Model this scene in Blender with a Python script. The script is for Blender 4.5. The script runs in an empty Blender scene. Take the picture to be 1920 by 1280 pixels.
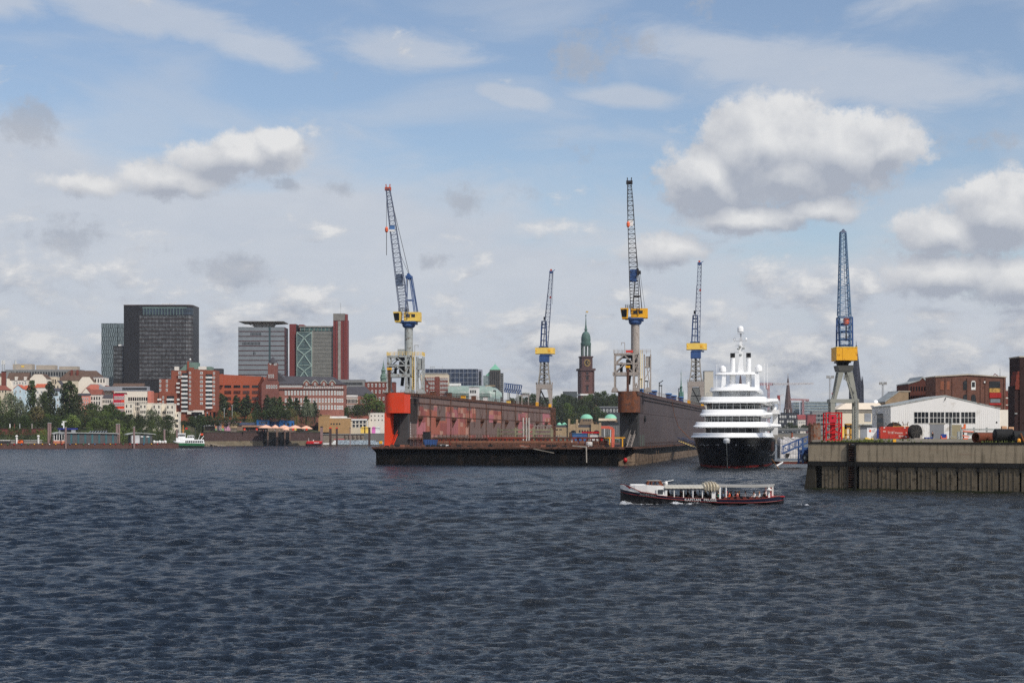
import bpy,bmesh,math,random
import numpy as np
from mathutils import Vector,Matrix
R = math.radians
D = bpy.data
SC = bpy.context.scene
COL = SC.collection
rnd = random.Random(7)

# ------------------------------------------------------------------ camera, exposure, sun, sky
F = 2900.0          # focal length in photo pixels (1920 wide)
CX,HY,EYE = 960.0,815.0,8.5
cam = D.cameras.new('camera'); cam_ob = D.objects.new('camera',cam); COL.objects.link(cam_ob)
cam.sensor_width = 36.0; cam.lens = 36.0 * F / 1920.0
cam.shift_y = (HY - 640.0) / 1920.0
cam.clip_start = 0.5; cam.clip_end = 30000
cam_ob.location = (0,0,EYE); cam_ob.rotation_euler = (R(90),0,0)
SC.camera = cam_ob
SC.view_settings.view_transform = 'Standard'; SC.view_settings.look = 'None'
SC.view_settings.exposure = 0.0; SC.view_settings.gamma = 1.0
SC.cycles.max_bounces = 5; SC.cycles.diffuse_bounces = 2; SC.cycles.glossy_bounces = 3
SC.cycles.transmission_bounces = 3; SC.cycles.volume_bounces = 0
SC.cycles.caustics_reflective = False; SC.cycles.caustics_refractive = False
SC.cycles.volume_step_rate = 10; SC.cycles.use_denoising = False; SC.cycles.sample_clamp_direct = 1.6; SC.cycles.sample_clamp_indirect = 1.6

SUN_EL,SUN_AZ = R(47),R(180 - 40)      # azimuth clockwise from +Y
sun_dir = Vector((math.sin(SUN_AZ) * math.cos(SUN_EL),math.cos(SUN_AZ) * math.cos(SUN_EL),math.sin(SUN_EL)))
sl = D.lights.new('sun','SUN'); sl.energy = 3.0; sl.angle = R(0.53); sl.color = (1.0,0.95,0.87)
so = D.objects.new('sun',sl); COL.objects.link(so)
so.rotation_euler = sun_dir.to_track_quat('Z','Y').to_euler(); so.location = (200,-200,300)

class NT:
 """small node-tree writer"""
 def __init__(s,tree): s.t = tree; s.n = tree.nodes; s.l = tree.links
 def put(s,sock,v):
  if v is None: return
  if isinstance(v,bpy.types.NodeSocket): s.l.new(v,sock)
  else: sock.default_value = v
 def node(s,typ,ins=None,**kw):
  n = s.n.new(typ)
  for k,v in kw.items(): setattr(n,k,v)
  for k,v in (ins or {}).items(): s.put(n.inputs[k],v)
  return n
 def m(s,op,a,b=None,c=None,clamp=False):
  n = s.node('ShaderNodeMath',operation=op,use_clamp=clamp)
  for i,v in enumerate((a,b,c)): s.put(n.inputs[i],v)
  return n.outputs[0]
 def vm(s,op,a,b=None):
  n = s.node('ShaderNodeVectorMath',operation=op)
  for i,v in enumerate((a,b)): s.put(n.inputs[i],v)
  return n.outputs[0]
 def noise(s,vec,scale,detail=4,rough=.55,lac=2.0,col=False,dist=0):
  n = s.node('ShaderNodeTexNoise',{'Vector': vec,'Scale': scale,'Detail': detail,'Roughness': rough,'Lacunarity': lac,'Distortion': dist})
  return n.outputs['Color' if col else 'Fac']
 def mapv(s,vec,loc=(0,0,0),scale=(1,1,1),rot=(0,0,0),typ='POINT'):
  n = s.node('ShaderNodeMapping',{'Vector': vec,'Location': loc,'Rotation': rot,'Scale': scale},vector_type=typ)
  return n.outputs[0]
 def ss(s,x,a,b):
  n = s.node('ShaderNodeMapRange',{'Value': x,'From Min': a,'From Max': b},interpolation_type='SMOOTHSTEP')
  return n.outputs[0]
 def lin(s,x,a,b,c=0.0,d=1.0):
  return s.node('ShaderNodeMapRange',{'Value': x,'From Min': a,'From Max': b,'To Min': c,'To Max': d}).outputs[0]
 def mix(s,f,a,b,blend='MIX'):
  n = s.node('ShaderNodeMix',data_type='RGBA',blend_type=blend)
  s.put(n.inputs[0],f); s.put(n.inputs[6],a); s.put(n.inputs[7],b)
  return n.outputs[2]
 def ramp(s,f,stops,interp='LINEAR'):
  n = s.node('ShaderNodeValToRGB'); s.put(n.inputs[0],f)
  cr = n.color_ramp; cr.interpolation = interp
  while len(cr.elements) < len(stops): cr.elements.new(0.5)
  for e,(p,c) in zip(cr.elements,stops): e.position = p; e.color = c if len(c) == 4 else (*c,1)
  return n.outputs[0]

def lin1(c):
 c /= 255.0
 return c / 12.92 if c <= .04045 else ((c + .055) / 1.055) ** 2.4
def C(r,g,b): return (lin1(r),lin1(g),lin1(b),1.0)

# --- the sky: a Nishita sky with cloud layers laid out by azimuth and elevation (units: 1000 px = 0.345 rad)
world = D.worlds.new('World'); SC.world = world; world.use_nodes = True
wt = world.node_tree; wt.nodes.clear(); W = NT(wt)
SKY_K = 0.132
sky = W.node('ShaderNodeTexSky',sky_type='NISHITA',sun_disc=False,sun_elevation=SUN_EL,sun_rotation=SUN_AZ,
             altitude=10,air_density=1.0,dust_density=1.2,ozone_density=2.2)
gen = W.node('ShaderNodeTexCoord').outputs['Generated']
sx = W.node('ShaderNodeSeparateXYZ',{0: gen})
az = W.m('MULTIPLY',W.m('ARCTAN2',sx.outputs[0],sx.outputs[1]),F / 1000)
el = W.m('MULTIPLY',W.m('ARCSINE',sx.outputs[2]),F / 1000)
P2 = W.node('ShaderNodeCombineXYZ',{0: az,1: el,2: 0.0}).outputs[0]

def blob_group():
 """cumulus density: soft ellipses,broken up by turbulence"""
 g = D.node_groups.new('cumulus_density','ShaderNodeTree')
 g.interface.new_socket('P',in_out='INPUT',socket_type='NodeSocketVector')
 g.interface.new_socket('D',in_out='OUTPUT',socket_type='NodeSocketFloat')
 g.interface.new_socket('S',in_out='OUTPUT',socket_type='NodeSocketFloat')
 g.interface.new_socket('F',in_out='OUTPUT',socket_type='NodeSocketFloat')
 g.interface.new_socket('K',in_out='OUTPUT',socket_type='NodeSocketFloat')
 n = NT(g); gi = g.nodes.new('NodeGroupInput'); go = g.nodes.new('NodeGroupOutput')
 p = gi.outputs[0]
 def blobs(lst,vec):
  acc = None
  for (px,py,rx,ry,k) in lst:
   mp = n.mapv(vec,loc=((px - CX) / 1000,(HY - py) / 1000,0),scale=(rx * 1.45 / 1000,ry * 1.45 / 1000,1),typ='TEXTURE')
   s = n.node('ShaderNodeTexGradient',{0: mp},gradient_type='SPHERICAL').outputs[1]
   s = n.m('MULTIPLY',s,k)
   acc = s if acc is None else n.m('MAXIMUM',acc,s)
  return acc
 wv = n.noise(p,7.0,8,.64,col=True)
 wv = n.vm('SUBTRACT',wv,(.5,.5,.5))
 wv = n.vm('MULTIPLY',wv,(.095,.08,0))
 pw = n.vm('ADD',p,wv)
 hero = [(1435,292,138,90,1.35),(1560,302,135,70,1.2),(1325,335,88,68,1.3),(1650,305,70,42,.9),(1465,335,205,60,1.05),
   (1400,415,125,36,.95),(1530,400,100,30,.8),(1250,470,100,34,.7),
   (450,305,120,42,.95),(520,285,55,40,.9),(350,345,150,38,.72),(190,360,120,26,.62),
   (1850,415,100,60,1.2),(1765,450,102,44,.95),(1760,520,120,44,.95),(1880,540,105,46,.9)]
 frac = [(80,268,85,38,.62),(110,250,50,28,.6),(640,352,45,20,.55),(865,370,55,42,.5),(815,485,38,17,.55),(1085,115,75,55,.55),
   (1120,90,95,40,.4),(1320,30,30,50,.4),(1790,295,100,22,.42),(545,360,40,18,.5),(950,365,60,18,.4),(1075,290,55,40,.35),(1215,95,40,40,.45),
   (1905,40,30,60,.55),(440,515,80,36,.8),(150,460,90,45,.6)]
 h = blobs(hero,pw)
 f = blobs(frac,pw)
 # low cloud deck near the horizon: broken fBm, denser towards the horizon
 ps = n.mapv(p,loc=(3.7,1.3,0),scale=(1,1.9,1))
 base = n.noise(ps,6.2,10,.60,dist=.2)
 sep = n.node('ShaderNodeSeparateXYZ',{0: p})
 cover = n.lin(sep.outputs[1],.05,.46,.15,-.13)
 hi = n.ss(sep.outputs[1],1.6,2.4)
 deck = n.m('ADD',n.m('SUBTRACT',base,.47),cover)
 deck = n.m('MULTIPLY',n.m('ADD',deck,n.m('MULTIPLY',n.m('SUBTRACT',n.noise(ps,16.0,6,.6),.5),.12)),4.6)
 highd = n.m('MULTIPLY',n.m('SUBTRACT',n.noise(ps,1.0,6,.55),.54),4.0)
 deck = n.m('MAXIMUM',deck,n.m('MULTIPLY',highd,hi))
 det = n.noise(p,13.0,10,.70)
 h2 = n.m('ADD',h,n.m('MULTIPLY',n.m('SUBTRACT',det,.5),.95))
 hd = n.ss(h2,.17,.45)
 fd = n.m('MULTIPLY',n.ss(n.m('ADD',f,n.m('MULTIPLY',n.m('SUBTRACT',det,.5),1.5)),.16,.55),.9)
 dd = n.ss(deck,.0,.8)
 out = n.m('MAXIMUM',hd,dd)
 g.links.new(fd,go.inputs[2]); g.links.new(n.m('SUBTRACT',dd,hd,clamp=True),go.inputs[3])
 g.links.new(out,go.inputs[0])
 # "thickness" used for shading
 hs = n.m('ADD',h,n.m('MULTIPLY',n.m('SUBTRACT',n.noise(p,11.0,3,.5),.5),.42))
 th = n.m('MAXIMUM',n.m('MULTIPLY',hs,1.9),n.m('MULTIPLY',deck,1.15))
 g.links.new(th,go.inputs[1])
 return g
bg = blob_group()
c0 = W.node('ShaderNodeGroup',node_tree=bg,ins={0: P2})
P2b = W.vm('ADD',P2,(.012,.030,0))
c1 = W.node('ShaderNodeGroup',node_tree=bg,ins={0: P2b})
lit = W.m('SUBTRACT',c0.outputs[1],c1.outputs[1])
lit = W.lin(lit,-.5,.75)
elv = W.lin(el,.05,.30)

# thin high veil: whitish south-west of a diagonal line, streaks of cirrus above it
dl = W.m('SUBTRACT',el,W.m('MULTIPLY_ADD',az,-.16,.44))
Pst = W.mapv(P2,scale=(1.0,2.6,1),rot=(0,0,R(12)))
veil_n = W.noise(Pst,2.6,7,.55,dist=.4)
veil = W.ss(W.m('SUBTRACT',W.m('MULTIPLY',W.m('SUBTRACT',veil_n,.5),.45),dl),-.08,.10)
veil = W.m('MULTIPLY',veil,.93)
cir = W.noise(W.mapv(P2,loc=(.3,.1,0),scale=(.9,3.0,1),rot=(0,0,R(17))),2.2,8,.52,dist=.5)
cir = W.m('MULTIPLY',W.ss(cir,.45,.66),.76)
strk = None
for (px,py,rx,ry,rot,q) in ((300,70,330,52,-9,1),(470,110,190,40,-14,.9),(760,105,200,62,-8,.95),(960,190,130,30,-14,1),(1190,195,170,34,-4,.95),(1560,165,480,85,-7,1),(1330,110,200,60,-10,.8),(1700,40,190,40,14,.7),(40,60,120,45,0,.8)):
 mp = W.mapv(P2,loc=((px - CX) / 1000,(HY - py) / 1000,0),scale=(rx / 1000,ry / 1000,1),rot=(0,0,R(rot)),typ='TEXTURE')
 g_ = W.m('MULTIPLY',W.node('ShaderNodeTexGradient',{0: mp},gradient_type='SPHERICAL').outputs[1],q)
 strk = g_ if strk is None else W.m('MAXIMUM',strk,g_)
sn = W.noise(W.mapv(P2,scale=(1.0,2.4,1),rot=(0,0,R(14))),5.5,9,.62,dist=.6)
strk = W.m('MULTIPLY',W.ss(W.m('ADD',strk,W.m('MULTIPLY',W.m('SUBTRACT',sn,.5),1.15)),.08,.64),.68)
veil = W.m('MAXIMUM',veil,W.m('MAXIMUM',W.m('MULTIPLY',cir,.55),strk))
vn2 = W.noise(Pst,5.0,6,.6)
veilc = W.mix(vn2,C(184,193,207),C(211,214,220))

skyc = W.mix(1.0,sky.outputs[0],(SKY_K * 1.04,SKY_K * .975,SKY_K * .945,1),'MULTIPLY')
big = W.noise(P2,12.0,9,.66)
white = W.mix(elv,C(216,216,216),C(230,230,230))
grey = W.mix(elv,C(156,164,179),C(170,176,188))
lit = W.m('SUBTRACT',W.m('ADD',lit,W.m('MULTIPLY',W.m('SUBTRACT',big,.5),.62)),W.m('MULTIPLY_ADD',c0.outputs[3],.03,.02),clamp=True)
cloudc = W.mix(lit,grey,white)
col = W.mix(veil,skyc,veilc)
col = W.mix(W.m('MULTIPLY',c0.outputs[0],.95),col,cloudc)
col = W.mix(W.m('MULTIPLY',c0.outputs[2],.75),col,W.mix(W.m('MULTIPLY',lit,.6),C(158,166,180),C(206,206,208)))
bgn = W.node('ShaderNodeBackground',{'Color': col,'Strength': 1.0})
wo = W.node('ShaderNodeOutputWorld',{0: bgn.outputs[0]})
world.cycles.sampling_method = 'MANUAL'; world.cycles.sample_map_resolution = 512

# ------------------------------------------------------------------ materials
MATS = {}
def pmat(name):
 m = D.materials.new(name); m.use_nodes = True
 t = m.node_tree; t.nodes.clear(); n = NT(t)
 b = n.node('ShaderNodeBsdfPrincipled'); o = n.node('ShaderNodeOutputMaterial',{0: b.outputs[0]})
 return m,n,b
def mat(name,col,rough=.75,metal=0.0,var=.18,scale=.35,col2=None,amt=.5,streak=0.0,bump=0.0,spec=.3,coat=0):
 """painted / mineral surface: base colour broken by noise,an optional second colour in patches,vertical streaks"""
 if name in MATS: return MATS[name]
 m,n,b = pmat(name)
 co = n.node('ShaderNodeTexCoord').outputs['Object']
 n1 = n.noise(co,scale,6,.6)
 lo = tuple(c * (1 - var) for c in col[:3]) + (1,); hi = tuple(min(1,c * (1 + var)) for c in col[:3]) + (1,)
 c = n.mix(n.ss(n1,.3,.7),lo,hi)
 if col2:
  n2 = n.noise(co,scale * 2.3,7,.65,dist=.3)
  c = n.mix(n.ss(n2,.62 - .3 * amt,.72 - .3 * amt),c,col2)
 if streak:
  n3 = n.noise(n.mapv(co,scale=(1.6,1.6,.07)),scale * 2.5,5,.6)
  c = n.mix(n.m('MULTIPLY',n.ss(n3,.45,.75),streak),c,(col2 or tuple(x * .35 for x in col[:3]) + (1,)))
 n.put(b.inputs['Base Color'],c)
 b.inputs['Roughness'].default_value = rough; b.inputs['Metallic'].default_value = metal
 b.inputs['Specular IOR Level'].default_value = spec
 if coat: b.inputs['Coat Weight'].default_value = coat
 if bump:
  bn = n.node('ShaderNodeBump',{'Strength': bump,'Distance': .1,'Height': n.noise(co,scale * 8,4)})
  n.put(b.inputs['Normal'],bn.outputs[0])
 MATS[name] = m
 return m
def glassmat(name,col,rough=.12,var=.5,scale=.25):
 if name in MATS: return MATS[name]
 m,n,b = pmat(name)
 co = n.node('ShaderNodeTexCoord').outputs['Object']
 wn = n.node('ShaderNodeTexWhiteNoise',{'Vector': n.vm('SNAP',co,(2.0,2.0,2.0))},noise_dimensions='3D').outputs[0]
 lo = tuple(c * (1 - var) for c in col[:3]) + (1,); hi = tuple(min(1,c * (1 + var)) for c in col[:3]) + (1,)
 n.put(b.inputs['Base Color'],n.mix(wn,lo,hi))
 b.inputs['Roughness'].default_value = rough; b.inputs['Specular IOR Level'].default_value = .6
 MATS[name] = m
 return m

# ------------------------------------------------------------------ mesh writer
class MB:
 def __init__(s,k=1.0): s.v = []; s.f = []; s.mi = []; s.k = k
 def add(s,vs,fs,m=0):
  o = len(s.v); s.v += [tuple(v) for v in vs]
  s.f += [tuple(i + o for i in f) for f in fs]; s.mi += [m] * len(fs)
  return s
 def box(s,x0,x1,y0,y1,z0,z1,m=0):
  return s.add([(x0,y0,z0),(x1,y0,z0),(x1,y1,z0),(x0,y1,z0),(x0,y0,z1),(x1,y0,z1),(x1,y1,z1),(x0,y1,z1)],
                     [(3,2,1,0),(4,5,6,7),(0,1,5,4),(1,2,6,5),(2,3,7,6),(3,0,4,7)],m)
 def bar(s,p,q,w,h=None,m=0):
  p = Vector(p); q = Vector(q); d = q - p
  if d.length < 1e-6: return s
  d.normalize(); up = Vector((0,0,1)) if abs(d.z) < .95 else Vector((0,1,0))
  a = d.cross(up).normalized() * (w / 2); b = a.cross(d).normalized() * ((h or w) / 2)
  vs = [p - a - b,p + a - b,p + a + b,p - a + b,q - a - b,q + a - b,q + a + b,q - a + b]
  return s.add(vs,[(0,1,2,3),(7,6,5,4),(0,4,5,1),(1,5,6,2),(2,6,7,3),(3,7,4,0)],m)
 def path(s,pts,w,m=0):
  for a,b in zip(pts,pts[1:]): s.bar(a,b,w,m=m)
  return s
 def tube(s,p,q,r0,r1=None,n=10,m=0,cap=True):
  r1 = r0 if r1 is None else r1
  p = Vector(p); q = Vector(q); d = (q - p).normalized(); up = Vector((0,0,1)) if abs(d.z) < .95 else Vector((0,1,0))
  a = d.cross(up).normalized(); b = a.cross(d).normalized(); vs = []
  for c,r in ((p,r0),(q,r1)):
   for i in range(n):
    t = 2 * math.pi * i / n; vs.append(c + (a * math.cos(t) + b * math.sin(t)) * r)
  fs = [(i,(i + 1) % n,n + (i + 1) % n,n + i) for i in range(n)]
  if cap: fs += [tuple(range(n))[::-1],tuple(range(n,2 * n))]
  return s.add(vs,fs,m)
 def lathe(s,prof,cx=0,cy=0,n=16,m=0,z0=0):
  vs = []
  for r,z in prof:
   for i in range(n):
    t = 2 * math.pi * (i + .5) / n; vs.append((cx + r * math.cos(t),cy + r * math.sin(t),z0 + z))
  fs = []
  for j in range(len(prof) - 1):
   for i in range(n): fs.append((j * n + i,j * n + (i + 1) % n,(j + 1) * n + (i + 1) % n,(j + 1) * n + i))
  fs.append(tuple(range(n))[::-1]); k = (len(prof) - 1) * n; fs.append(tuple(range(k,k + n)))
  return s.add(vs,fs,m)
 def loft(s,rings,m=0,cap=True,closed=True,bands=None):
  n = len(rings[0]); vs = [p for r in rings for p in r]; o = len(s.v); s.v += [tuple(v) for v in vs]
  for j in range(len(rings) - 1):
   for i in range(n if closed else n - 1):
    s.f.append((o + j * n + i,o + j * n + (i + 1) % n,o + (j + 1) * n + (i + 1) % n,o + (j + 1) * n + i))
    s.mi.append(bands[i] if bands else m)
  if cap:
   s.f.append(tuple(o + i for i in range(n))[::-1]); s.mi.append(m)
   k = (len(rings) - 1) * n; s.f.append(tuple(o + k + i for i in range(n))); s.mi.append(m)
  return s
 def prism(s,poly,ax,a,b,m=0):
  def P(u,w,t): return {'y': (u,t,w),'x': (t,u,w),'z': (u,w,t)}[ax]
  return s.loft([[P(u,w,a) for u,w in poly],[P(u,w,b) for u,w in poly]],m)
 def build(s,name,mats,parent=None,smooth=False,label=None,loc=None,raw=False):
  me = D.meshes.new(name); k = s.k
  me.from_pydata([(v[0] * k,v[1] * k,v[2] * k) for v in s.v] if k != 1 else s.v,[],s.f)
  mats = mats if isinstance(mats,(list,tuple)) else [mats]
  for mm in mats: me.materials.append(mm)
  me.polygons.foreach_set('material_index',s.mi)
  if not raw:
   bm = bmesh.new(); bm.from_mesh(me); bmesh.ops.recalc_face_normals(bm,faces=bm.faces); bm.to_mesh(me); bm.free()
  if smooth:
   me.polygons.foreach_set('use_smooth',[True] * len(me.polygons))
   try: me.set_sharp_from_angle(angle=R(40))
   except Exception: pass
  ob = D.objects.new(name,me); COL.objects.link(ob)
  if parent: ob.parent = parent
  if loc: ob.location = loc
  if label: ob['label'] = label
  return ob

def lattice(mb,p0,p1,w0,w1,n,t,m=0,d0=None,d1=None,diag=True,tc=None):
 """square lattice boom: four chords,rungs and diagonals"""
 p0 = Vector(p0); p1 = Vector(p1); d = (p1 - p0).normalized()
 a = d.cross(Vector((0,1,0))); a = a.normalized() if a.length > .05 else Vector((1,0,0)); b = a.cross(d).normalized()
 d0 = w0 if d0 is None else d0; d1 = w1 if d1 is None else d1; tc = tc or t
 def cor(f):
  c = p0.lerp(p1,f); w = (w0 + (w1 - w0) * f) / 2; h = (d0 + (d1 - d0) * f) / 2
  return [c - a * w - b * h,c + a * w - b * h,c + a * w + b * h,c - a * w + b * h]
 prev = cor(0)
 for i in range(4): mb.bar(prev[i],prev[(i + 1) % 4],t,m=m)
 for k in range(n):
  cur = cor((k + 1) / n)
  for i in range(4):
   mb.bar(prev[i],cur[i],tc,m=m); mb.bar(cur[i],cur[(i + 1) % 4],t,m=m)
   if diag:
    if (k + i) % 2: mb.bar(prev[i],cur[(i + 1) % 4],t * .8,m=m)
    else: mb.bar(prev[(i + 1) % 4],cur[i],t * .8,m=m)
  prev = cur
 return mb

USED = {}
def tag(o,label=None,cat=None,group=None,kind=None):
 if label:
  o['label'] = label; USED.setdefault(label,[]).append(o)
 if cat: o['category'] = cat
 if group: o['group'] = group
 if kind: o['kind'] = kind
 return o
def thing(name,label,cat,loc=(0,0,0),rz=0.0,group=None):
 o = D.objects.new(name,None); COL.objects.link(o); o.empty_display_size = 1
 o.location = loc; o.rotation_euler = (0,0,rz)
 return tag(o,label,cat,group)
def copy_tree(o,parent=None):
 c = o.copy(); COL.objects.link(c)
 if parent: c.parent = parent
 for ch in o.children: copy_tree(ch,c)
 return c
def at(px,py,Y): return Vector(((px - CX) * Y / F,Y,EYE + (HY - py) * Y / F))

# ------------------------------------------------------------------ water
def water_mat():
 m,n,b = pmat('river_water')
 co = n.node('ShaderNodeTexCoord').outputs['Object']
 sx_ = n.node('ShaderNodeSeparateXYZ',{0: co}); murk = n.m('ADD',n.m('MULTIPLY',n.noise(co,.012,3),.7),n.lin(sx_.outputs[0],-60,110,0,.4))
 n.put(b.inputs['Base Color'],n.mix(n.ss(murk,.35,.65),(.008,.015,.026,1),(.018,.020,.020,1)))
 b.inputs['IOR'].default_value = 1.333
 b.inputs['Specular IOR Level'].default_value = .5
 lost = n.node('ShaderNodeAttribute',attribute_name='chop').outputs['Fac']
 n.put(b.inputs['Roughness'],n.lin(lost,.3,1,.05,.22))
 w0 = n.noise(n.mapv(co,scale=(.55,1.0,1),rot=(0,0,R(14))),.85,4,.6,dist=.3)
 w1 = n.noise(n.mapv(co,scale=(.8,1.5,1),rot=(0,0,R(25))),2.6,4,.6,dist=.3)
 w2 = n.noise(n.mapv(co,scale=(1,1.6,1),rot=(0,0,R(-12))),9.0,3,.6)
 gust = n.lin(n.noise(n.mapv(co,scale=(.5,1,1)),.03,4,.6),.3,.7,.5,1.35)
 b0 = n.node('ShaderNodeBump',{'Strength': n.m('MULTIPLY',lost,gust),'Distance': 1.1,'Height': w0})
 b1 = n.node('ShaderNodeBump',{'Strength': n.m('MULTIPLY',gust,.8),'Distance': .40,'Height': w1,'Normal': b0.outputs[0]})
 b2 = n.node('ShaderNodeBump',{'Strength': .6,'Distance': .085,'Height': w2,'Normal': b1.outputs[0]})
 n.put(b.inputs['Normal'],b2.outputs[0])
 return m
def build_water():
 rs = np.random.RandomState(5)
 ys = [44.0]
 while ys[-1] < 1150: ys.append(ys[-1] + .09 * (ys[-1] / 50) ** 1.27)
 ys = np.array(ys); nx = 860
 u = np.linspace(-.44,.44,nx)
 Y = np.repeat(ys[:,None],nx,1); X = (Y + 24) * u[None,:]
 gx = (ys + 24) * (u[1] - u[0]); gy = np.gradient(ys); g = np.maximum(gx,gy)[:,None]
 Y = Y.astype(np.float32); X = X.astype(np.float32)
 Z = np.zeros_like(X); DX = np.zeros_like(X); DY = np.zeros_like(X)
 wind = R(-80); lost = np.zeros(len(ys)); tot = 0
 for i in range(170):
  lam = .24 * (6.0 / .24) ** rs.rand()
  th = wind + rs.randn() * .50
  k = 2 * math.pi / lam; kx,ky = k * math.cos(th),k * math.sin(th)
  slope = .060 * (1 if lam > .5 else (lam / .5) ** .2) * (1 if lam < .7 else (.7 / lam) ** .72) * (.55 + .9 * rs.rand())
  amp = slope / k
  ph = rs.rand() * 6.283
  lod = np.clip((lam / g - 2.2) / 2.5,0,1)
  tot += slope ** 2; lost += slope ** 2 * (1 - lod[:,0] ** 2)
  if lod.max() <= 0: continue
  r1 = lod[:,0] > 0; xs = X[r1]; yy = Y[r1]
  # wave groups: each component swells and fades over some metres
  gp = .55 + .45 * np.sin(xs * np.float32(.16 * math.cos(ph)) + yy * np.float32(.09 * math.sin(ph * 3)) + np.float32(ph * 5))
  a = amp * lod[r1] * gp
  arg = np.float32(kx) * xs + np.float32(ky) * yy + np.float32(ph)
  sn = np.sin(arg); Z[r1] += a * np.cos(arg); DX[r1] -= a * .35 * math.cos(th) * sn; DY[r1] -= a * .35 * math.sin(th) * sn
 lost = lost / tot; boost = (np.clip(1 / np.sqrt(np.maximum(1 - lost,.02)),1,3.6))[:,None]
 Z *= boost; lost = np.sqrt(lost)
 for i in range(14):
  lam = 6 + 9 * rs.rand(); th = wind + rs.randn() * .35; k = 2 * math.pi / lam; ph = rs.rand() * 6.283
  Z += np.float32(.010 / k) * np.cos(np.float32(k * math.cos(th)) * X + np.float32(k * math.sin(th)) * Y + np.float32(ph))
 ny = len(ys)
 V = np.stack([X + DX,Y + DY,Z],-1).reshape(-1,3)
 idx = np.arange(ny * nx).reshape(ny,nx)
 Q = np.stack([idx[:-1,:-1],idx[:-1,1:],idx[1:,1:],idx[1:,:-1]],-1).reshape(-1,4)
 # calm outer sheet, a little lower, reaching the horizon on every side
 ext = np.array([(-5500,-900,-.45),(5500,-900,-.45),(5500,8200,-.45),(-5500,8200,-.45)])
 # far surface beyond the waves
 far = np.array([(-800,1140,-.02),(800,1140,-.02),(2600,6000,-.02),(-2600,6000,-.02)])
 o = len(V); V = np.vstack([V,ext,far])
 Q = np.vstack([Q,[[o,o + 1,o + 2,o + 3]],[[o + 4,o + 5,o + 6,o + 7]]])
 me = D.meshes.new('water'); me.vertices.add(len(V)); me.vertices.foreach_set('co',V.ravel())
 me.loops.add(Q.size); me.loops.foreach_set('vertex_index',Q.ravel().astype(np.int32))
 me.polygons.add(len(Q)); me.polygons.foreach_set('loop_start',np.arange(0,Q.size,4,dtype=np.int32))
 try: me.polygons.foreach_set('loop_total',np.full(len(Q),4,np.int32))
 except Exception: pass
 me.update(calc_edges=True); me.validate()
 me.polygons.foreach_set('use_smooth',np.ones(len(Q),bool))
 at_ = me.attributes.new('chop','FLOAT','POINT')
 at_.data.foreach_set('value',np.concatenate([np.repeat(lost,nx),np.ones(8)]).astype(np.float32))
 me.materials.append(water_mat())
 ob = D.objects.new('water',me); COL.objects.link(ob); ob['kind'] = 'structure'
 return ob
build_water()

# ------------------------------------------------------------------ shared materials
M = {}
M['white'] = mat('white_paint',C(232,231,226),.55,var=.05,scale=.2,col2=C(206,200,188),amt=.25)
M['yacht_white'] = mat('gloss_white',C(246,246,244),.25,var=.02,scale=.1,spec=.5)
M['black'] = mat('black_paint',(.006,.006,.006,1),.6,var=.3,scale=.15,col2=(.018,.013,.010,1),amt=.3,streak=.4,spec=.08)
M['dark'] = mat('dark_steel',(.022,.022,.023,1),.6,var=.3)
M['grey'] = mat('grey_paint',C(165,169,166),.6,var=.08,scale=.5,col2=C(120,110,98),amt=.3)
M['paleg'] = mat('pale_worn_paint',C(168,160,152),.7,var=.12,scale=1.4,col2=C(132,112,100),amt=.3,streak=.3)
M['blue'] = mat('blue_paint',C(58,88,138),.5,var=.15,scale=.4)
M['lblue'] = mat('light_blue_paint',C(74,116,168),.5,var=.12,scale=.4)
M['ltblue'] = mat('faded_blue_lattice',C(112,142,172),.55,var=.12,scale=.4)
M['jibblue'] = mat('grey_blue_lattice',C(104,112,132),.55,var=.12,scale=.4)
M['yellow'] = mat('yellow_paint',C(244,206,100),.5,var=.06,scale=.4,col2=C(190,140,50),amt=.15)
M['deepyellow'] = mat('deep_yellow_paint',C(244,178,42),.5,var=.05,scale=.4,col2=C(190,120,30),amt=.15)
M['orange'] = mat('orange_red_paint',C(228,70,36),.5,var=.06,scale=.3,col2=C(176,82,52),amt=.12,streak=.10)
M['brightred'] = mat('bright_red_paint',C(196,24,30),.45,var=.08)
M['rust'] = mat('rusty_steel',C(108,74,60),.85,var=.3,scale=.5,col2=C(78,58,48),amt=.5,streak=.5)
M['rustor'] = mat('orange_rust',C(126,76,50),.8,var=.2,scale=.4,col2=C(96,66,54),amt=.5,streak=.6)
M['tan'] = mat('tan_boot_top',C(122,104,86),.8,var=.2,scale=.3,col2=C(70,56,46),amt=.4,streak=.3)
M['jibblack'] = mat('black_lattice',C(48,44,46),.6,var=.2)
M['glass'] = glassmat('dark_glass',(.012,.014,.017,1))
M['cable'] = mat('steel_cable',(.06,.06,.06,1),.6)

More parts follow.
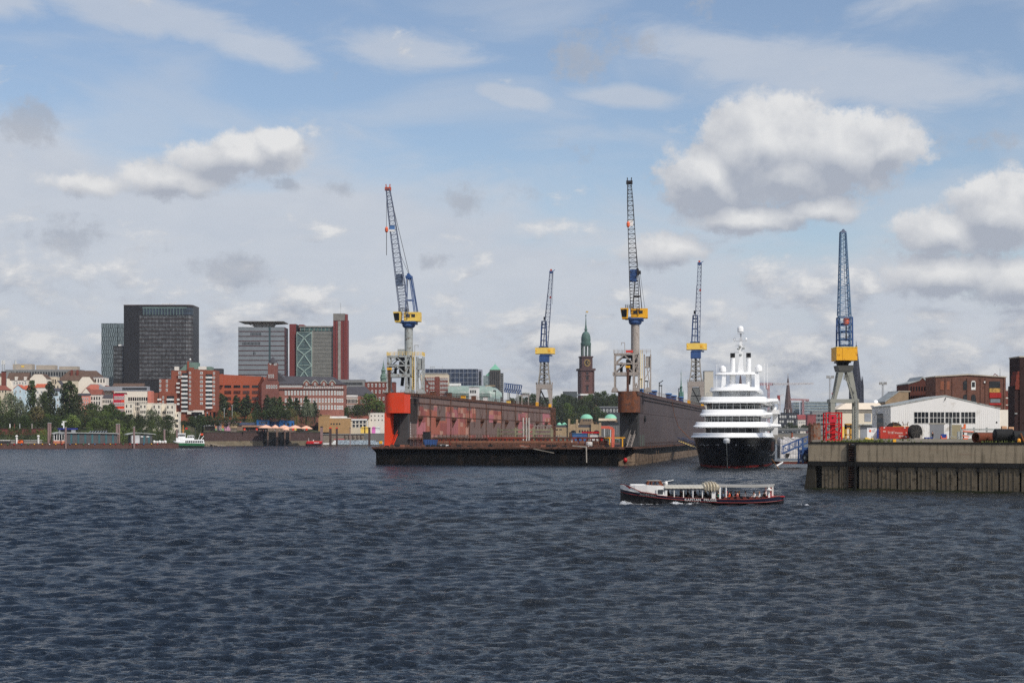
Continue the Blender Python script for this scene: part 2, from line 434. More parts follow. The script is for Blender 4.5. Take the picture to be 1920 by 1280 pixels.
def dockwall_mat():
 """inner wing wall: old grey-brown antifouling with rectangular patches of fresh pink,red and salmon coats,rust runs"""
 m,n,b = pmat('patched_dock_paint')
 co = n.node('ShaderNodeTexCoord').outputs['Object']
 jit = n.vm('MULTIPLY',n.vm('SUBTRACT',n.noise(co,.9,4,.6,col=True),(.5,.5,.5)),(0,1.3,.8))
 cj = n.vm('ADD',co,jit)
 def cells(sy,sz,off):
  q = n.vm('SNAP',n.vm('ADD',cj,(0,off,off * .7)),(50,sy,sz))
  return n.node('ShaderNodeTexWhiteNoise',{'Vector': q},noise_dimensions='3D').outputs[0]
 sp = n.node('ShaderNodeSeparateXYZ',{0: co}); y,z = sp.outputs[1],sp.outputs[2]
 base = n.ramp(n.noise(n.mapv(co,scale=(1,.5,.12)),.8,6,.65),[(.3,C(98,80,74)),(.5,C(126,106,99)),(.7,C(112,88,79))])
 big = cells(19,20,0); med = cells(9,3.6,3.0); sm = cells(4.0,1.5,1.1)
 paint = n.ramp(big,[(0,C(190,116,122)),(.32,C(186,128,106)),(.55,C(188,118,98)),(.75,C(176,106,108)),(.9,C(166,74,68))],'CONSTANT')
 paint2 = n.ramp(med,[(0,C(182,110,116)),(.25,C(160,66,62)),(.45,C(196,134,112)),(.6,C(178,102,82)),(.8,C(158,84,78))],'CONSTANT')
 paint = n.mix(n.m('GREATER_THAN',med,.52),paint,paint2)
 paint = n.mix(n.m('GREATER_THAN',sm,.9),paint,C(196,150,130))
 # the fresh coats stop short of the top and thin out towards the far end
 far = n.lin(y,40,170,.74,.24)
 has = n.m('LESS_THAN',cells(11,4.6,7.7),far)
 rag = n.m('MULTIPLY',n.ss(n.m('ADD',z,n.m('MULTIPLY',n.m('SUBTRACT',cells(6.5,40,2.2),.5),2.6)),17.4,17.1),n.ss(y,21,24))
 col = n.mix(n.m('MULTIPLY',has,rag),base,paint)
 run = n.noise(n.mapv(co,scale=(1,1.3,.05)),1.3,5,.65)
 col = n.mix(n.m('MULTIPLY',n.ss(run,.52,.70),.6),col,C(92,74,66))
 run2 = n.noise(n.mapv(co,loc=(0,31,0),scale=(1,1.1,.04)),1.0,5,.65)
 col = n.mix(n.m('MULTIPLY',n.ss(run2,.60,.68),.5),col,C(172,152,142))
 foot = n.m('MULTIPLY',n.ss(n.noise(co,.8,4),.45,.6),n.ss(z,8.6,7.2))
 col = n.mix(n.m('MULTIPLY',foot,.6),col,C(196,178,168))
 grd = n.m('LESS_THAN',n.m('MODULO',n.m('ADD',y,400),10.0),.12)
 col = n.mix(n.m('MULTIPLY',grd,.6),col,C(60,44,38))
 n.put(b.inputs['Base Color'],n.mix(.16,col,C(120,108,102))); b.inputs['Roughness'].default_value = .75; b.inputs['Specular IOR Level'].default_value = .25
 return m
def panelwall_mat():
 m,n,b = pmat('brown_grey_plating')
 co = n.node('ShaderNodeTexCoord').outputs['Object']
 sw = n.node('ShaderNodeSeparateXYZ',{0: co})
 uv = n.node('ShaderNodeCombineXYZ',{0: sw.outputs[1],1: sw.outputs[2],2: 0.0}).outputs[0]
 br = n.node('ShaderNodeTexBrick',{'Vector': uv,'Color1': C(92,82,82),'Color2': C(86,77,77),'Mortar': C(78,69,69),'Scale': 1.0,
    'Mortar Size': .035,'Brick Width': 9.0,'Row Height': 2.6},offset=0.0)
 st = n.noise(n.mapv(co,scale=(1,1,.06)),1.2,5,.6)
 c = n.mix(n.m('MULTIPLY',n.ss(st,.5,.75),.3),br.outputs[0],C(74,60,52))
 c = n.mix(n.m('MULTIPLY',n.ss(n.noise(co,.12,4),.5,.75),.35),c,C(104,86,78))
 n.put(b.inputs['Base Color'],c); b.inputs['Roughness'].default_value = .7; b.inputs['Specular IOR Level'].default_value = .2
 return m
M['dockwall'] = dockwall_mat(); M['panelwall'] = panelwall_mat()

# ------------------------------------------------------------------ floating dock
DOCK_RZ = -math.atan(.2)
DOCK_O = Vector((-38.6,439,0))
def dk(x,y,z=0.0):
 c,s = math.cos(DOCK_RZ),math.sin(DOCK_RZ)
 return Vector((DOCK_O.x + x * c - y * s,DOCK_O.y + x * s + y * c,z))
DECK,TOP,LEN = 5.1,20.4,268.0
def build_dock():
 d = thing('floating_dock','long rusty floating dock with one orange and one brown ended side wall','floating dock',DOCK_O,DOCK_RZ)
 # pontoon: flared black front with a thin rusty lip, tan boot topping on the starboard side
 b = MB()
 def ring(z,o): return [(-o,-o,z),(69.2 + o * .3,-o,z),(73.3 + o * .2,3.6 - o * .6,z),(73.3 + o * .2,LEN,z),(-o,LEN,z)]
 b.loft([ring(-1.5,0),ring(3.4,0),ring(4.6,.9)],0)
 hull = b.build('pontoon_hull',M['black'],d)
 b = MB(); b.loft([[(69.25,-.02,z),(73.33,3.58,z),(73.33,LEN,z),(73.2,LEN,z),(73.2,3.7,z),(69.2,.1,z)] for z in (-1.2,1.1)],0)
 for y0 in (60,66.5,120,180): b.box(73.3,73.42,y0,y0 + .5,-1,3.6,0)
 b.add([(69.2,-.04,1.05),(73.36,3.5,1.05),(73.36,3.5,3.5)],[(0,1,2)])
 b.add([(73.37,3.5,1.05),(73.37,LEN,1.05),(73.37,LEN,2.4),(73.37,40,2.6),(73.37,3.5,3.5)],[(0,1,2,3,4)])
 b.build('boot_topping',M['tan'],d,raw=True)
 b = MB(); b.loft([ring(4.6,1.0),ring(5.1,1.05)],0); b.build('deck_edge',M['rust'],d)
 b = MB(); b.box(.1,73.2,.1,LEN - .1,5.1,5.16); b.build('deck',M['rust'],d)
 # side walls
 for side,x0,x1,bulge_m,wall_m in (('port',0.0,6.0,M['orange'],M['dockwall']),('star',67.9,73.4,M['rustor'],M['panelwall'])):
  b = MB(); b.box(x0,x1,14.5,LEN - 2,DECK + .06,TOP)
  w = b.build('side_wall',[wall_m],d,label='patched pink and red inner side wall' if side == 'port' else 'plain brown grey side wall')
  # top ledge and rails
  b = MB(); b.box(x0 - .25,x1 + .25,8,LEN - 1.6,TOP,TOP + .35); b.build('top_ledge',M['rust'],d)
  b = MB()
  for xx in (x0 + .1,x1 - .1):
   for z in (.75,1.2): b.bar((xx,26,TOP + .3 + z),(xx,LEN - 3,TOP + .3 + z),.07)
   for k in range(60): b.bar((xx,26 + k * 4,TOP + .3),(xx,26 + k * 4,TOP + 1.5),.07)
  b.build('railing',M['rust'],d)
  # rounded end piece overhanging the recess
  b = MB(); xa,xb = x0 - .15,x1 + .15
  pl = []
  for k in range(9):
   t = math.pi * k / 16; pl.append((xa + 2.6 - 2.6 * math.sin(math.pi / 2 - t),10.4 - 2.6 * math.sin(t)))
  pl2 = [(xb - 1.2 + 1.2 * math.sin(math.pi * k / 16),9.0 - 1.2 * math.cos(math.pi * k / 16)) for k in range(9)]
  if side == 'port': pl2 = [(xb,7.8)]
  poly = pl + pl2 + [(xb,14.5),(xa,14.5)]
  b.prism(poly,'z',TOP - 5.6,TOP + .2)
  b.build('end_bulge',bulge_m,d,smooth=False,label='rounded orange end of the side wall' if side == 'port' else 'rounded rust brown end of the side wall')
  # recess below it
  b = MB(); rx0 = x0 + 1.7 if side == 'port' else x0 + .1
  b.box(rx0,x1 - .05,12.6,14.6,DECK + .05,TOP - 5.6); b.build('recess_wall',mat('recess_grey',C(70,70,70),.7,var=.1),d)
  if side == 'port':
   b = MB(); b.box(x0,x0 + 1.7,8.6,14.4,DECK + .05,TOP - 5.6); b.build('jamb',M['orange'],d)
  b = MB(); dx = x0 + 1.35 if side == 'port' else x0 + 2.9
  b.box(dx,dx + 2.1,12.3,12.75,DECK + 3.6,DECK + 8.0); b.build('door',M['dark'],d)
  # stair to the door
  b = MB()
  for q in (0,1.3): b.bar((dx + q - .5,9.4,DECK),(dx + q + .3,12.2,DECK + 3.6),.16); b.bar((dx + q - .5,9.4,DECK + 1.1),(dx + q + .3,12.2,DECK + 4.7),.08)
  for k in range(9): f = k / 9; b.box(dx - .5 + .8 * f,dx + .8 + .8 * f,9.4 + 2.8 * f,9.7 + 2.8 * f,DECK + 3.6 * f,DECK + 3.6 * f + .12)
  b.build('stair',M['orange'] if side == 'port' else M['paleg'],d)
  # slotted fins near the front
  b = MB(); xo = x1 + .02
  for k in range(6 if side == 'port' else 5): b.box(xo - .1,xo + .3,14.6 + k * 1.5,14.85 + k * 1.5,TOP - (8 if side == 'port' else 5.6),TOP - 1.2)
  b.box(xo,xo + .05,14.6,23.0,TOP - (8.5 if side == 'port' else 5.6),TOP - 1.1)
  b.build('slotted_fins',mat('fin_dark',C(62,56,54),.7) if side == 'port' else mat('fin_grey',C(88,78,78),.7),d)
  b = MB()
  if side == 'port':
   xi = x1
   b.box(xi,xi + .18,14.5,LEN - 2,TOP - 2.5,TOP - 2.25)
   b.box(xi,xi + .3,14.5,LEN - 2,TOP - .5,TOP - .05)
   b.box(xi,xi + .14,22,LEN - 2,TOP - 6.3,TOP - 6.12)
   for k in range(9): b.box(xi,xi + .22,38 + k * 27.0,38.5 + k * 27.0,DECK + 1.2,TOP - .4)
   for k in range(5): b.box(xi,xi + .5,LEN - 3.2 - k * 2.6,LEN - 2.9 - k * 2.6,DECK + 1,TOP - .4)
   b.build('wall_ribs',M['rust'],d)
   for k in range(12):
    yb = 24 + k * 21.5; b = MB()
    b.box(xi,xi + 1.3,yb,yb + 1.4,TOP - 7.2,TOP - 6.3); b.prism([(xi,TOP - 9.6),(xi + 1.2,TOP - 7.2),(xi,TOP - 7.2)],'y',yb + .4,yb + 1.0)
    b.build('wall_bracket',M['rust'],d)
   # drooping hoses
   for k in range(17):
    y0 = 25 + k * 12 + rnd.uniform(-2,2); ln = rnd.uniform(3,7); dr = rnd.uniform(2.5,7); b = MB()
    pts = [(xi + .35,y0 + ln * t,TOP - 2.2 - dr * (1 - (2 * t - 1) ** 2)) for t in [q / 8 for q in range(9)]]
    b.path(pts,.10); b.build('hanging_hose',M['rust'],d)
   b = MB()
   for k in range(30): b.box(xi + .01,xi + .09,14.95,15.45,DECK + .6 + k * .48,DECK + .84 + k * .48)
   b.build('draught_marks',M['white'],d)
   # walkway along the foot
   b = MB(); b.box(xi + .3,xi + 1.7,12,LEN - 4,DECK + 2.35,DECK + 2.6)
   for k in range(52): b.bar((xi + 1.6,13 + k * 5,DECK),(xi + 1.6,13 + k * 5,DECK + 3.6),.14)
   b.bar((xi + 1.6,13,DECK + 3.5),(xi + 1.6,LEN - 5,DECK + 3.5),.1)
   b.build('walkway',M['rust'],d)
  else:
   xi = x1
   b.box(xi,xi + .35,8.2,LEN - 2,TOP - .75,TOP - .05); b.box(xi,xi + .28,14.6,LEN - 2,TOP - 1.75,TOP - 1.45); b.box(xi,xi + .05,14.5,LEN - 2,TOP - 5.75,TOP - 5.6)
   b.build('wall_rails',mat('rail_brown',C(84,70,68),.7,var=.15),d)
   for q in (15,20,24): b = MB(); b.box(xi + .01,xi + .12,q,q + .9,DECK + .2,DECK + 3.4); b.build('marker_plate',mat('green_grey',C(104,116,108),.7),d)
   b = MB()
   b.tube((xi + .02,26,TOP - 7.2),(xi + .5,26,TOP - 7.2),.9,n=14); b.build('wall_port',M['dark'],d)
   b = MB(); b.path([(xi + .3,108,TOP + .2),(xi + .5,112,TOP - 4),(xi + 1.2,122,TOP - 9),(xi + 4,140,TOP - 13.5)],.13)
   b.build('mooring_rope',mat('orange_rope',C(150,92,52),.8),d)
   b = MB(); b.bar((xi + .2,28,DECK + 1.15),(xi + .2,250,DECK + 1.15),.06)
   for k in range(40): b.bar((xi + .2,30 + k * 5.5,DECK + .1),(xi + .2,30 + k * 5.5,DECK + 1.2),.07)
   b.build('edge_rail',M['rust'],d)
 # deck edge fence
 b = MB()
 for z in (.55,1.1): b.bar((56,.4,DECK + z),(68,.4,DECK + z),.08)
 for k in range(7): b.bar((56 + k * 2,.4,DECK),(56 + k * 2,.4,DECK + 1.1),.09)
 b.build('deck_fence',M['rust'],d)
 for k in range(44):
  b = MB()
  if rnd.random() < .8: b.box(1 + k * 1.5,2.3 + k * 1.5,.25,.4,DECK + .05,DECK + .05 + rnd.choice((.35,.6,.6))); b.build('kick_board',rnd.choice((M['rust'],M['rust'],M['dark'],M['dark'],mat('salmon',C(150,96,76),.8))),d)
 # overflow pipe hanging over the front and a red fender ball
 b = MB(); b.path([(56.5,-.2,DECK + .4),(60.5,-1.3,DECK + .1),(60.6,-1.35,.9)],.28); b.build('overflow_pipe',mat('bare_pipe',C(176,168,156),.6),d)
 b = MB(); b.bar((42,-.6,DECK + .3),(51.5,-1.4,DECK - 1.6),.2); b.build('boom_pole',mat('bare_pipe2',C(150,142,130),.6),d)
 b = MB(); b.lathe([(.02,-.62),(.4,-.5),(.6,0),(.4,.5),(.02,.62)],71.0,1.2,12,z0=1.6); b.build('fender_ball',M['brightred'],d,smooth=True)
 b = MB()
 b.path([(67.2,4,DECK),(67.2,4,DECK + 5.1),(65.9,4,DECK + 5.5),(63.9,4,DECK + 5.5)],.75); b.build('standpipe',mat('salmon_pipe',C(226,112,88),.6),d)
 b = MB(); b.bar((64.5,6,DECK + 2.6),(70.3,6,DECK + 2.6),.3); b.bar((66,6,DECK),(66,6,DECK + 2.6),.3); b.bar((69.6,6,DECK),(69.6,6,DECK + 2.6),.3); b.build('pipe_gate',M['deepyellow'],d)
 # small fittings on the wing tops
 return d
build_dock()

def on_dock(name,label,cat,x,y,z,group=None,rz=0.0):
 return thing(name,label,cat,dk(x,y,z),DOCK_RZ + rz,group)
# keel blocks in rows across the dock floor
def build_keel_blocks():
 root = thing('keel_block','low rusty keel block in the rows across the dock floor','keel block',dk(17,6,DECK + .16),DOCK_RZ,'keel blocks on the dock floor')
 b = MB(); b.prism([(-.8,0),(.8,0),(.45,1.0),(-.45,1.0)],'y',0,2.2); b.build('block_base',M['rust'],root)
 b = MB(); b.box(-.55,.55,.1,2.1,1.0,1.5); b.build('timber_cap',mat('oak_cap',C(140,98,76),.85,var=.25,scale=1.0),root)
 n = 0
 for row,(y,z) in enumerate(((6,0),(16,0),(30,0))):
  for k in range(24):
   x = 17 + k * 1.95 + (row % 2) * .7 + rnd.uniform(-.25,.25)
   if row == 0 and k == 0: continue
   if row == 0 and x > 62: continue
   c = copy_tree(root); c.location = dk(x,y + rnd.uniform(-.3,.3),DECK + .16); c.rotation_euler.z = DOCK_RZ + rnd.uniform(-.12,.12)
build_keel_blocks()
def build_bilge_racks():
 mm = [M['rust'],mat('red_primer',C(136,62,46),.8,var=.25,scale=.6)]
 for i,(x,y,w,lab) in enumerate(((14,10,9,'rusty trestle rack beside the blue bin on the dock floor'),(28,20,11,'rusty pipe trestle on the dock floor left of the middle'),(40,24,12,'rusty steel trestle in the middle of the dock floor'),
                                  (52,26,11,'red brown steel trestle near the right side wall of the dock'))):
  r = on_dock('steel_trestle',lab,'trestle',x,y,DECK + .16); b = MB()
  b.box(0,w,0,.35,2.1,2.6); b.box(0,w,3,3.35,2.1,2.6); b.build('beam',mm[i % 2],r)
  b = MB()
  for k in range(int(w / 1.3)):
   b.bar((k * 1.3 + .2,.2,0),(k * 1.3 + .6,.2,2.1),.25); b.bar((k * 1.3 + .6,3.2,0),(k * 1.3 + .2,3.2,2.1),.25)
  b.build('leg_row',mm[1],r)
build_bilge_racks()
def build_dock_clutter():
 r = on_dock('skip_bin','small blue skip bin on the dock floor by the left side wall','skip',13.2,4,DECK + .16); b = MB()
 b.prism([(0,0),(3.0,0),(3.4,1.9),(-.4,1.9)],'y',0,2); b.build('tub',M['blue'],r)
 b = MB(); [b.box(.1 + k * .75,.25 + k * .75,-.12,0,.1,1.9) for k in range(5)]; b.build('rib',M['blue'],r)
 r = on_dock('equipment_box','dark upright equipment box on the dock floor behind the blue bin','cabinet',11.4,9,DECK + .16); b = MB()
 b.box(0,1.9,0,1.6,0,4.0); b.build('body',M['dark'],r); b = MB(); b.box(-.1,2.0,-.1,1.7,4.0,4.15); b.build('lid',M['dark'],r)
 r = on_dock('site_container','blue office container with a white door on the dock floor','container',46.5,62,DECK + .16); b = MB()
 b.box(0,4.6,0,2.6,0,3.6); b.build('body',M['lblue'],r); b = MB(); b.box(1.5,2.1,-.06,0,1.7,2.4); b.build('window',M['glass'],r)
 b = MB(); b.box(-.1,4.7,-.1,2.7,3.6,3.8); b.build('roof',M['lblue'],r)
 r = on_dock('site_hut','red roofed white hut beside the blue container on the dock floor','hut',52,63,DECK + .16); b = MB()
 b.box(0,2.2,0,2.6,0,3.6); b.build('wall',M['white'],r); b = MB(); b.box(-2.6,2.6,-.3,2.9,3.75,4.3); b.build('roof',M['brightred'],r)
 r = on_dock('mooring_post','bright red post on the dock floor beside the red roofed hut','post',55.4,60,DECK + .16); b = MB()
 b.box(0,1.0,0,1,0,2.6); b.build('post',M['brightred'],r); b = MB(); b.box(-.3,1.3,-.2,1.2,0,.5); b.build('foot',M['brightred'],r)
 r = on_dock('pipe_gantry','pale green pipe gantry with upright tubes at the foot of the patched wall','gantry',24.5,52,DECK + .16); b = MB()
 for z in (2.4,3.6,4.8): b.bar((0,0,z),(17,0,z),.45); b.bar((0,2,z),(17,2,z),.3)
 for x in (0,5.6,11.3,17): b.bar((x,0,0),(x,0,5.6),.5); b.bar((x,2,0),(x,2,5.0),.4)
 b.build('frame',mat('pale_green',C(150,146,118),.7,var=.2,scale=.6),r); b = MB()
 for x in (8.1,9.1,9.9): b.tube((x,-.3,0),(x,-.3,8.6),.24,n=8)
 b.build('upright_tube',mat('bare_tube',C(186,180,172),.6),r); b = MB()
 for k in range(6): b.path([(11.6 + k,0,4.8),(11.6 + k,0,6.3),(12.3 + k,0,6.0)],.22)
 b.build('swan_neck',M['paleg'],r)
 r = on_dock('oil_drum','white drum standing among the keel blocks near the right side wall','drum',60.3,5.5,DECK + .16); b = MB()
 b.lathe([(.9,0),(.9,1.1),(.8,1.25)],n=12); b.build('body',M['white'],r); b = MB(); b.lathe([(.95,.5),(.95,.65)],n=12); b.build('hoop',M['grey'],r)
 r = on_dock('work_float','white work float lying at the front edge of the dock deck','float',17.5,.9,DECK + .1); b = MB()
 b.loft([[(x,y * (1 - .75 * abs(x - 1.7) / 1.8),z) for y,z in ((-.4,.25),(-.3,0),(.3,0),(.4,.25),(.3,.5),(-.3,.5))] for x in (0,.5,1.7,2.9,3.4)]); b.build('hull',M['yacht_white'],r)
 b = MB(); b.box(.6,2.8,-.2,.2,.5,.62); b.build('top_pad',M['grey'],r)
 # wing top: bollards, winches, ventilators
 proto = None
 for i,(x,y,lab) in enumerate(((70.3,46,'nearest'),(71,66,'second'),(70,84,'third'),(71.2,122,'fourth'),(70.4,150,'fifth'),(71,172,'sixth'))):
  r = on_dock('mooring_winch',f'blue mooring winch on the right dock wall, {lab} from the front','winch',x,y,TOP + .36,'blue winches on the right dock wall'); b = MB()
  k = .7 if i < 2 else .95
  b.box(-1 * k,1 * k,-1 * k,1 * k,0,.7 * k); b.build('bed',M['blue'],r)
  b = MB(); b.tube((-.9 * k,0,1.3 * k),(.9 * k,0,1.3 * k),.75 * k,n=12); b.build('drum',M['lblue'],r)
  b = MB(); b.lathe([(1.2 * k,1.9 * k),(1.4 * k,2.2 * k),(1.0 * k,2.5 * k)],n=12); b.bar((0,0,0),(0,0,2 * k),.5 * k); b.build('hood',M['lblue'],r)
  if i in (2,4):
   b = MB(); b.bar((1.8,0,0),(1.8,0,5),.25); b.bar((1.8,0,4.6),(3.1,0,5.6),.25); b.build('davit',M['dark'],r)
 for i,(x,y,side) in enumerate(((71,40,'right'),(71,56,'right'),(71,100,'right'),(3,150,'left'))):
  r = on_dock('lamp_post',('thin lamp post beside the nearest blue winch on the right dock wall','thin lamp post between the first two blue winches','thin lamp post beyond the third blue winch on the right dock wall','thin lamp post halfway along the left dock wall')[i],'lamp post',x,y,TOP + .36)
  b = MB(); b.bar((0,0,0),(0,0,4.6),.18); b.build('pole',M['dark'],r); b = MB(); b.box(-.9,.2,-.2,.2,4.2,4.6); b.build('lamp_head',M['dark'],r)
 for i,(x,y,m,lab) in enumerate(((4.2,33,'grey','grey ventilator on the left dock wall nearest the crane'),(3.5,52,'rustor','rusty ventilator on the left dock wall'),(3.5,74,'rust','brown locker on the left dock wall'),(4,92,'deepyellow','yellow locker on the left dock wall'),
                                  (4,108,'rustor','orange rusty locker on the left dock wall'),(3,132,'white','white deck box on the left dock wall'),(4,170,'yellow','pale yellow deck box on the left dock wall'),(3.6,190,'rust','brown deck box on the left dock wall far from the orange end'))):
  r = on_dock('deck_locker' if i > 1 else 'ventilator',lab,'locker' if i > 1 else 'ventilator',x,y,TOP + .36)
  r.scale = (.7,.7,.6)
  b = MB(); b.box(-1,1,-1.2,1.2,0,1.9 + .3 * (i % 3)); b.build('body',M[m],r)
  b = MB(); b.box(-1.15,1.15,-1.35,1.35,1.9 + .3 * (i % 3),2.15 + .3 * (i % 3)); b.build('lid',M['rust' if m != 'rust' else 'dark'],r)
 for x,y,lab in ((1.2,9.6,'dark bollard post with a yellow cap on the orange ended dock wall'),(70.6,9.8,'dark bollard post with a yellow cap on the brown ended dock wall')):
  r = on_dock('cap_post',lab,'post',x,y,TOP + .3); b = MB(); b.box(-.32,.32,-.32,.32,0,6.6); b.build('post',M['rust'],r); b = MB(); b.box(-.6,.6,-.6,.6,6.6,7.2); b.build('cap',M['deepyellow'],r)
 # white cottage-like control house and blue rack on the far part of the left wall
 r = on_dock('control_house','small white flat roofed control house on the left dock wall','control house',1.4,112,TOP + .36); b = MB()
 b.box(0,3.0,0,3.5,0,4.6); b.build('wall',M['white'],r); b = MB(); [b.box(.45 + k * .8,.95 + k * .8,-.07,0,2.6,3.6) for k in range(3)]; b.build('window',M['glass'],r)
 b = MB(); b.box(-.15,3.15,-.15,3.65,4.6,4.85); b.build('roof',M['grey'],r)
 r = on_dock('staging_frame','blue tubular staging frame on legs on the left dock wall','staging',-.6,184,TOP + .36); b = MB()
 for y in (0,3):
  for z in (5.0,8.4): b.bar((0,y,z),(6.6,y,z - .8),.3)
  for k in range(8): b.bar((.9 * k,y,5 - .1 * k),(.9 * k,y,8.4 - .1 * k),.2); b.bar((.9 * k,0,8.4 - .1 * k),(.9 * k,3,8.4 - .1 * k),.2); b.bar((.9 * k,0,5 - .1 * k),(.9 * k + .4,3,8.2 - .1 * k),.2)
 b.build('cage',M['blue'],r); b = MB()
 for x in (1.5,5.2):
  for y in (0,3): b.bar((x,y,0),(x,y,4.9),.35)
 b.build('leg_frame',M['grey'],r)
 r = on_dock('winch_frame','pale two legged winch frame on the left dock wall before the far crane','winch frame',1.2,212,TOP + .36); b = MB()
 b.bar((0,0,0),(0,0,4.5),.4); b.bar((2.8,0,0),(2.8,0,4.5),.4); b.bar((-.8,0,4.2),(3.6,0,4.2),.5); b.build('frame',M['paleg'],r); b = MB(); b.tube((-.4,0,5),(3.2,0,5),.5,n=10); b.build('drum',M['grey'],r)
build_dock_clutter()

# ------------------------------------------------------------------ cranes
def handrail(b,x0,x1,y0,y1,z,m=0,n=5):
 for (p,q) in (((x0,y0),(x1,y0)),((x1,y0),(x1,y1)),((x1,y1),(x0,y1)),((x0,y1),(x0,y0))):
  for h in (.55,1.1): b.bar((*p,z + h),(*q,z + h),.07,m=m)
  for k in range(n): f = k / n; x = p[0] + (q[0] - p[0]) * f; y = p[1] + (q[1] - p[1]) * f; b.bar((x,y,z),(x,y,z + 1.1),.07,m=m)
def tower_crane(loc,rz,label,dark,jib_top,gm,cm):
 """portal of lattice panels on the dock wall,round column,yellow house,lattice jib"""
 r = thing('tower_crane',label,'crane',loc,rz,'column cranes at the front of the dock')
 jm = M['jibblack'] if dark else M['jibblue']; am = M['jibblack'] if dark else M['blue']
 # portal
 X0,X1,YB = -5.9,3.6,5.5
 b = MB()
 for y in (0,YB):
  b.bar((X0 + .1,y,0),(X0 + .1,y,11),.5); b.bar((X1 - 4.0,y,0),(X1 - 4.0,y,11),.62); b.bar((X1 - 2.6,y,0),(X1 - 2.6,y,11),.5)
  b.bar((X0 - .5,y,5.2),(X1 - 2.3,y,5.2),.5,.95); b.bar((X0,y,8.1),(X1 - 2.6,y,8.1),.42); b.bar((X0,y,10.8),(X1 - 2.4,y,10.8),.5)
  c = (X0 + X1 - 4) / 2
  for z0,z1 in ((5.6,8.0),(8.2,10.6)):
   b.bar((X0 + .2,y,z0),(c,y,z1),.3); b.bar((X1 - 4.1,y,z0),(c,y,z1),.3)
  for z0 in (.3,5.6,8.2): b.bar((X1 - 4,y,z0),(X1 - 3.3,y,z0 + 2.3),.24); b.bar((X1 - 2.6,y,z0),(X1 - 3.3,y,z0 + 2.3),.24)
 for z in (5.2,8.1,10.8):
  for x in (X0 + .1,X1 - 4,X1 - 2.6): b.bar((x,0,z),(x,YB,z),.4)
 b.bar((X0 + .1,0,5.4),(X0 + .1,YB,10.6),.26); b.bar((X0 + .1,0,10.6),(X0 + .1,YB,5.4),.26)
 b.build('portal_frame',gm,r)
 # right hand stair tower
 b = MB()
 for x in (X1 - 1.0,X1 + .8):
  for y in (1,4.2): b.bar((x,y,0),(x,y,10.8),.34)
 b.box(X1 - .9,X1 + .9,1,4.2,7.0,7.25); b.box(X1 - .6,X1 + .9,1.2,4.2,7.25,10.2)
 b.bar((X1 + .8,1,0),(X1 - .2,1,6.8),.3); b.bar((X1 - 1.0,1,3.4),(X1 + .8,1,6.8),.24)
 b.build('stair_tower',gm,r)
 b = MB()
 for x in (X1 - 2.1,X1 - 1.5): b.bar((x,-.2,1),(x,-.2,12),.1)
 for k in range(20): b.bar((X1 - 2.1,-.2,1.2 + .55 * k),(X1 - 1.5,-.2,1.2 + .55 * k),.09)
 b.build('ladder',M['yellow'],r)
 # inner gear, feet
 b = MB(); b.box(-2.6,.2,.8,4.6,5.9,9.3); b.tube((-1.9,2,2.2),(-1.2,2,9),.5,n=8); b.tube((-4.0,3,5),(-4.0,3,8.6),.42,n=8); b.box(-3.6,1.2,.4,5,9.8,10.5); b.build('machinery',M['dark'],r)
 for x in (X0 + .1,X1 - 3.3,X1 + .1):
  for y in (0,YB): b = MB(); b.prism([(x - 1.1,0),(x + 1.1,0),(x + .5,1.3),(x - .5,1.3)],'y',y - .4,y + .4); b.build('bogie',gm,r)
 b = MB(); handrail(b,X0 - .2,X1 + .8,-.3,YB + .3,11.0,n=9); b.build('portal_railing',M['yellow'] if not dark else M['paleg'],r)
 if dark: b = MB(); b.box(-2.6,-.6,-.4,-.34,11.2,11.9); b.build('red_board',mat('red_board',C(212,70,58),.6),r)
 else: b = MB(); b.box(-3.0,-1.0,.5,3.0,11.1,13.0); b.build('cabinet',gm,r)
 b = MB(); b.path([(1.9 if not dark else -3.0,2,11),(1.9 if not dark else -3.0,2,14.2),(2.9 if not dark else -3.9,2,14.2),(2.9 if not dark else -3.9,2,13.5)],.16); b.build('lamp_davit',gm,r)
 # column
 b = MB(); b.lathe([(1.25,5),(1.22,19.7)],0,2.75,20); b.build('column',cm,r,smooth=True)
 # slewing part
 b = MB(); b.lathe([(1.5,19.4),(1.9,19.9),(1.9,20.6)],0,2.75,16); b.box(-1.9,2.4,1,5,20.4,21.5); b.box(-2.9,2.2,.6,5,20.9,21.25); b.build('slewing_ring',M['blue'],r)
 b = MB(); b.box(-1.2,3.6,.9,4.6,21.2,23.9); hs = b.build('machine_house',M['yellow'] if not dark else M['deepyellow'],r)
 b = MB(); [b.box(-.5 + 1.55 * k,.6 + 1.55 * k,.83,.9,22.4,23.3) for k in range(2)]; b.build('house_window',M['glass'],r)
 b = MB(); b.loft([[(x,y,20.9) for x,y in ((-3.7,-.3),(-2.1,-.3),(-2.1,3),(-3.7,3))],[(x,y,23.9) for x,y in ((-4.2,-.7),(-1.9,-.7),(-1.9,3),(-4.2,3))]]); b.build('operator_cab',M['yellow'] if not dark else M['deepyellow'],r)
 b = MB(); b.loft([[(x,y,21.4) for x,y in ((-3.7,-.45),(-2.4,-.45),(-2.4,-.3),(-3.7,-.3))],[(x,y,23.5) for x,y in ((-4.0,-.75),(-2.3,-.75),(-2.3,-.5),(-4.0,-.5))]]); b.build('cab_window',M['glass'],r)
 b = MB(); handrail(b,-2.8,-.5,.8,4.4,23.9,n=4); b.build('house_railing',M['dark'],r)
 # A frame
 ax = 0.0 if not dark else .6
 b = MB()
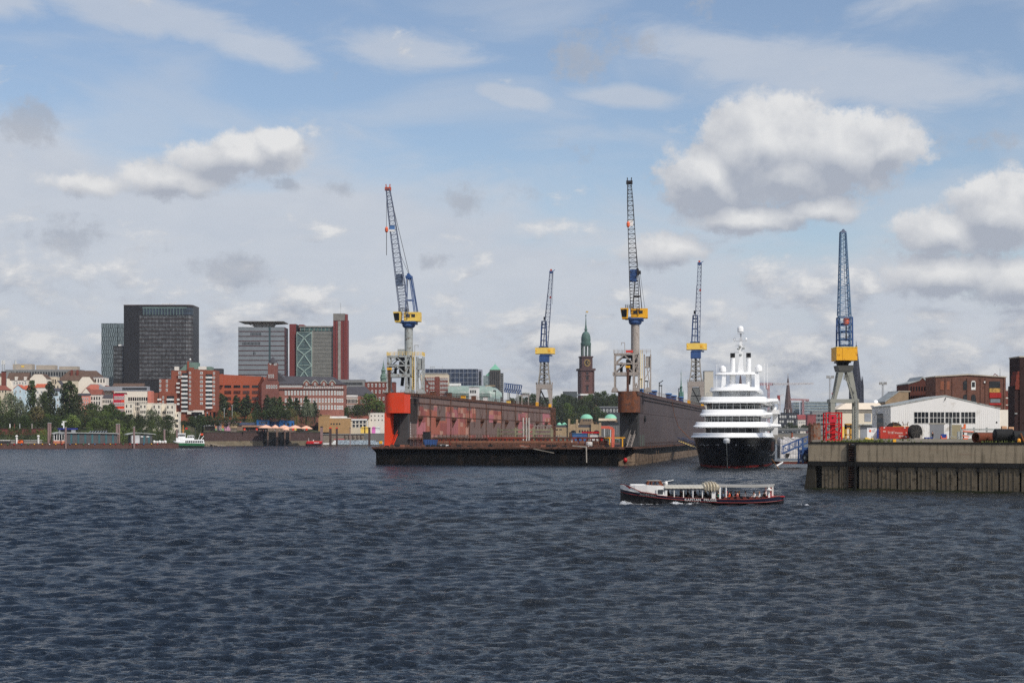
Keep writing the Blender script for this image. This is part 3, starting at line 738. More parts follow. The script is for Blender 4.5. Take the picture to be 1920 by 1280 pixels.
 for y in (1.4,4.1):
  b.bar((-.9,y,21.4),(ax - .5,y,34),.22); b.bar((2.1,y,21.4),(ax + .4,y,34),.22); b.bar((-.4,y,27.5),(1.4,y,27.5),.24)
  if not dark: b.bar((3.0,y,21.4),(ax + .9,y,34.2),.22)
 b.bar((ax,1.2,34),(ax,4.3,34),.6); b.box(ax - .8,ax + 1.0,1.2,4.3,34,34.7); b.tube((ax,2,35.0),(ax,3.5,35.0),.5,n=10)
 b.build('a_frame',am,r)
 # jib
 jt = Vector(jib_top); j0 = Vector((-1.0 if not dark else .0,1.6,22.4)); e = (jt - j0)
 b = MB(); k1 = j0 + e * .25; k2 = j0 + e * .86
 lattice(b,j0,k1,2.5,2.4,10,.09,tc=.18); lattice(b,k1,k2,2.4,1.6,17,.09,tc=.18); lattice(b,k2,jt,1.6,1.05,5,.09,tc=.18)
 b.build('jib',jm,r)
 b = MB(); b.bar(jt + Vector((-.5,0,0)),jt + Vector((-.6,0,1.4)),.26); b.bar(jt + Vector((.5,0,0)),jt + Vector((.6,0,1.4)),.26); b.box(jt.x - .9,jt.x + .9,jt.y - .4,jt.y + .4,jt.z - .5,jt.z + .5); b.build('jib_head',M['jibblack'] if dark else mat('jib_orange',C(190,84,56),.6),r)
 p = j0 + e * .30; b = MB(); b.box(p.x - 1.0,p.x + 1.0,p.y - .9,p.y - .7,p.z - 2.2,p.z + 1.4); b.build('jib_platform',mat('mesh_grey',C(92,104,124),.7) if not dark else M['blue'],r)
 p = j0 + e * .69; b = MB(); b.box(p.x - 1.1,p.x + .6,p.y - .95,p.y - .8,p.z - .7,p.z + .9); b.build('jib_sign',M['lblue'] if not dark else M['white'],r)
 b = MB(); b.bar(p + Vector((-1.1,-1.0,-.6)),p + Vector((.6,-1.0,-.6)),.2,.6); b.build('sign_board',M['white'],r)
 # ropes and hook
 hz = jt.z - 12.0; hx = jt.x - .35
 b = MB(); b.bar((hx,jt.y - .5,jt.z),(hx,jt.y - .5,hz),.10)
 if not dark: b.bar((hx,jt.y - .5,hz - 1),(hx,jt.y - .5,hz - 7.5),.16)
 for q in (-.3,.3): b.bar((ax + .3,2.7 + q,34.6),(jt.x + .3,jt.y + q,jt.z),.07)
 b.bar((ax + .3,2.7,34.6),tuple(j0 + e * .5 + Vector((1,0,0))),.07); b.bar((ax + .8,2.7,34.2),(3.0,2.7,22),.09); b.build('hoist_rope',M['cable'],r)
 b = MB(); b.lathe([(.15,-.9),(.46,-.5),(.5,.3),(.25,.8)],hx,jt.y - .5,10,z0=hz); b.build('hook_block',mat('signal_orange',C(236,110,70),.5),r)
 return r
tower_crane(dk(4.6,17,TOP + .35),DOCK_RZ + .12,'tall blue jibbed tower crane with grey column on the orange ended dock wall',False,(-5.6,-1.0,59.9),M['grey'],M['grey'])
tower_crane(dk(71.8,17,TOP + .35),DOCK_RZ + .1,'tall black jibbed tower crane with rusty column on the brown ended dock wall',True,(-1.6,-1.0,59.6),M['paleg'],M['paleg'])

def portal_crane(loc,rz,label,lean,side):
 """four legged grey portal,tapered lattice tower,blue slewing body,yellow house,luffing jib"""
 r = thing('portal_crane',label,'crane',loc,rz,'portal cranes at the far end of the dock')
 r.scale = (.97,.97,.84)
 g = M['paleg']; b = MB()
 for y in (-2.6,2.6):
  for s in (-1,1):
   b.prism([(s * 3.5,0),(s * 2.9,0),(s * 1.4,10),(s * 3.5,10)],'y',y - .35,y + .35)
 b.build('portal_leg',g,r)
 b = MB(); b.box(-3.6,3.6,-3,3,9.6,12.0); b.build('portal_beam',g,r)
 b = MB()
 for y in (-2.6,2.6): b.bar((-3,y,5),(3,y,5),.3); b.bar((-1.7,y,9),(1.8,y,1),.3)
 b.build('portal_brace',M['dark'],r)
 b = MB(); handrail(b,-3.7,3.7,-3,3,12,n=8); b.build('portal_railing',g,r)
 b = MB(); lattice(b,(0,0,12),(0,0,17.5),5.4,4.0,2,.38,tc=.45); lattice(b,(0,0,17.5),(0,0,24.5),4.0,3.3,3,.34,tc=.42); b.build('tower',mat('tower_grey',C(150,146,138),.65,var=.15,scale=.5),r)
 b = MB(); b.bar((0,0,12),(0,0,24),.9); b.build('cable_duct',M['dark'],r)
 b = MB(); b.box(-2.2,2.2,-2.2,2.2,23.8,27.2); b.build('slewing_body',M['blue'],r)
 b = MB(); b.box(-1.9,2.6,-2.4,2.4,27.2,28.1); b.box(2.6,3.6,-1.5,1.5,27.0,27.6); b.build('turntable',M['blue'],r)
 b = MB(); b.box(-4.0,3.4,-2.6,2.6,28.1,31.3); b.box(3.4,4.8,-1.9,2.6,28.1,31.2); b.build('machine_house',M['yellow'],r)
 b = MB(); b.box(-3.7,-3.3,-2.68,-2.6,29.4,30.1); b.box(1.8,2.9,-2.68,-2.6,29.2,30.4); b.build('house_hatch',M['deepyellow'],r)
 b = MB(); b.box(-2.4,1.8,-2,2,31.3,32.1); b.build('winch_deck',M['blue'],r)
 b = MB(); lattice(b,(-.4,1.0,32),(-.2,1.0,45.4),2.6,1.9,4,.36,diag=False,tc=.5)
 b.bar((-1.7,1,32),(-.9,1,45),.25); b.box(-1.3,.9,.2,1.9,43.5,44.1); b.build('mast_frame',M['blue'],r)
 j0 = Vector((.6,-1.2,31.8)); jt = Vector((lean,-3,71.0)); e = jt - j0
 b = MB(); lattice(b,j0,j0 + e * .4,2.1,2.0,6,.13,tc=.25); lattice(b,j0 + e * .4,jt,2.0,1.3,11,.13,tc=.25); b.build('jib',M['jibblue'],r)
 b = MB(); b.box(jt.x - .9,jt.x + .9,jt.y - .6,jt.y + .6,jt.z - .8,jt.z + .5); b.bar((jt.x,jt.y,jt.z),(jt.x + 1.7,jt.y,jt.z + 1.1),.25); b.build('jib_head',M['blue'],r)
 b = MB(); b.box(jt.x - .5,jt.x + .3,jt.y - .4,jt.y + .4,jt.z + .5,jt.z + 1.4); b.build('warning_lamp',mat('jib_orange',C(190,84,56),.6),r)
 b = MB(); q = j0 + e * .38; b.box(q.x - 1.9,q.x - .9,q.y,q.y + .9,q.z - .8,q.z + .9); b.build('counterweight',M['dark'],r)
 b = MB(); b.bar((-.3,1,45),tuple(q + Vector((-1.3,0,0))),.14); b.bar(tuple(q + Vector((-1.3,0,0))),tuple(j0 + e * .72 + Vector((-1,0,0))),.1); b.bar((jt.x + .9,jt.y,jt.z),(jt.x + .5,jt.y,jt.z - 17),.1); b.build('hoist_rope',M['cable'],r)
 q = j0 + e * .66; b = MB(); b.box(q.x + .2,q.x + 1.0,q.y - 1,q.y - .6,q.z - .6,q.z + .5); b.build('hook_block',mat('dull_red',C(150,60,60),.6),r)
 for q in ((-3.7,-2.4,-3.5,-3.0,0,2.6),(2.2,3.5,-3.5,-3.0,0,1.6)): b = MB(); b.box(*q); b.build('bogie',M['deepyellow'],r)
 return r
portal_crane(dk(3.4,253,TOP + .35),DOCK_RZ + .1,'far blue and yellow portal crane on the left dock wall, jib leaning right',3.4,0)
portal_crane(dk(72.0,232,TOP + .35),DOCK_RZ + .1,'far blue and yellow portal crane on the right dock wall beside the yacht',1.6,1)

def quay_crane():
 """yellow boxed gantry crane on the right quay,seen from behind its jib"""
 k = .130; r = thing('gantry_crane','yellow boxed gantry crane with light blue jib on the concrete quay','crane',at(1582,824,377),0)
 g = mat('crane_beige_grey',C(150,150,140),.6,var=.08,scale=.4)
 X = lambda px,y=0: (px - CX) * (377 + y) / F - (1582 - CX) * k; Z = lambda py: (824 - py) * k
 for s,(t0,t1,m0,m1,f0,f1) in enumerate(((1571,1581,1562,1567,1556,1564),(1586,1597,1600,1606,1601,1608))):
  b = MB()
  for y in (-1.1,1.3):
   b.loft([[(X(f0),y,0),(X(f1),y,0),(X(f1),y + .9,0),(X(f0),y + .9,0)],[(X(f0),y,Z(755)),(X(f1),y,Z(755)),(X(f1),y + .9,Z(755)),(X(f0),y + .9,Z(755))],
     [(X(m0),y,Z(747)),(X(m1),y,Z(747)),(X(m1),y + .9,Z(747)),(X(m0),y + .9,Z(747))],[(X(t0),y,Z(697)),(X(t1),y,Z(697)),(X(t1),y + .9,Z(697)),(X(t0),y + .9,Z(697))]])
  b.build('portal_leg',g,r)
 b = MB()
 for y in (-1.15,1.25): b.box(X(1555),X(1609),y,y + 1.0,Z(755),Z(748))
 for x in (1558,1605): b.box(X(x) - .3,X(x) + .3,-1,3.5,Z(754),Z(749))
 b.build('crossbeam',g,r)
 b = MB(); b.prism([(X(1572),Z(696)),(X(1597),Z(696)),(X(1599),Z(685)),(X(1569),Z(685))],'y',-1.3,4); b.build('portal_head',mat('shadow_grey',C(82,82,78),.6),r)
 b = MB(); b.lathe([(1.3,Z(686)),(1.7,Z(678))],0,1.4,14); b.box(-1.7,1.7,-.5,3.2,Z(680),Z(677)); b.build('slewing_ring',M['dark'],r)
 b = MB(); b.box(X(1565),X(1604),-2.2,4.0,Z(676),Z(652.5)); b.build('machine_house',M['deepyellow'],r)
 b = MB(); b.box(X(1564.5),X(1604.5),-2.25,4.05,Z(652.5),Z(651)); b.build('house_roof',M['yellow'],r)
 b = MB(); b.box(X(1576),X(1576.4),-2.23,-2.2,Z(675.5),Z(653)); [b.box(X(x),X(x + .9),-2.22,-2.2,Z(y + 4),Z(y)) for x,y in ((1566.5,664),(1601,661))]; b.build('house_seam',mat('ochre_seam',C(176,122,24),.6),r)
 b = MB(); lattice(b,(X(1584),.3,Z(651)),(X(1584),.3,Z(595)),3.2,3.2,4,.2,diag=False,tc=.36,d0=3.4,d1=2.6)
 for z in (648,636,622,608,596): b.box(X(1571.6),X(1596.4),-1.45,-1.25,Z(z) - .22,Z(z) + .22)
 b.build('mast_frame',M['blue'],r)
 b = MB(); lattice(b,(X(1582.5),-1.0,Z(650)),(X(1583,-2.5),-2.5,Z(595)),2.4,2.6,7,.09,tc=.12); lattice(b,(X(1583,-2.5),-2.5,Z(595)),(X(1580.6,-8),-8,Z(444)),2.7,1.2,22,.10,tc=.26); b.build('jib',M['ltblue'],r)
 b = MB(); b.prism([(X(1576.5,-8),Z(444)),(X(1585.5,-8),Z(444)),(X(1581.5,-8),Z(438)),(X(1580,-8),Z(438))],'y',-8.5,-7.5); b.box(X(1576,-8),X(1586,-8),-8.6,-7.4,Z(445),Z(442)); b.build('jib_head',M['jibblue'],r)
 b = MB(); b.lathe([(.2,-1.0),(.75,-.5),(.7,.6),(.3,.9)],X(1582),-2.8,10,z0=Z(604)); b.build('hook_block',mat('signal_orange',C(236,110,70),.5),r)
 b = MB(); b.bar((X(1582),-2.8,Z(636)),(X(1582),-2.8,Z(606)),.32); b.bar((X(1581,-8),-7.8,Z(444)),(X(1582),-2.8,Z(600)),.08); b.bar((X(1594),1,Z(651)),(X(1594),1,Z(560)),.14); b.build('hoist_rope',M['cable'],r)
 b = MB(); b.bar((X(1601),-1.4,Z(735)),(X(1583),-1.4,Z(712)),.16); handrail(b,X(1582),X(1591),-1.6,0,Z(712),n=3); b.build('access_ladder',g,r)
 b = MB()
 for x in (1603,1606.5): b.bar((X(x),-1.5,0),(X(x),-1.5,Z(748)),.12)
 for q in range(16): b.bar((X(1603),-1.5,q * .6),(X(1606.5),-1.5,q * .6),.08)
 b.build('leg_ladder',M['grey'],r)
quay_crane()

# ------------------------------------------------------------------ yacht
def build_yacht():
 O = Vector(at(1364,0,391)); O.z = 0; rz = -math.atan(.19); c,s = math.cos(rz),math.sin(rz)
 r = thing('motor_yacht','large motor yacht with black hull and white tiered decks seen from the bow','yacht',O,rz)
 def yx(px,y):
  t = (px - CX) / F   # solve O.x + x c - y s = t (O.y + x s + y c)
  return (t * (O.y + y * c) - O.x + y * s) / (c - t * s)
 def yz(py,y,x=0): return EYE + (HY - py) * (O.y + x * s + y * c) / F
 W,K = M['yacht_white'],mat('gloss_black_hull',(.005,.006,.010,1),.32,var=.2,spec=.35)
 red = mat('boot_red',C(124,34,32),.6,var=.2); shade = mat('pearl_grey',C(196,198,200),.35,var=.04)
 G = glassmat('yacht_glass',(.006,.007,.009,1),.08)
 st = [(-5.0,.25,.15),(-3.0,2.4,.25),(0,4.6,.5),(5,7.2,2.2),(12,9.1,4.8),(22,10.0,7.6),(36,10.3,9.4),(60,10.3,10.0),(100,10.1,9.8),(116,9.6,9.0)]
 b = MB(); rings = []
 for y,d,w in st:
  zt = 7.9 - .004 * max(0,y) * 2
  yb = y + (5.2 if y < 0 else 3.0 * max(0,1 - y / 36) + 2.0 * max(0,1 - y / 5)) * 1.0
  ym = (y + yb) / 2; half = [(d,y,zt),(d * .80 + w * .2,y * .6 + ym * .4,5.6),(d * .42 + w * .58,ym,2.9),(w,yb,.5),(w * .98,yb,.1),(w * .9,yb,-2)]
  rings.append([(-x,yy,z) for x,yy,z in half] + [(x,yy,z) for x,yy,z in half[::-1]])
 b.loft(rings,0,bands=[0,0,0,1,1,1,1,1,0,0,0,0]); b.build('hull',[K,red],r,smooth=True)
 # white bulwark round the fore deck
 def plan(hw,y0,y1,nose,n=10,p=2.2):
  L = []
  for k in range(n + 1):
   t = math.pi / 2 * k / n; L.append((-hw * abs(math.cos(t)) ** (2 / p),y0 + nose - nose * abs(math.sin(t)) ** (2 / p)))
  Rr = [(-x,y) for x,y in L[::-1][1:]]
  return L + Rr + [(hw,y1),(-hw,y1)]
 def slab(name,hw,y0,y1,nose,z0,z1,flare=.45,mt=W,sm=True,p=2.2):
  b = MB(); h = z1 - z0
  b.loft([[(x,y,z) for x,y in plan(hw * f,y0 + (1 - f) * hw,y1,nose,p=p)] for f,z in ((.975,z0 - .02),(1.0,z0 + .12 * h),(1.0,z0 + .24 * h),(1 - flare / hw * .75,z0 + .42 * h),(1 - flare / hw,z0 + .86 * h),(1 - flare / hw - .015,z1))])
  return b.build(name,mt,r,smooth=sm)
 slab('bow_bulwark',10.55,-5.0,60,24,7.7,9.0,.5,p=1.9)
 def hwof(a,bb,y): return abs(yx(bb,y) - yx(a,y)) / 2
 tiers = [('main_deck_window','bridge_wing',801,811,1330,1432,22,790.5,801,1307,1452,17),
             ('upper_window','upper_bulwark',780,790.5,1329,1434,27,767,779.5,1316,1441,24),
             ('bridge_window','sun_deck_bulwark',755,767.5,1331,1434,32,743,755,1319,1450,29)]
 for wn,sn,wt,wb,wl,wr,wy,st_,sb,sl_,sr_,sy in tiers:
  hw = hwof(wl,wr,wy + 4); b = MB(); pl = plan(hw,wy,wy + 60,7,p=3.2)
  z0,z1 = yz(wb,wy) - .5,yz(wt,wy) + .4
  b.loft([[(x,y,z) for x,y in pl] for z in (z0,z1)]); wo_ = b.build(wn,G,r)
  b = MB()
  for k in range(9):
   x = -hw + 2 * hw * k / 8 if k not in (0,8) else (-hw + .05 if k == 0 else hw - .05)
   yy = min(y for xx,y in [(xx,y) for xx,y in pl if abs(xx - x) < hw * .35]) if abs(x) < hw * .9 else wy + 6.5
   yy = wy + 7 - 7 * (1 - (abs(x) / hw) ** 3.2) ** (1 / 3.2) if abs(x) < hw else wy + 7
   b.bar((x,yy - .06,z0),(x,yy - .06,z1),.16)
  b.build('mullion',shade,wo_)
  b = MB(); b.loft([[(x,y - .05,z) for x,y in plan(hw * 1.012,wy,wy + 60,7,p=3.2)] for z in (z0 - .3,z0 + .12)]); b.build('window_sill',W,r,smooth=True)
  slab(sn,hwof(sl_,sr_,sy + 6),sy,sy + 68,6,yz(sb,sy),yz(st_,sy),.62,p=3.4)
 # wing tips that reach out past the bulwarks
 for py,pl,pr,y in ((798.5,1305,1464,30),(776.5,1314,1448,34),(752.0,1316,1458,40)):
  for a,e in ((pl,pl + 16),(pr - 18,pr)):
   b = MB(); z = yz(py,y); b.loft([[(x,yy,zz) for yy,zz in ((y - .5,z),(y,z + .5),(y + 3,z + .5),(y + 3.4,z),(y + 3,z - .45),(y,z - .45))] for x in (yx(a,y),yx(a,y) + .4,yx(e,y) - .4,yx(e,y))]); b.build('wing_tip',W,r,smooth=True)
 # rail and rescue boats, sun deck
 b = MB(); z = yz(748,33); hw = hwof(1326,1440,36)
 pts = [(x,y,yz(741,33)) for x,y in plan(hw,31,50,7,p=3)[1:-3]]; b.path(pts,.08)
 for p in pts[::2]: b.bar(p,(p[0],p[1],p[2] - 1.3),.07)
 b.build('sun_deck_rail',M['grey'],r)
 b = MB(); pts = [(x,y,yz(795,20) + 1.3) for x,y in plan(hwof(1330,1432,24),18,50,8,p=3)[1:-3]]; b.path(pts,.07); b.build('deck_rail',M['grey'],r)
 slab('sky_lounge',hwof(1347,1430,42),40,70,6,yz(749,40),yz(731,40),.05,mt=shade,p=3)
 slab('hard_top',hwof(1341,1437,42),37,76,6,yz(732.5,38),yz(725.5,38),.3,p=3)
 slab('dome_base',hwof(1362,1414,48),46,66,6,yz(727,46),yz(719.5,46),.7,p=2.6)
 yA = 52
 slab('radar_arch',hwof(1347.5,1431,yA + 2),yA,yA + 6,2.5,yz(702,yA),yz(697.5,yA),.3,p=3)
 for a,e,f,g in ((1354,1361,1352,1360),(1415,1423,1415,1424)):
  b = MB(); b.loft([[(yx(f,yA),yA + .5,yz(728,yA)),(yx(g,yA),yA + .5,yz(728,yA)),(yx(g,yA),yA + 4,yz(728,yA)),(yx(f,yA),yA + 4,yz(728,yA))],[(yx(a,yA),yA + .5,yz(701,yA)),(yx(e,yA),yA + .5,yz(701,yA)),(yx(e,yA),yA + 4,yz(701,yA)),(yx(a,yA),yA + 4,yz(701,yA))]]); b.build('arch_leg',W,r)
 k = (O.y + yA * c) / F
 def dome(px,pyb,rad,mat_=W,y=yA):
  b = MB(); x = yx(px,y); rr = rad * k
  b.lathe([(rr * .75,0),(rr,.18 * rr),(rr,1.0 * rr)] + [(rr * math.cos(t),rr + rr * math.sin(t)) for t in (.35,.75,1.1,1.35,1.54)],x,y + 1.5,16,z0=yz(pyb,y)); b.build('radome',mat_,r,smooth=True)
 dome(1354.5,697,6.3); dome(1422,697,6.9); dome(1388,622,6.0,y=yA + 2); dome(1376.5,637,2.3,y=yA + 2); dome(1398.5,637,2.3,y=yA + 2)
 for px in (1373,1403):
  x = yx(px,yA); b = MB(); q = 5.0 * k; prof = [(q * 1.12,yz(727,yA)),(q * 1.08,yz(703,yA))]
  for j in range(8): z = yz(701 - j * 3.7,yA); prof += [(q * .93,z),(q * .93,z + .32),(q * .99,z + .36),(q * .99,z + .44)]
  prof += [(q * .86,yz(671,yA)),(q * 1.05,yz(670.6,yA)),(q * 1.05,yz(669.8,yA))]
  b.lathe(prof,x,yA + 2.5,16); fu = b.build('funnel',W,r,smooth=True)
  b = MB()
  for dx,dy in ((-.35,0),(.35,0),(0,.4)): b.tube((x + dx,yA + 2.5 + dy,yz(671,yA)),(x + dx,yA + 2.3 + dy,yz(661,yA)),.33,n=8)
  b.build('exhaust_pipe',M['dark'],fu)
 x = yx(1389,yA); b = MB(); b.loft([[(yx(a,yA),yA + 2.2,yz(py,yA)),(yx(e,yA),yA + 2.2,yz(py,yA)),(yx(e,yA),yA + 3.8,yz(py,yA)),(yx(a,yA),yA + 3.8,yz(py,yA))] for a,e,py in ((1385,1392.5,668),(1386,1391,640))]); b.loft([[(yx(a,yA),yA + 2,yz(py,yA)),(yx(e,yA),yA + 2,yz(py,yA)),(yx(e,yA),yA + 4,yz(py,yA)),(yx(a,yA),yA + 4,yz(py,yA))] for a,e,py in ((1383,1394,699),(1384,1393,685),(1386,1392,668))]); b.build('mast_pylon',W,r)
 b = MB(); b.bar((x,yA + 3,yz(672,yA)),(yx(1388.5,yA),yA + 3,yz(634,yA)),.85); b.bar((yx(1388.3,yA),yA + 3,yz(636,yA)),(yx(1388,yA),yA + 3,yz(622,yA)),.45)
 b.box(yx(1375,yA),yx(1400,yA),yA + 2.6,yA + 3.2,yz(639,yA),yz(637.6,yA)); b.box(yx(1378,yA),yx(1396,yA),yA + 2.6,yA + 2.9,yz(647,yA),yz(646,yA)); b.box(yx(1376,yA),yx(1399,yA),yA + 2.6,yA + 2.8,yz(660,yA),yz(659.2,yA))
 b.box(yx(1382,yA),yx(1395,yA),yA + 2.3,yA + 3.3,yz(624.5,yA),yz(623.3,yA)); b.build('mast',shade,r)
 for px,py in ((1387,651),(1384,655),(1393.5,654),(1388,666)):
  b = MB(); b.lathe([(.2,0),(.45,.15),(.45,.4),(.2,.55)],yx(px,yA),yA + 2.2,8,z0=yz(py,yA)); b.build('mast_instrument',M['grey'],r)
 for px,pt in ((1344,682),(1433,682),(1439,681)):
  b = MB(); b.bar((yx(px,48),48,yz(728,48)),(yx(px,48),48,yz(pt,48)),.1); b.build('whip_aerial',W,r)
 # after decks seen to starboard
 for py0,py1,pl,pr,y in ((776,768,1440,1461,78),(755,747,1436,1458,72)):
  b = MB(); b.box(yx(pl,y),yx(pr,y),y,y + 22,yz(py0,y),yz(py1,y)); b.build('side_balcony',W,r)
 b = MB(); b.lathe([(.9,0),(1.0,.6),(.6,1.3),(.1,1.6)],yx(1450,80),82,12,z0=yz(768,80)); b.build('satellite_dome',W,r,smooth=True)
 for px in (1451,1456):
  b = MB(); b.box(yx(px,80) - .4,yx(px,80) + .4,80,81,yz(815,80),yz(776,80)); b.build('deck_pillar',W,r)
 for py,pl,pr,y in ((789.5,1330,1432,18),(766.5,1330,1434,25),(742.5,1330,1434,30)):
  b = MB(); hw = hwof(pl,pr,y + 4); z = yz(py,y); pts = [(x,yy,z + .95) for x,yy in plan(hw,y + .4,y + 20,6,p=3.2)[1:-3]]; b.path(pts,.06)
  for p in pts: b.bar(p,(p[0],p[1],p[2] - .95),.06)
  b.build('deck_rail',M['grey'],r)
 for x in (-5.2,-2.6,2.6,5.2):
  b = MB(); b.box(x - .9,x + .9,39.7,40.6,yz(747,40),yz(734,40)); b.build('lounge_panel',mat('lounge_panel',C(150,154,160),.3),r)
 # anchor pockets, bow shield, name scroll, rub rail
 b = MB()
 def onhull(x,z):   # y of the starboard bow surface at lateral x and height z
  best = 40
  for (y,d,w),rg in zip(st,rings):
   h = rg[:6]
   for (xa,ya,za),(xb,yb,zb) in zip(h,h[1:]):
    if zb <= z <= za: f = (za - z) / (za - zb); X = -(xa + (xb - xa) * f); Y = ya + (yb - ya) * f
   if X >= x:
    if prev is None: return Y
    f = (x - prev[0]) / max(1e-6,X - prev[0]); return prev[1] + (Y - prev[1]) * f
   prev = (X,Y)
  return best
 def hull_pt(x,z):
  nonlocal_prev = None
  pts = []
  for rg in rings:
   h = rg[:6]
   for (xa,ya,za),(xb,yb,zb) in zip(h,h[1:]):
    if zb <= z <= za: f = (za - z) / (za - zb); pts.append((-(xa + (xb - xa) * f),ya + (yb - ya) * f)); break
  for (X0,Y0),(X1,Y1) in zip(pts,pts[1:]):
   if X0 <= x <= X1: f = (x - X0) / (X1 - X0 + 1e-9); return Y0 + (Y1 - Y0) * f
  return pts[-1][1]
 for sgn in (-1,1):
  b = MB(); q = [(3.4,1.0),(4.4,1.0),(6.0,3.6),(5.0,3.6)]; b.add([(sgn * x,hull_pt(x,z) - .10,z) for x,z in q],[(0,1,2,3)]); b.build('anchor_pocket',mat('pocket_grey',C(58,60,62),.5),r)
  b = MB()
  pts = [(sgn * x,hull_pt(x,5.9 + .5 * math.sin(x * 1.3)) - .12,5.9 + .12 * math.sin(x * 3)) for x in [2.2 + .35 * k for k in range(20)]]
  for k,p in enumerate(pts):
   if k % 3 != 1 or k < 4: b.box(p[0] - .12,p[0] + .12,p[1] - .02,p[1] + .03,p[2] - .12,p[2] + (.18 if k > 3 else .4 - .06 * k))
  b.build('name_scroll',mat('silver',C(150,152,156),.35,metal=.3),r)
 b = MB(); b.lathe([(.1,-.9),(.75,-.5),(.9,.2),(.6,.7),(.1,.85)],0,-4.4,14,z0=7.0); b.build('bow_shield',shade,r,smooth=True)
 b = MB(); b.path([(10.05 - .2,22,3.1),(10.5,34,3.0),(10.6,70,3.6),(10.5,100,4.2)],.28); b.build('rub_rail',mat('stainless',C(150,152,156),.3,metal=.5),r)
 b = MB(); b.bar((0,-5.1,6.4),(.1,-2.0,.3),.12); b.build('forestay_chain',M['grey'],r)
 for k,y in enumerate((38,47,58)):
  b = MB(); b.box(10.1,10.42,y,y + 5,4.0,6.6); b.build('side_opening',mat('teak_red',C(66,44,40),.6),r)
 return r
build_yacht()

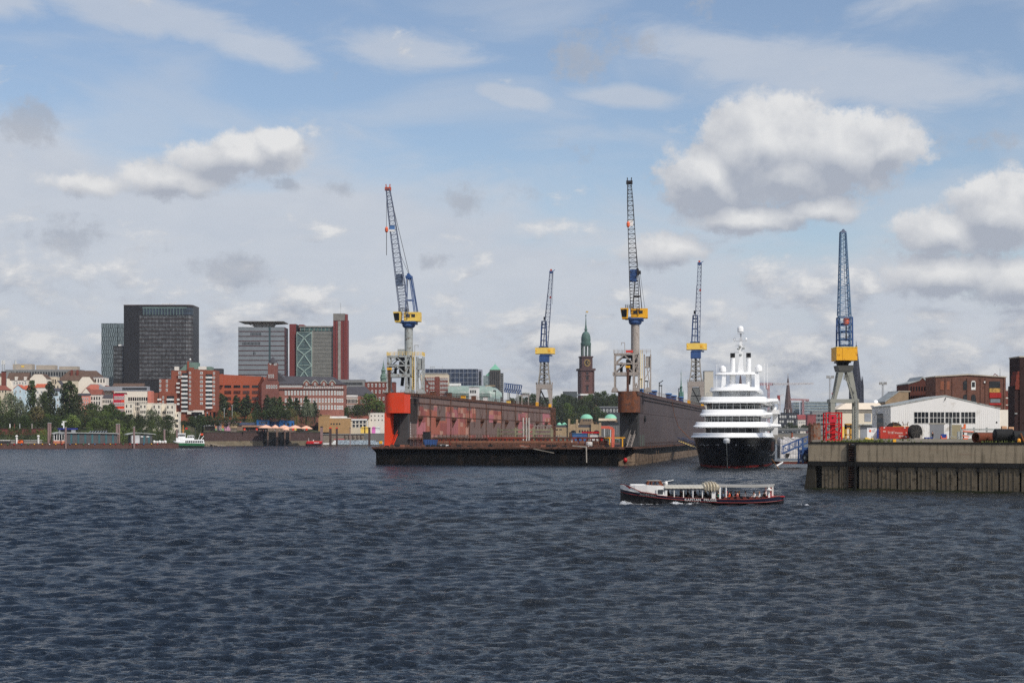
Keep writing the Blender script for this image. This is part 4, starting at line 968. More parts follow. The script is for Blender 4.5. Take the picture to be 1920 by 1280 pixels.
# ------------------------------------------------------------------ harbour launch with passengers
LK = .0655; LY = 190.0
LO = at(1163,945,LY); LO.z = 0
LRZ = R(-2.0)
def lp(px,z,y=0): return ((px - 1163) * LK,y,z)
def lz(py): return (945 - py) * LK
def text_part(name,txt,size,loc,rot,m,parent,ext=.008,spacing=1.0):
 cu = D.curves.new(name,'FONT'); cu.body = txt; cu.size = size; cu.extrude = ext; cu.space_character = spacing
 cu.materials.append(m); tmp = D.objects.new(name,cu); COL.objects.link(tmp); bpy.context.view_layer.update()
 me = D.meshes.new_from_object(tmp); D.objects.remove(tmp); o = D.objects.new(name,me); COL.objects.link(o); o.location = loc; o.rotation_euler = rot
 o.parent = parent
 return o
def build_launch():
 r = thing('harbour_launch','dark blue open harbour launch with cream canvas roofs and white bow cabin','boat',LO,LRZ)
 navy = mat('navy_hull',C(24,30,50),.3,var=.15,spec=.5); blk = mat('hull_black',(.006,.006,.008,1),.35,spec=.5); redl = mat('red_line',C(120,40,38),.5)
 deckm = mat('deck_brown',C(120,70,52),.7); Wm = M['white']
 L = 305 * LK
 # (px, half beam, py of sheer, py of stripe)
 ST = [(1163.2,.05,908.5,921.5),(1168,.55,911,922.6),(1180,1.15,915.5,925),(1200,1.75,921,928),(1225,2.1,925.5,930.8),(1260,2.3,930,934),(1300,2.35,932,937.5),(1345,2.35,934,940),(1395,2.3,934.2,940.4),(1430,2.1,932,939.2),(1452,1.6,929,937.5),(1464,.9,928.8,936),(1467.5,.3,929.5,935.5)]
 rings = []
 for px,hb,ps,pk in ST:
  x = (px - 1163) * LK; zs,zk = lz(ps),lz(pk); hk = hb * .97; hw = max(.03,hb * .82)
  half = [(hb * .965,zs),(hb,zs),(hb,zs - .05),(hk * 1.0,zk + .03),(hk * 1.02,zk - .03),(hw,-.05),(hw * .7,-.7)]
  rings.append([(x,-a,z) for a,z in half] + [(x,a,z) for a,z in half[::-1]])
 b = MB(); b.loft(rings,0,bands=[1,1,0,1,2,2,2,2,2,1,0,1,1,3]); b.build('hull',[navy,redl,blk,deckm],r,smooth=False)
 # white bow bulwark above the navy strake
 b = MB(); rg = []
 for px,hb,ps,pt in ((1163.2,.06,916,908.2),(1168,.57,917.5,909.3),(1180,1.17,920,912.5),(1198,1.76,923,921.2)):
  x = (px - 1163) * LK; rg.append([(x,-hb - .03,lz(ps)),(x,-hb - .03,lz(pt)),(x,hb + .03,lz(pt)),(x,hb + .03,lz(ps))])
 b.loft(rg,0); b.build('bow_bulwark',Wm,r)
 b = MB(); b.path([(x_,-y_ - .06,z_ + .05) for x_,y_,z_ in (((1163 - 1163) * LK,.06,lz(908)),((1169 - 1163) * LK,.6,lz(909)),((1180 - 1163) * LK,1.18,lz(912.3)),((1200 - 1163) * LK,1.8,lz(921.5)),((1230 - 1163) * LK,2.12,lz(926)))],.09); b.build('bow_rail',redl,r)
 b = MB(); b.prism([(1173.5,908.5),(1181,911.5),(1181,916),(1176,914)],'y',0,0) if 0 else None
 b.add([(lp(px,lz(py),-hb)) for px,py,hb in ((1172,909.8,.82),(1181,912.8,1.28),(1181,916.2,1.27))],[(0,1,2)]); b.build('bow_flash',mat('flag_red',C(190,24,32),.5),r,raw=True)
 # white trunk cabin
 b = MB(); rg = []
 for px,hb,pb,pt in ((1181,.95,918,909.2),(1190,1.35,922,908.6),(1212,1.75,927,908.4),(1240,1.95,931,909.6),(1247,1.95,931,912)):
  x = (px - 1163) * LK; rg.append([(x,-hb,lz(pb)),(x,-hb * .98,lz(pt)),(x,hb * .98,lz(pt)),(x,hb,lz(pb))])
 b.loft(rg,0); b.build('bow_cabin',Wm,r)
 b = MB(); b.box((1182 - 1163) * LK,(1214 - 1163) * LK,-1.0,1.0,lz(909),lz(907.6)); b.build('cabin_hatch',Wm,r)
 # wheelhouse with wooden frames
 wood = mat('mahogany',C(112,62,40),.5); x0,x1 = (1212 - 1163) * LK,(1241 - 1163) * LK
 b = MB()
 for y in (-1.2,1.2):
  b.bar((x0,y,lz(909.6)),(x0 + .25,y,lz(901.2)),.22); b.bar((x1,y,lz(911)),(x1 - .35,y,lz(901)),.28); b.bar((x0 + .55,y,lz(909.6)),(x0 + .6,y,lz(901)),.12); b.bar((x0 + .1,y,lz(901.2)),(x1 - .25,y,lz(901.2)),.16); b.bar((x0,y,lz(909.8)),(x1,y,lz(910.4)),.2)
 b.bar((x0,-1.2,lz(909.6)),(x0,1.2,lz(909.6)),.18); b.bar((x0 + .25,-1.2,lz(901)),(x0 + .25,1.2,lz(901)),.16); b.bar((x1 - .3,-1.2,lz(901)),(x1 - .3,1.2,lz(901)),.16)
 b.build('wheelhouse_frame',wood,r)
 b = MB(); b.box(x0 + .05,x1 - .15,-1.32,1.32,lz(901),lz(899.8)); b.build('wheelhouse_roof',mat('weathered_roof',C(150,146,138),.7),r)
 b = MB(); b.bar((x1 - .1,-.6,lz(905)),((1262 - 1163) * LK,-.6,lz(899)),.07); b.lathe([(.16,0),(.22,.25),(.1,.5)],x1 + .45,-.9,8,z0=lz(909)); b.build('horn_and_staff',M['white'],r)
 # open saloon: white side frames with clear openings
 xs,xe = (1229 - 1163) * LK,(1337 - 1163) * LK
 for sy in (-2.0,2.0):
  for px,w in ((1229,.12),(1245,.25),(1261,.11),(1278,.11),(1295.5,.11),(1313,.11)):
   x = (px - 1163) * LK; b = MB(); b.box(x,x + w,sy - .05,sy + .05,lz(932),lz(915)); b.build('window_post',Wm,r)
  b = MB(); b.box(xs,xs + 1.1,sy - .04,sy + .04,lz(928),lz(925.5)); b.box(xs,xs + 1.1,sy - .04,sy + .04,lz(916.6),lz(915)); b.build('saloon_frame',Wm,r)
  b = MB(); b.box((1243 - 1163) * LK,xe,sy - .1,sy + .1,lz(916.6),lz(914.6)); b.build('awning_beam',mat('pale_beam',C(138,136,132),.7),r)
  b = MB(); x = (1331 - 1163) * LK; b.box(x,x + .45,sy - .06,sy + .06,lz(933),lz(914)); b.box(x + .9,x + 1.1,sy - .06,sy + .06,lz(933),lz(912)); b.build('bulkhead_post',Wm,r)
 b = MB(); b.box(xs + .1,xs + 1.1,-1.98,1.98,lz(931),lz(928)); b.build('bench',mat('dark_bench',C(40,30,28),.7),r)
 b = MB(); b.box((1230.5 - 1163) * LK,(1241 - 1163) * LK,-2.03,-2.0,lz(925.2),lz(917)); b.build('notice_window',mat('notice_dark',C(60,62,66),.4),r)
 for k in range(7):
  b = MB(); x = (1250 + k * 12.5 - 1163) * LK; b.box(x,x + .45,-1.7,1.7,lz(936),lz(928.5)); b.build('bench',mat('dark_bench',C(40,30,28),.7),r)
 for k in range(8):
  b = MB(); x = (1342 + k * 11.8 - 1163) * LK; b.box(x,x + .4,-1.7,1.7,lz(940),lz(931)); b.build('bench',mat('red_bench',C(104,44,34),.7),r)
 # cream awning, ridged
 cream = mat('cream_canvas',C(180,176,164),.9,var=.08,scale=1.2)
 b = MB(); rg = []
 n = 44
 for k in range(n + 1):
  x = (1244 + (1318 - 1244) * k / n - 1163) * LK; w = .022 * math.sin(k * 2 * math.pi / 4) ; z = lz(911.6) + w
  rg.append([(x,yy,z + (1 - (yy / 2.25) ** 2) * .22 - (.16 if abs(yy) > 2.2 else 0)) for yy in (-2.25,-2.1,-1.2,0,1.2,2.1,2.25)] + [(x,yy,z - .22) for yy in (2.2,0,-2.2)])
 b.loft(rg,0); b.build('front_awning',cream,r,smooth=True)
 b = MB(); rg = []
 n = 60
 for k in range(n + 1):
  f = k / n; x = (1315 + (1345 - 1315) * f - 1163) * LK; bump = abs(math.sin(f * math.pi * 5.5)); e = math.sin(math.pi * min(1,max(0.02,f))) ** .35
  top = lz(912) + (.28 + .30 * bump) * e; hw_ = 2.15 + .22 * bump * e
  rg.append([(x,-hw_,top - .75 * e - .15 + .1 * math.sin(k)),(x + .05,-hw_ - .12,top - .42 * e),(x,-hw_ + .1,top - .06),(x,-.9,top + .10),(x,.9,top + .10),(x,hw_ - .1,top - .06),(x,hw_ + .1,top - .42 * e),(x,hw_,top - .8 * e)])
 b.loft(rg,0); b.build('bunched_canvas',mat('cream_canvas_old',C(196,186,164),.9,var=.15,scale=3.0),r,smooth=True)
 b = MB(); rg = []
 for k in range(13):
  x = (1342 + (1446 - 1342) * k / 12 - 1163) * LK; sag = -.05 * math.sin(math.pi * k / 12)
  rg.append([(x,yy,lz(908.8) + sag + z) for yy,z in ((-1.6,-.2),(-1.55,-.03),(-.8,.08),(0,.12),(.8,.08),(1.55,-.03),(1.6,-.2),(1.5,-.1),(0,.05),(-1.5,-.1))])
 b.loft(rg,0); b.build('rear_awning',mat('grey_canvas',C(150,148,142),.9,var=.1),r,smooth=True)
 for px,w,yy in ((1357.5,.13,-1.5),(1357.5,.13,1.5),(1436,.24,-1.5),(1436,.24,1.5)):
  b = MB(); x = (px - 1163) * LK; b.box(x,x + w,yy - .06,yy + .06,lz(934),lz(909.5)); b.build('awning_post',Wm,r)
 b = MB(); b.loft([[((px - 1163) * LK,y,z) for px,y in ((1433,-1.2),(1468,-1.2),(1468,1.2),(1433,1.2))] for z in (lz(930.2),lz(929.2))]); b.build('stern_deck',mat('flag_red',C(190,24,32),.5),r)
 b = MB(); x = (1445 - 1163) * LK; b.box(x,x + .2,-.4,-.2,lz(930),lz(907.5)); b.box(x - .12,x + .35,-.45,-.15,lz(908.5),lz(907.2)); b.build('stern_post',Wm,r)
 b = MB(); rg = []
 for k in range(8):
  z = lz(927) + (lz(911.5) - lz(927)) * k / 7; x = (1440 - 1163) * LK; q = .12 * math.sin(k * 1.3)
  rg.append([(x + .02 + q * .5,-.3 + q,z),(x + .42,-.25 - q,z),(x + .42,-.18 - q,z),(x + .02 + q * .5,-.22 + q,z)])
 b.loft(rg,0); b.build('ensign',mat('ensign_red',C(206,34,28),.7),r,smooth=True)
 b = MB(); b.lathe([(.16,-.14),(.3,-.1),(.34,0),(.3,.1),(.16,.14)],(1437.5 - 1163) * LK,-1.6,10,z0=lz(917)); b.build('life_ring',Wm,r)
 # names on the strake
 tx = mat('white_letters',C(222,222,218),.6,var=.02); tg = mat('grey_letters',C(128,128,128),.6,var=.02)
 text_part('name_lettering','KAPITAN  PRUSSE',.44,((1280.5 - 1163) * LK,-2.40,lz(937.0)),(R(90),R(.6),0),tx,r,spacing=1.12)
 text_part('home_lettering','NORDSEE',.42,((1198 - 1163) * LK,-1.88,lz(927.3)),(R(90),R(4.5),R(-7)),tg,r,spacing=1.12)
 return r
build_launch()

# seated passengers: one skinned body, clothes and hair laid over it
def skin_obj(name,pts,edges,rad,m,parent,levels=1):
 me = D.meshes.new(name); me.from_pydata(pts,edges,[]); o = D.objects.new(name,me); COL.objects.link(o); o.parent = parent
 md = o.modifiers.new('skin','SKIN'); md.use_smooth_shade = True
 for v,q in zip(me.skin_vertices[0].data,rad): v.radius = (q,q) if not isinstance(q,tuple) else q
 me.skin_vertices[0].data[0].use_root = True
 if levels: s_ = o.modifiers.new('sub','SUBSURF'); s_.levels = levels; s_.render_levels = levels
 me.materials.append(m)
 return o
SK = mat('skin',C(196,148,122),.6,var=.05)
def person(loc,rz,label,cloth,hair=C(40,30,26),seated=True,group=None,hat=None,legs=C(40,44,58)):
 r = thing('person',label,'person',loc,rz,group)
 cm = mat('cloth_%s' % '_'.join('%03d' % int(c * 999) for c in cloth[:3]),cloth,.85,var=.15,scale=3)
 hm = mat('hair_%s' % '_'.join('%03d' % int(c * 999) for c in (hat or hair)[:3]),hat or hair,.8)
 lm = mat('legs_%s' % '_'.join('%03d' % int(c * 999) for c in legs[:3]),legs,.85)
 h = 0.0 if seated else .42
 sh = .48 + h
 if seated: lg = lambda s: [(s * .1,0,0),(s * .12,-.42,.02),(s * .12,-.44,-.40),(s * .12,-.58,-.44)]
 else: lg = lambda s: [(s * .1,0,h),(s * .12,-.02,.02 - .02),(s * .12,.02,-.40),(s * .12,-.12,-.44)]
 pts = [(0,0,h),(0,.01,.25 + h),(0,.02,sh),(0,.01,sh + .12),(0,-.01,sh + .22),(0,-.02,sh + .32)]
 ed = [(0,1),(1,2),(2,3),(3,4),(4,5)]; rd = [(.15,.11),(.15,.11),(.14,.10),.05,.085,.075]
 for s in (-1,1):
  k = len(pts); pts += [(s * .19,.02,sh),(s * .25,-.02,sh - .26),(s * .16,-.26,sh - .30),(s * .13,-.36,sh - .29)]
  ed += [(2,k),(k,k + 1),(k + 1,k + 2),(k + 2,k + 3)]; rd += [.06,.048,.038,.035]
  k = len(pts); q = lg(s); pts += q; ed += [(0,k),(k,k + 1),(k + 1,k + 2),(k + 2,k + 3)]; rd += [.085,.065,.05,.04]
 skin_obj('body',pts,ed,rd,SK,r)
 pts2 = [(0,0,h),(0,.01,.25 + h),(0,.02,sh + .01)]; ed2 = [(0,1),(1,2)]; rd2 = [(.17,.13),(.17,.13),(.16,.12)]
 for s in (-1,1): k = len(pts2); pts2 += [(s * .2,.02,sh),(s * .255,-.02,sh - .26),(s * .18,-.22,sh - .3)]; ed2 += [(2,k),(k,k + 1),(k + 1,k + 2)]; rd2 += [.075,.063,.052]
 skin_obj('jacket',pts2,ed2,rd2,cm,r)
 pts3 = [(0,0,h)]; ed3 = []; rd3 = [.165]
 for s in (-1,1): k = len(pts3); q = lg(s)[:3]; pts3 += q; ed3 += [(0,k),(k,k + 1),(k + 1,k + 2)]; rd3 += [.1,.08,.065]
 skin_obj('trousers',pts3,ed3,rd3,lm,r)
 b = MB(); b.lathe([(.095,-.06),(.105,.02),(.085,.08),(.03,.115)],0,.005,10,z0=sh + .28); b.build('cap' if hat else 'hair',hm,r,smooth=True)
 return r
def lw(px,py,y):
 x = (px - 1163) * LK; c,s = math.cos(LRZ),math.sin(LRZ)
 return Vector((LO.x + x * c - y * s,LO.y + x * s + y * c,lz(py)))
PG = 'passengers in the launch'
for px,y,rz,col,hair,hat,lab in (
  (1344.5,-1.5,90,C(52,150,130),C(30,24,22),None,'person in a teal top, first passenger aft of the white posts'),
  (1353.5,-1.3,80,C(150,178,212),C(70,52,44),None,'person in a pale blue shirt seated by the launch side'),
  (1360.0,-1.6,100,C(70,30,40),C(200,40,90),C(206,40,96),'person with a pink hat seated beside the orange vest'),
  (1364.5,-1.8,90,C(240,88,50),C(30,24,22),None,'person in a bright orange vest seated by the launch side'),
  (1369.5,-.4,95,C(48,52,62),C(34,28,26),None,'person in dark grey seated higher behind the orange vest'),
  (1376.5,-1.2,90,C(30,34,50),C(24,20,20),None,'person in a navy jacket seated aft of the grey one'),
  (1379.5,-1.8,70,C(170,80,74),C(40,30,26),None,'person in a coral top seated beside the navy jacket'),
  (1384.0,-.8,90,C(46,38,34),C(40,30,26),C(204,150,40),'person with a mustard cap seated amidships in the open stern'),
  (1395.0,-1.0,80,C(150,152,156),C(36,30,28),None,'person in a light grey jacket seated aft of the mustard cap'),
  (1410.5,-1.4,95,C(228,228,226),C(44,32,28),None,'person in a white and dark top sitting upright near the stern'),
  (1420.0,-1.6,90,C(236,234,228),C(150,110,84),None,'bareheaded person in a bright white shirt near the stern'),
  (1430.5,-.9,90,C(28,26,28),C(34,26,24),None,'person in black, last passenger before the red flag')):
 person(lw(px,932.6,y * .75),LRZ + R(rz + (-170,10,-150,-190)[int(px) % 4]),lab,col,hair,True,PG,hat)
for px,y,lab in ((1253,.2,'dark figure just inside the first opening of the launch saloon'),(1276,-.5,'dark figure leaning forward in the third opening of the launch saloon'),(1281.5,.4,'tall dark figure beside the leaning one in the launch saloon'),(1289,-.3,'tall dark figure at the fourth opening of the launch saloon'),(1303,0,'small dark figure in the fifth opening of the launch saloon'),(1323,.6,'dark figure near the rear end of the launch saloon')):
 person(lw(px,929.5,y),LRZ + R(60),lab,C(34,32,36),C(26,22,22),True,'passengers inside the launch saloon')
person(lw(1228,915.5,-.2),LRZ + R(-90),'person in dark clothes standing at the helm behind the wooden windscreen',C(44,44,50),C(30,26,24),True,None)

# foam along the launch
def build_foam():
 m,n,b = pmat('foam'); co = n.node('ShaderNodeTexCoord').outputs['Object']
 b.inputs['Base Color'].default_value = (.62,.64,.66,1); b.inputs['Roughness'].default_value = .8
 a = n.ss(n.noise(co,2.2,6,.7),.42,.60); n.put(b.inputs['Alpha'],a)
 mb = MB(); rr = random.Random(3)
 def tuft(px,y,h,w,L=1.0):
  x = (px - 1163) * LK; pts = []
  o = len(mb.v); ring = []
  for k in range(9):
   t = math.pi * k / 8; ring.append((y - w * math.cos(t),h * math.sin(t)))
  mb.loft([[(x + dx,yy,zz * f - .02) for yy,zz in ring] for dx,f in ((-L / 2,.15),(-L * .2,.8 + .3 * rr.random()),(L * .2,.7 + .4 * rr.random()),(L / 2,.12))])
 for px in range(1164,1186,2): tuft(px,-.5 - (px - 1163) * .05,.55 - abs(px - 1170) * .025,.45,.5)
 for px in range(1182,1290,3): tuft(px,-2.0 + .3 * math.sin(px),.13 + .2 * max(0,math.sin((px - 1240) / 16)) + .05 * rr.random(),.4,.6)
 for px in range(1248,1300,2): tuft(px,-2.4,.16 + .38 * math.exp(-((px - 1264) / 9) ** 2) + .28 * math.exp(-((px - 1300) / 12) ** 2),.5,.45)
 for px in range(1300,1326,2): tuft(px,-2.5,.26 * math.exp(-((px - 1302) / 10) ** 2) + .08,.5,.45)
 for px in range(1430,1510,2): tuft(px,-1.2 + rr.random() * .8,.12 + .07 * rr.random(),.6,.5)
 o = mb.build('bow_wave',m,None,smooth=True); o.location = LO; o.rotation_euler = (0,0,LRZ)
 tag(o,'white foam thrown up along the launch at its waterline','foam',kind='stuff')
build_foam()

# ------------------------------------------------------------------ right bank: concrete quay
QA = Vector((46.1,240.5,0)); QD = Vector((27.4,-18.5,0)).normalized(); QRZ = math.atan2(QD.y,QD.x)
QN = Vector((QD.y,-QD.x,0))          # outward (towards the water)
def qk(x,y,z): return Vector((QA.x + x * QD.x - y * QN.x,QA.y + x * QD.y - y * QN.y,z))
YZ = 7.62
def concrete_mat():
 m,n,b = pmat('stained_concrete'); co = n.node('ShaderNodeTexCoord').outputs['Object']
 c = n.mix(n.noise(n.mapv(co,scale=(.25,1,1.6)),1.1,7,.65),C(146,130,106),C(194,176,148))
 c = n.mix(n.m('MULTIPLY',n.ss(n.noise(n.mapv(co,scale=(1.2,1,.12)),1.4,6,.65),.48,.66),.7),c,C(92,82,64))
 c = n.mix(n.m('MULTIPLY',n.ss(n.noise(n.mapv(co,scale=(.12,1,3)),1.5,4,.6),.6,.72),.5),c,C(166,122,104))
 c = n.mix(n.m('MULTIPLY',n.ss(n.noise(co,2.6,6,.7),.6,.75),.5),c,C(82,76,64))
 n.put(b.inputs['Base Color'],c); b.inputs['Roughness'].default_value = .9
 n.put(b.inputs['Normal'],n.node('ShaderNodeBump',{'Strength': .3,'Distance': .05,'Height': n.noise(co,5,5)}).outputs[0])
 return m
def build_quay():
 r = thing('quay_wall','weathered concrete quay with dark fender beam and row of sheet pile panels','quay',QA,QRZ)
 conc = concrete_mat()
 tim = mat('tarred_timber',(.018,.017,.015,1),.8,var=.4)
 pile = mat('mossy_sheet_pile',C(112,101,84),.9,var=.2,scale=.5,col2=C(72,64,52),amt=.3,streak=.5)
 back = mat('dark_recess',(.010,.010,.009,1),.9)
 L = 90.0
 for x0,x1 in ((0,6.4),(7.75,L)):
  b = MB(); b.box(x0,x1,-.0,1.6,4.42,7.08); b.build('concrete_beam',conc,r)
 b = MB(); b.box(-.02,L,.5,3,.0,4.4); b.box(6.4,7.75,.55,1.5,4.4,7.0); b.build('back_wall',back,r)
 b = MB(); b.box(-.05,L,-.25,1.4,3.72,4.40); b.build('fender_beam',tim,r)
 b = MB(); b.box(-.05,L,-.05,.35,7.085,7.22); b.box(-.05,L,.9,1.15,7.085,7.42); b.build('coping_rail',tim,r)
 for x in (6.35,7.6):
  b = MB(); b.box(x,x + .22,-.3,.2,-.5,7.1); b.build('ladder_post',tim,r)
 b = MB()
 for k in range(20): b.bar((6.6,-.12,.3 + k * .36),(7.55,-.12,.3 + k * .36),.07)
 b.build('ladder_rungs',M['rust'],r)
 xs = [2.25,5.0,8.3] + [11.35 + 3.05 * k for k in range(26)]
 for i,x in enumerate(xs):
  w = (2.6,1.25,2.8)[i] if i < 3 else 2.74
  b = MB(); b.box(x,x + w,-.05,.55,-2,3.7)
  for q in range(3): xx = x + w * (q + 1) / 4; b.box(xx - .06,xx + .06,-.13,-.05,-2,3.65)
  b.build('pile_panel',pile,r)
  b = MB(); b.prism([(x + w,3.7),(x + w + .31,3.7),(x + w + .31,3.0),(x + w,3.25)],'y',-.2,.5); b.build('pile_bracket',tim,r)
 b = MB(); b.prism([(-1.0,-2),(1.2,-2),(1.2,3.72),(-.1,3.72)],'y',-.1,.5); b.build('batter_pile',mat('wet_concrete',C(60,55,46),.85,var=.3),r)
 b = MB()
 for k in range(14): b.bar((5 + k * 6.0,-.1,.45),(5 + k * 6 + 3,-.1,.35),.05)
 [b.box(0,L,-.16,-.04,-2,.32 + .0) for _ in (0,)]; b.build('weed_line',mat('weed',C(44,48,28),.9),r)
 # yard behind the wall: one sheet, slightly raised away from the edge
 A = qk(-.05,1.2,0); B = qk(L,1.2,0)
 def side(t): return Vector((A.x + .2 * t,A.y + t,0))
 rows = [(0,7.10),(9,7.30),(30,YZ),(70,YZ),(700,YZ)]
 V = []; Fc = []
 for t,z in rows:
  l = side(t); rr = B + Vector((.2 * t + (0 if t < 10 else 250),t,0)); V += [(l.x,l.y,z),(rr.x,rr.y,z)]
 for k in range(len(rows) - 1): Fc.append((2 * k,2 * k + 1,2 * k + 3,2 * k + 2))
 o0 = len(V); V += [(A.x,A.y,-1),(V[2 * len(rows) - 2][0],V[2 * len(rows) - 2][1],-1)]; Fc.append((0,2 * len(rows) - 2,o0 + 1,o0))
 b = MB(); b.add(V,Fc)
 m = mat('yard_gravel',C(128,118,104),.95,var=.2,scale=.25,col2=C(98,100,66),amt=.35)
 o = b.build('yard_ground',m,None); o['kind'] = 'structure'
 b = MB()
 rr = random.Random(11)
 for k in range(3400):
  x = rr.uniform(0,70); t = abs(rr.gauss(0,9)) + 2.5
  if math.sin(x * .5) + math.sin(x * .21 + 1) < .1: continue
  p = qk(x,t,0); z = 7.1 + min(t,30) / 30 * .5; h = rr.uniform(.15,.6)
  a = rr.random() * 3.14; dx,dy = math.cos(a) * .22,math.sin(a) * .22
  b.add([(p.x - dx,p.y - dy,z),(p.x + dx,p.y + dy,z),(p.x + rr.uniform(-.1,.1),p.y,z + h)],[(0,1,2)])
 o = b.build('grass',mat('weedy_grass',C(88,96,48),.9,var=.4,scale=2),None,raw=True); tag(o,'sparse weedy grass growing along the quay edge','grass',kind='stuff')
build_quay()

def yd(name,label,cat,px,Y,rz=0.0,group=None,z=None):
 """thing on the yard; parts are written in photo pixels at that distance"""
 p = at(px,0,Y); p.z = YZ if z is None else z
 return thing(name,label,cat,p,rz,group),Y / F
def px_build(name,label,cat,px,py,Y,rz=0.0,group=None):
 """thing whose base stands at pixel row py at distance Y"""
 p = at(px,py,Y); return thing(name,label,cat,p,rz,group),Y / F

def build_yard():
 # red lattice section
 r,k = yd('lattice_section','bright red lattice crane section with solid box top standing on the quay end','lattice section',1549,262,z=7.35)
 b = MB(k); h = 54; w = 29
 for x in (0,w):
  for y in (0,24): b.bar((x,y,0),(x,y,h),2.4)
 for z in (2,17,33,44,h):
  for y in (0,24): b.bar((0,y,z),(w,y,z),1.8)
  for x in (0,w): b.bar((x,0,z),(x,24,z),1.8)
 for z0,z1 in ((2,17),(17,33)):
  b.bar((0,0,z0),(w,0,z1),1.6); b.bar((w,24,z0),(0,24,z1),1.6); b.bar((0,0,z1),(0,24,z0),1.5); b.bar((w,0,z1),(w,24,z0),1.5)
 b.box(11,18,3,20,2,36); b.build('lattice_frame',M['brightred'],r)
 b = MB(k); b.box(5,19,-1.8,6,36,51); b.build('box_panel',mat('rose_red',C(196,40,56),.5,var=.06),r)
 b = MB(k); b.tube((12,-2.4,45),(12,-1.6,45),1.7,n=12); b.build('box_hole',M['dark'],r)
 # rusty cylinder with piles
 r,k = yd('sheet_pile_dolphin','rust streaked round cluster of sheet piles beside the red lattice section','dolphin',1527,285,z=0)
 b = MB(k); prof = []
 for j in range(24):
  t = 2 * math.pi * j / 24; rr_ = 11.5 if j % 2 else 10.9; prof.append((rr_ * math.cos(t),rr_ * math.sin(t)))
 b.prism(prof,'z',-5,105); b.build('pile_ring',mat('pale_rust',C(126,106,92),.85,var=.15,scale=.9,col2=C(122,66,36),amt=.45,streak=.7),r)
 b = MB(k)
 for j in range(9): t = 2 * math.pi * j / 9; b.box(9 * math.cos(t) - 2,9 * math.cos(t) + 2,9 * math.sin(t) - 2,9 * math.sin(t) + 2,104,106.5 + 1.4 * (j % 3))
 b.build('burnt_top',M['rust'],r)
 # blue gangway to the yacht
 r,k = px_build('gangway','blue lattice gangway sloping from the quay end down to the yacht','gangway',1468,850,300)
 b = MB(k)
 for y in (0,14): b.bar((0,y,0),(52,y,23),2.2); b.bar((0,y,13),(30,y,26),1.5); b.bar((30,y,26),(66,y,38),1.5)
 for j in range(5): x = j * 12; b.bar((x,0,x * .44),(x + 1,0,13 + x * .44),1.5); b.bar((x,14,x * .44),(x + 1,14,13 + x * .44),1.2); b.bar((x + 1,0,13 + x * .44),(x + 12,0,(x + 12) * .44),1.0)
 b.bar((66,0,38),(66,0,24),1.4); b.bar((52,0,23),(76,0,26),2); b.build('truss',M['blue'],r)
 b = MB(k); b.loft([[(x,y,z) for y,z in ((0,x * .44 + .3),(14,x * .44 + .3),(14,x * .44 + 1),(0,x * .44 + 1))] for x in (0,52)]); b.build('tread',M['grey'],r)
 p0,p1 = Vector((58,542,6.3)),Vector((57.5,474,3.9)); r = thing('gangway','blue and yellow gangway slung between the brown dock wall and the yacht side','gangway',p0); e = p1 - p0; b = MB()
 for x in (0,1.5):
  for z in (0,1.3): b.bar((x,0,z),(x + e.x,e.y,e.z + z),.2)
  for j in range(9): f = j / 9; b.bar((x + e.x * f,e.y * f,e.z * f),(x + e.x * (f + .11),e.y * (f + .11),e.z * (f + .11) + 1.3),.13)
 b.build('truss',M['blue'],r); b = MB(); b.bar((.75,0,0),(.75 + e.x,e.y,e.z),1.3,.15); b.bar((1.6,0,.7),(1.6 + e.x,e.y,e.z + .7),.16); b.build('tread',M['yellow'],r)
 r,k = px_build('boarding_tower','narrow blue stair tower standing behind the gangway by the white sheeting','stair tower',1498,862,318)
 b = MB(k)
 for x in (0,8):
  for y in (0,8): b.bar((x,y,-6),(x,y,38),1.6)
 for z in (0,12,24,37): b.bar((0,0,z),(8,0,z),1.3); b.bar((0,8,z),(8,8,z),1.3); b.bar((0,0,z),(8,0,z + 11),1.0) if z < 30 else None
 b.build('frame',M['blue'],r); b = MB(k); [b.box(0,8,0,8,z,z + .8) for z in (0,12,24)]; b.build('landing',M['grey'],r)
 # white sheeted scaffold on a raft
 r,k = px_build('work_raft','low red sided work raft carrying the white sheeted scaffold','raft',1458,866.5,398)
 b = MB(k); b.box(0,66,0,60,-3,1.4); b.build('hull',mat('raft_red',C(120,62,52),.7,var=.2,scale=.6),r); b = MB(k); b.box(-1,67,-.5,60.5,1.4,2.4); b.build('deck',M['grey'],r)
 r,k = px_build('sheeted_scaffold','white plastic sheeted scaffold standing on a raft beside the yacht','scaffold',1463,859,404)
 sheet = mat('white_sheeting',C(226,222,222),.6,var=.12,scale=.5,bump=.5)
 b = MB(k); rr = random.Random(2)
 for y in (0,34):
  V = []; n = 14
  for j in range(n + 1):
   x = 40 * j / n
   for q in range(7): V.append((x,y + rr.uniform(-.8,.8) - (0 if y else .0),40 * q / 6 - (2 + 2 * math.sin(j) if q == 6 else 0)))
  Fc = [(j * 7 + q,(j + 1) * 7 + q,(j + 1) * 7 + q + 1,j * 7 + q + 1) for j in range(n) for q in range(6)]
  b.add(V,Fc)
 V = [];
 b.add([(40,0,0),(40,34,0),(40,34,36),(40,0,36),(0,0,0),(0,34,0),(0,34,39),(0,0,39)],[(0,1,2,3),(4,5,6,7),(3,2,6,7)]); b.build('sheeting',sheet,r,raw=True)
 b = MB(k)
 for j in range(9): b.bar((j * 5,-1.6,0),(j * 5,-1.6,38),.35)
 for q in range(5): b.bar((0,-1.6,2 + q * 9),(40,-1.6,2 + q * 9),.35)
 b.build('scaffold_tube',M['grey'],r)
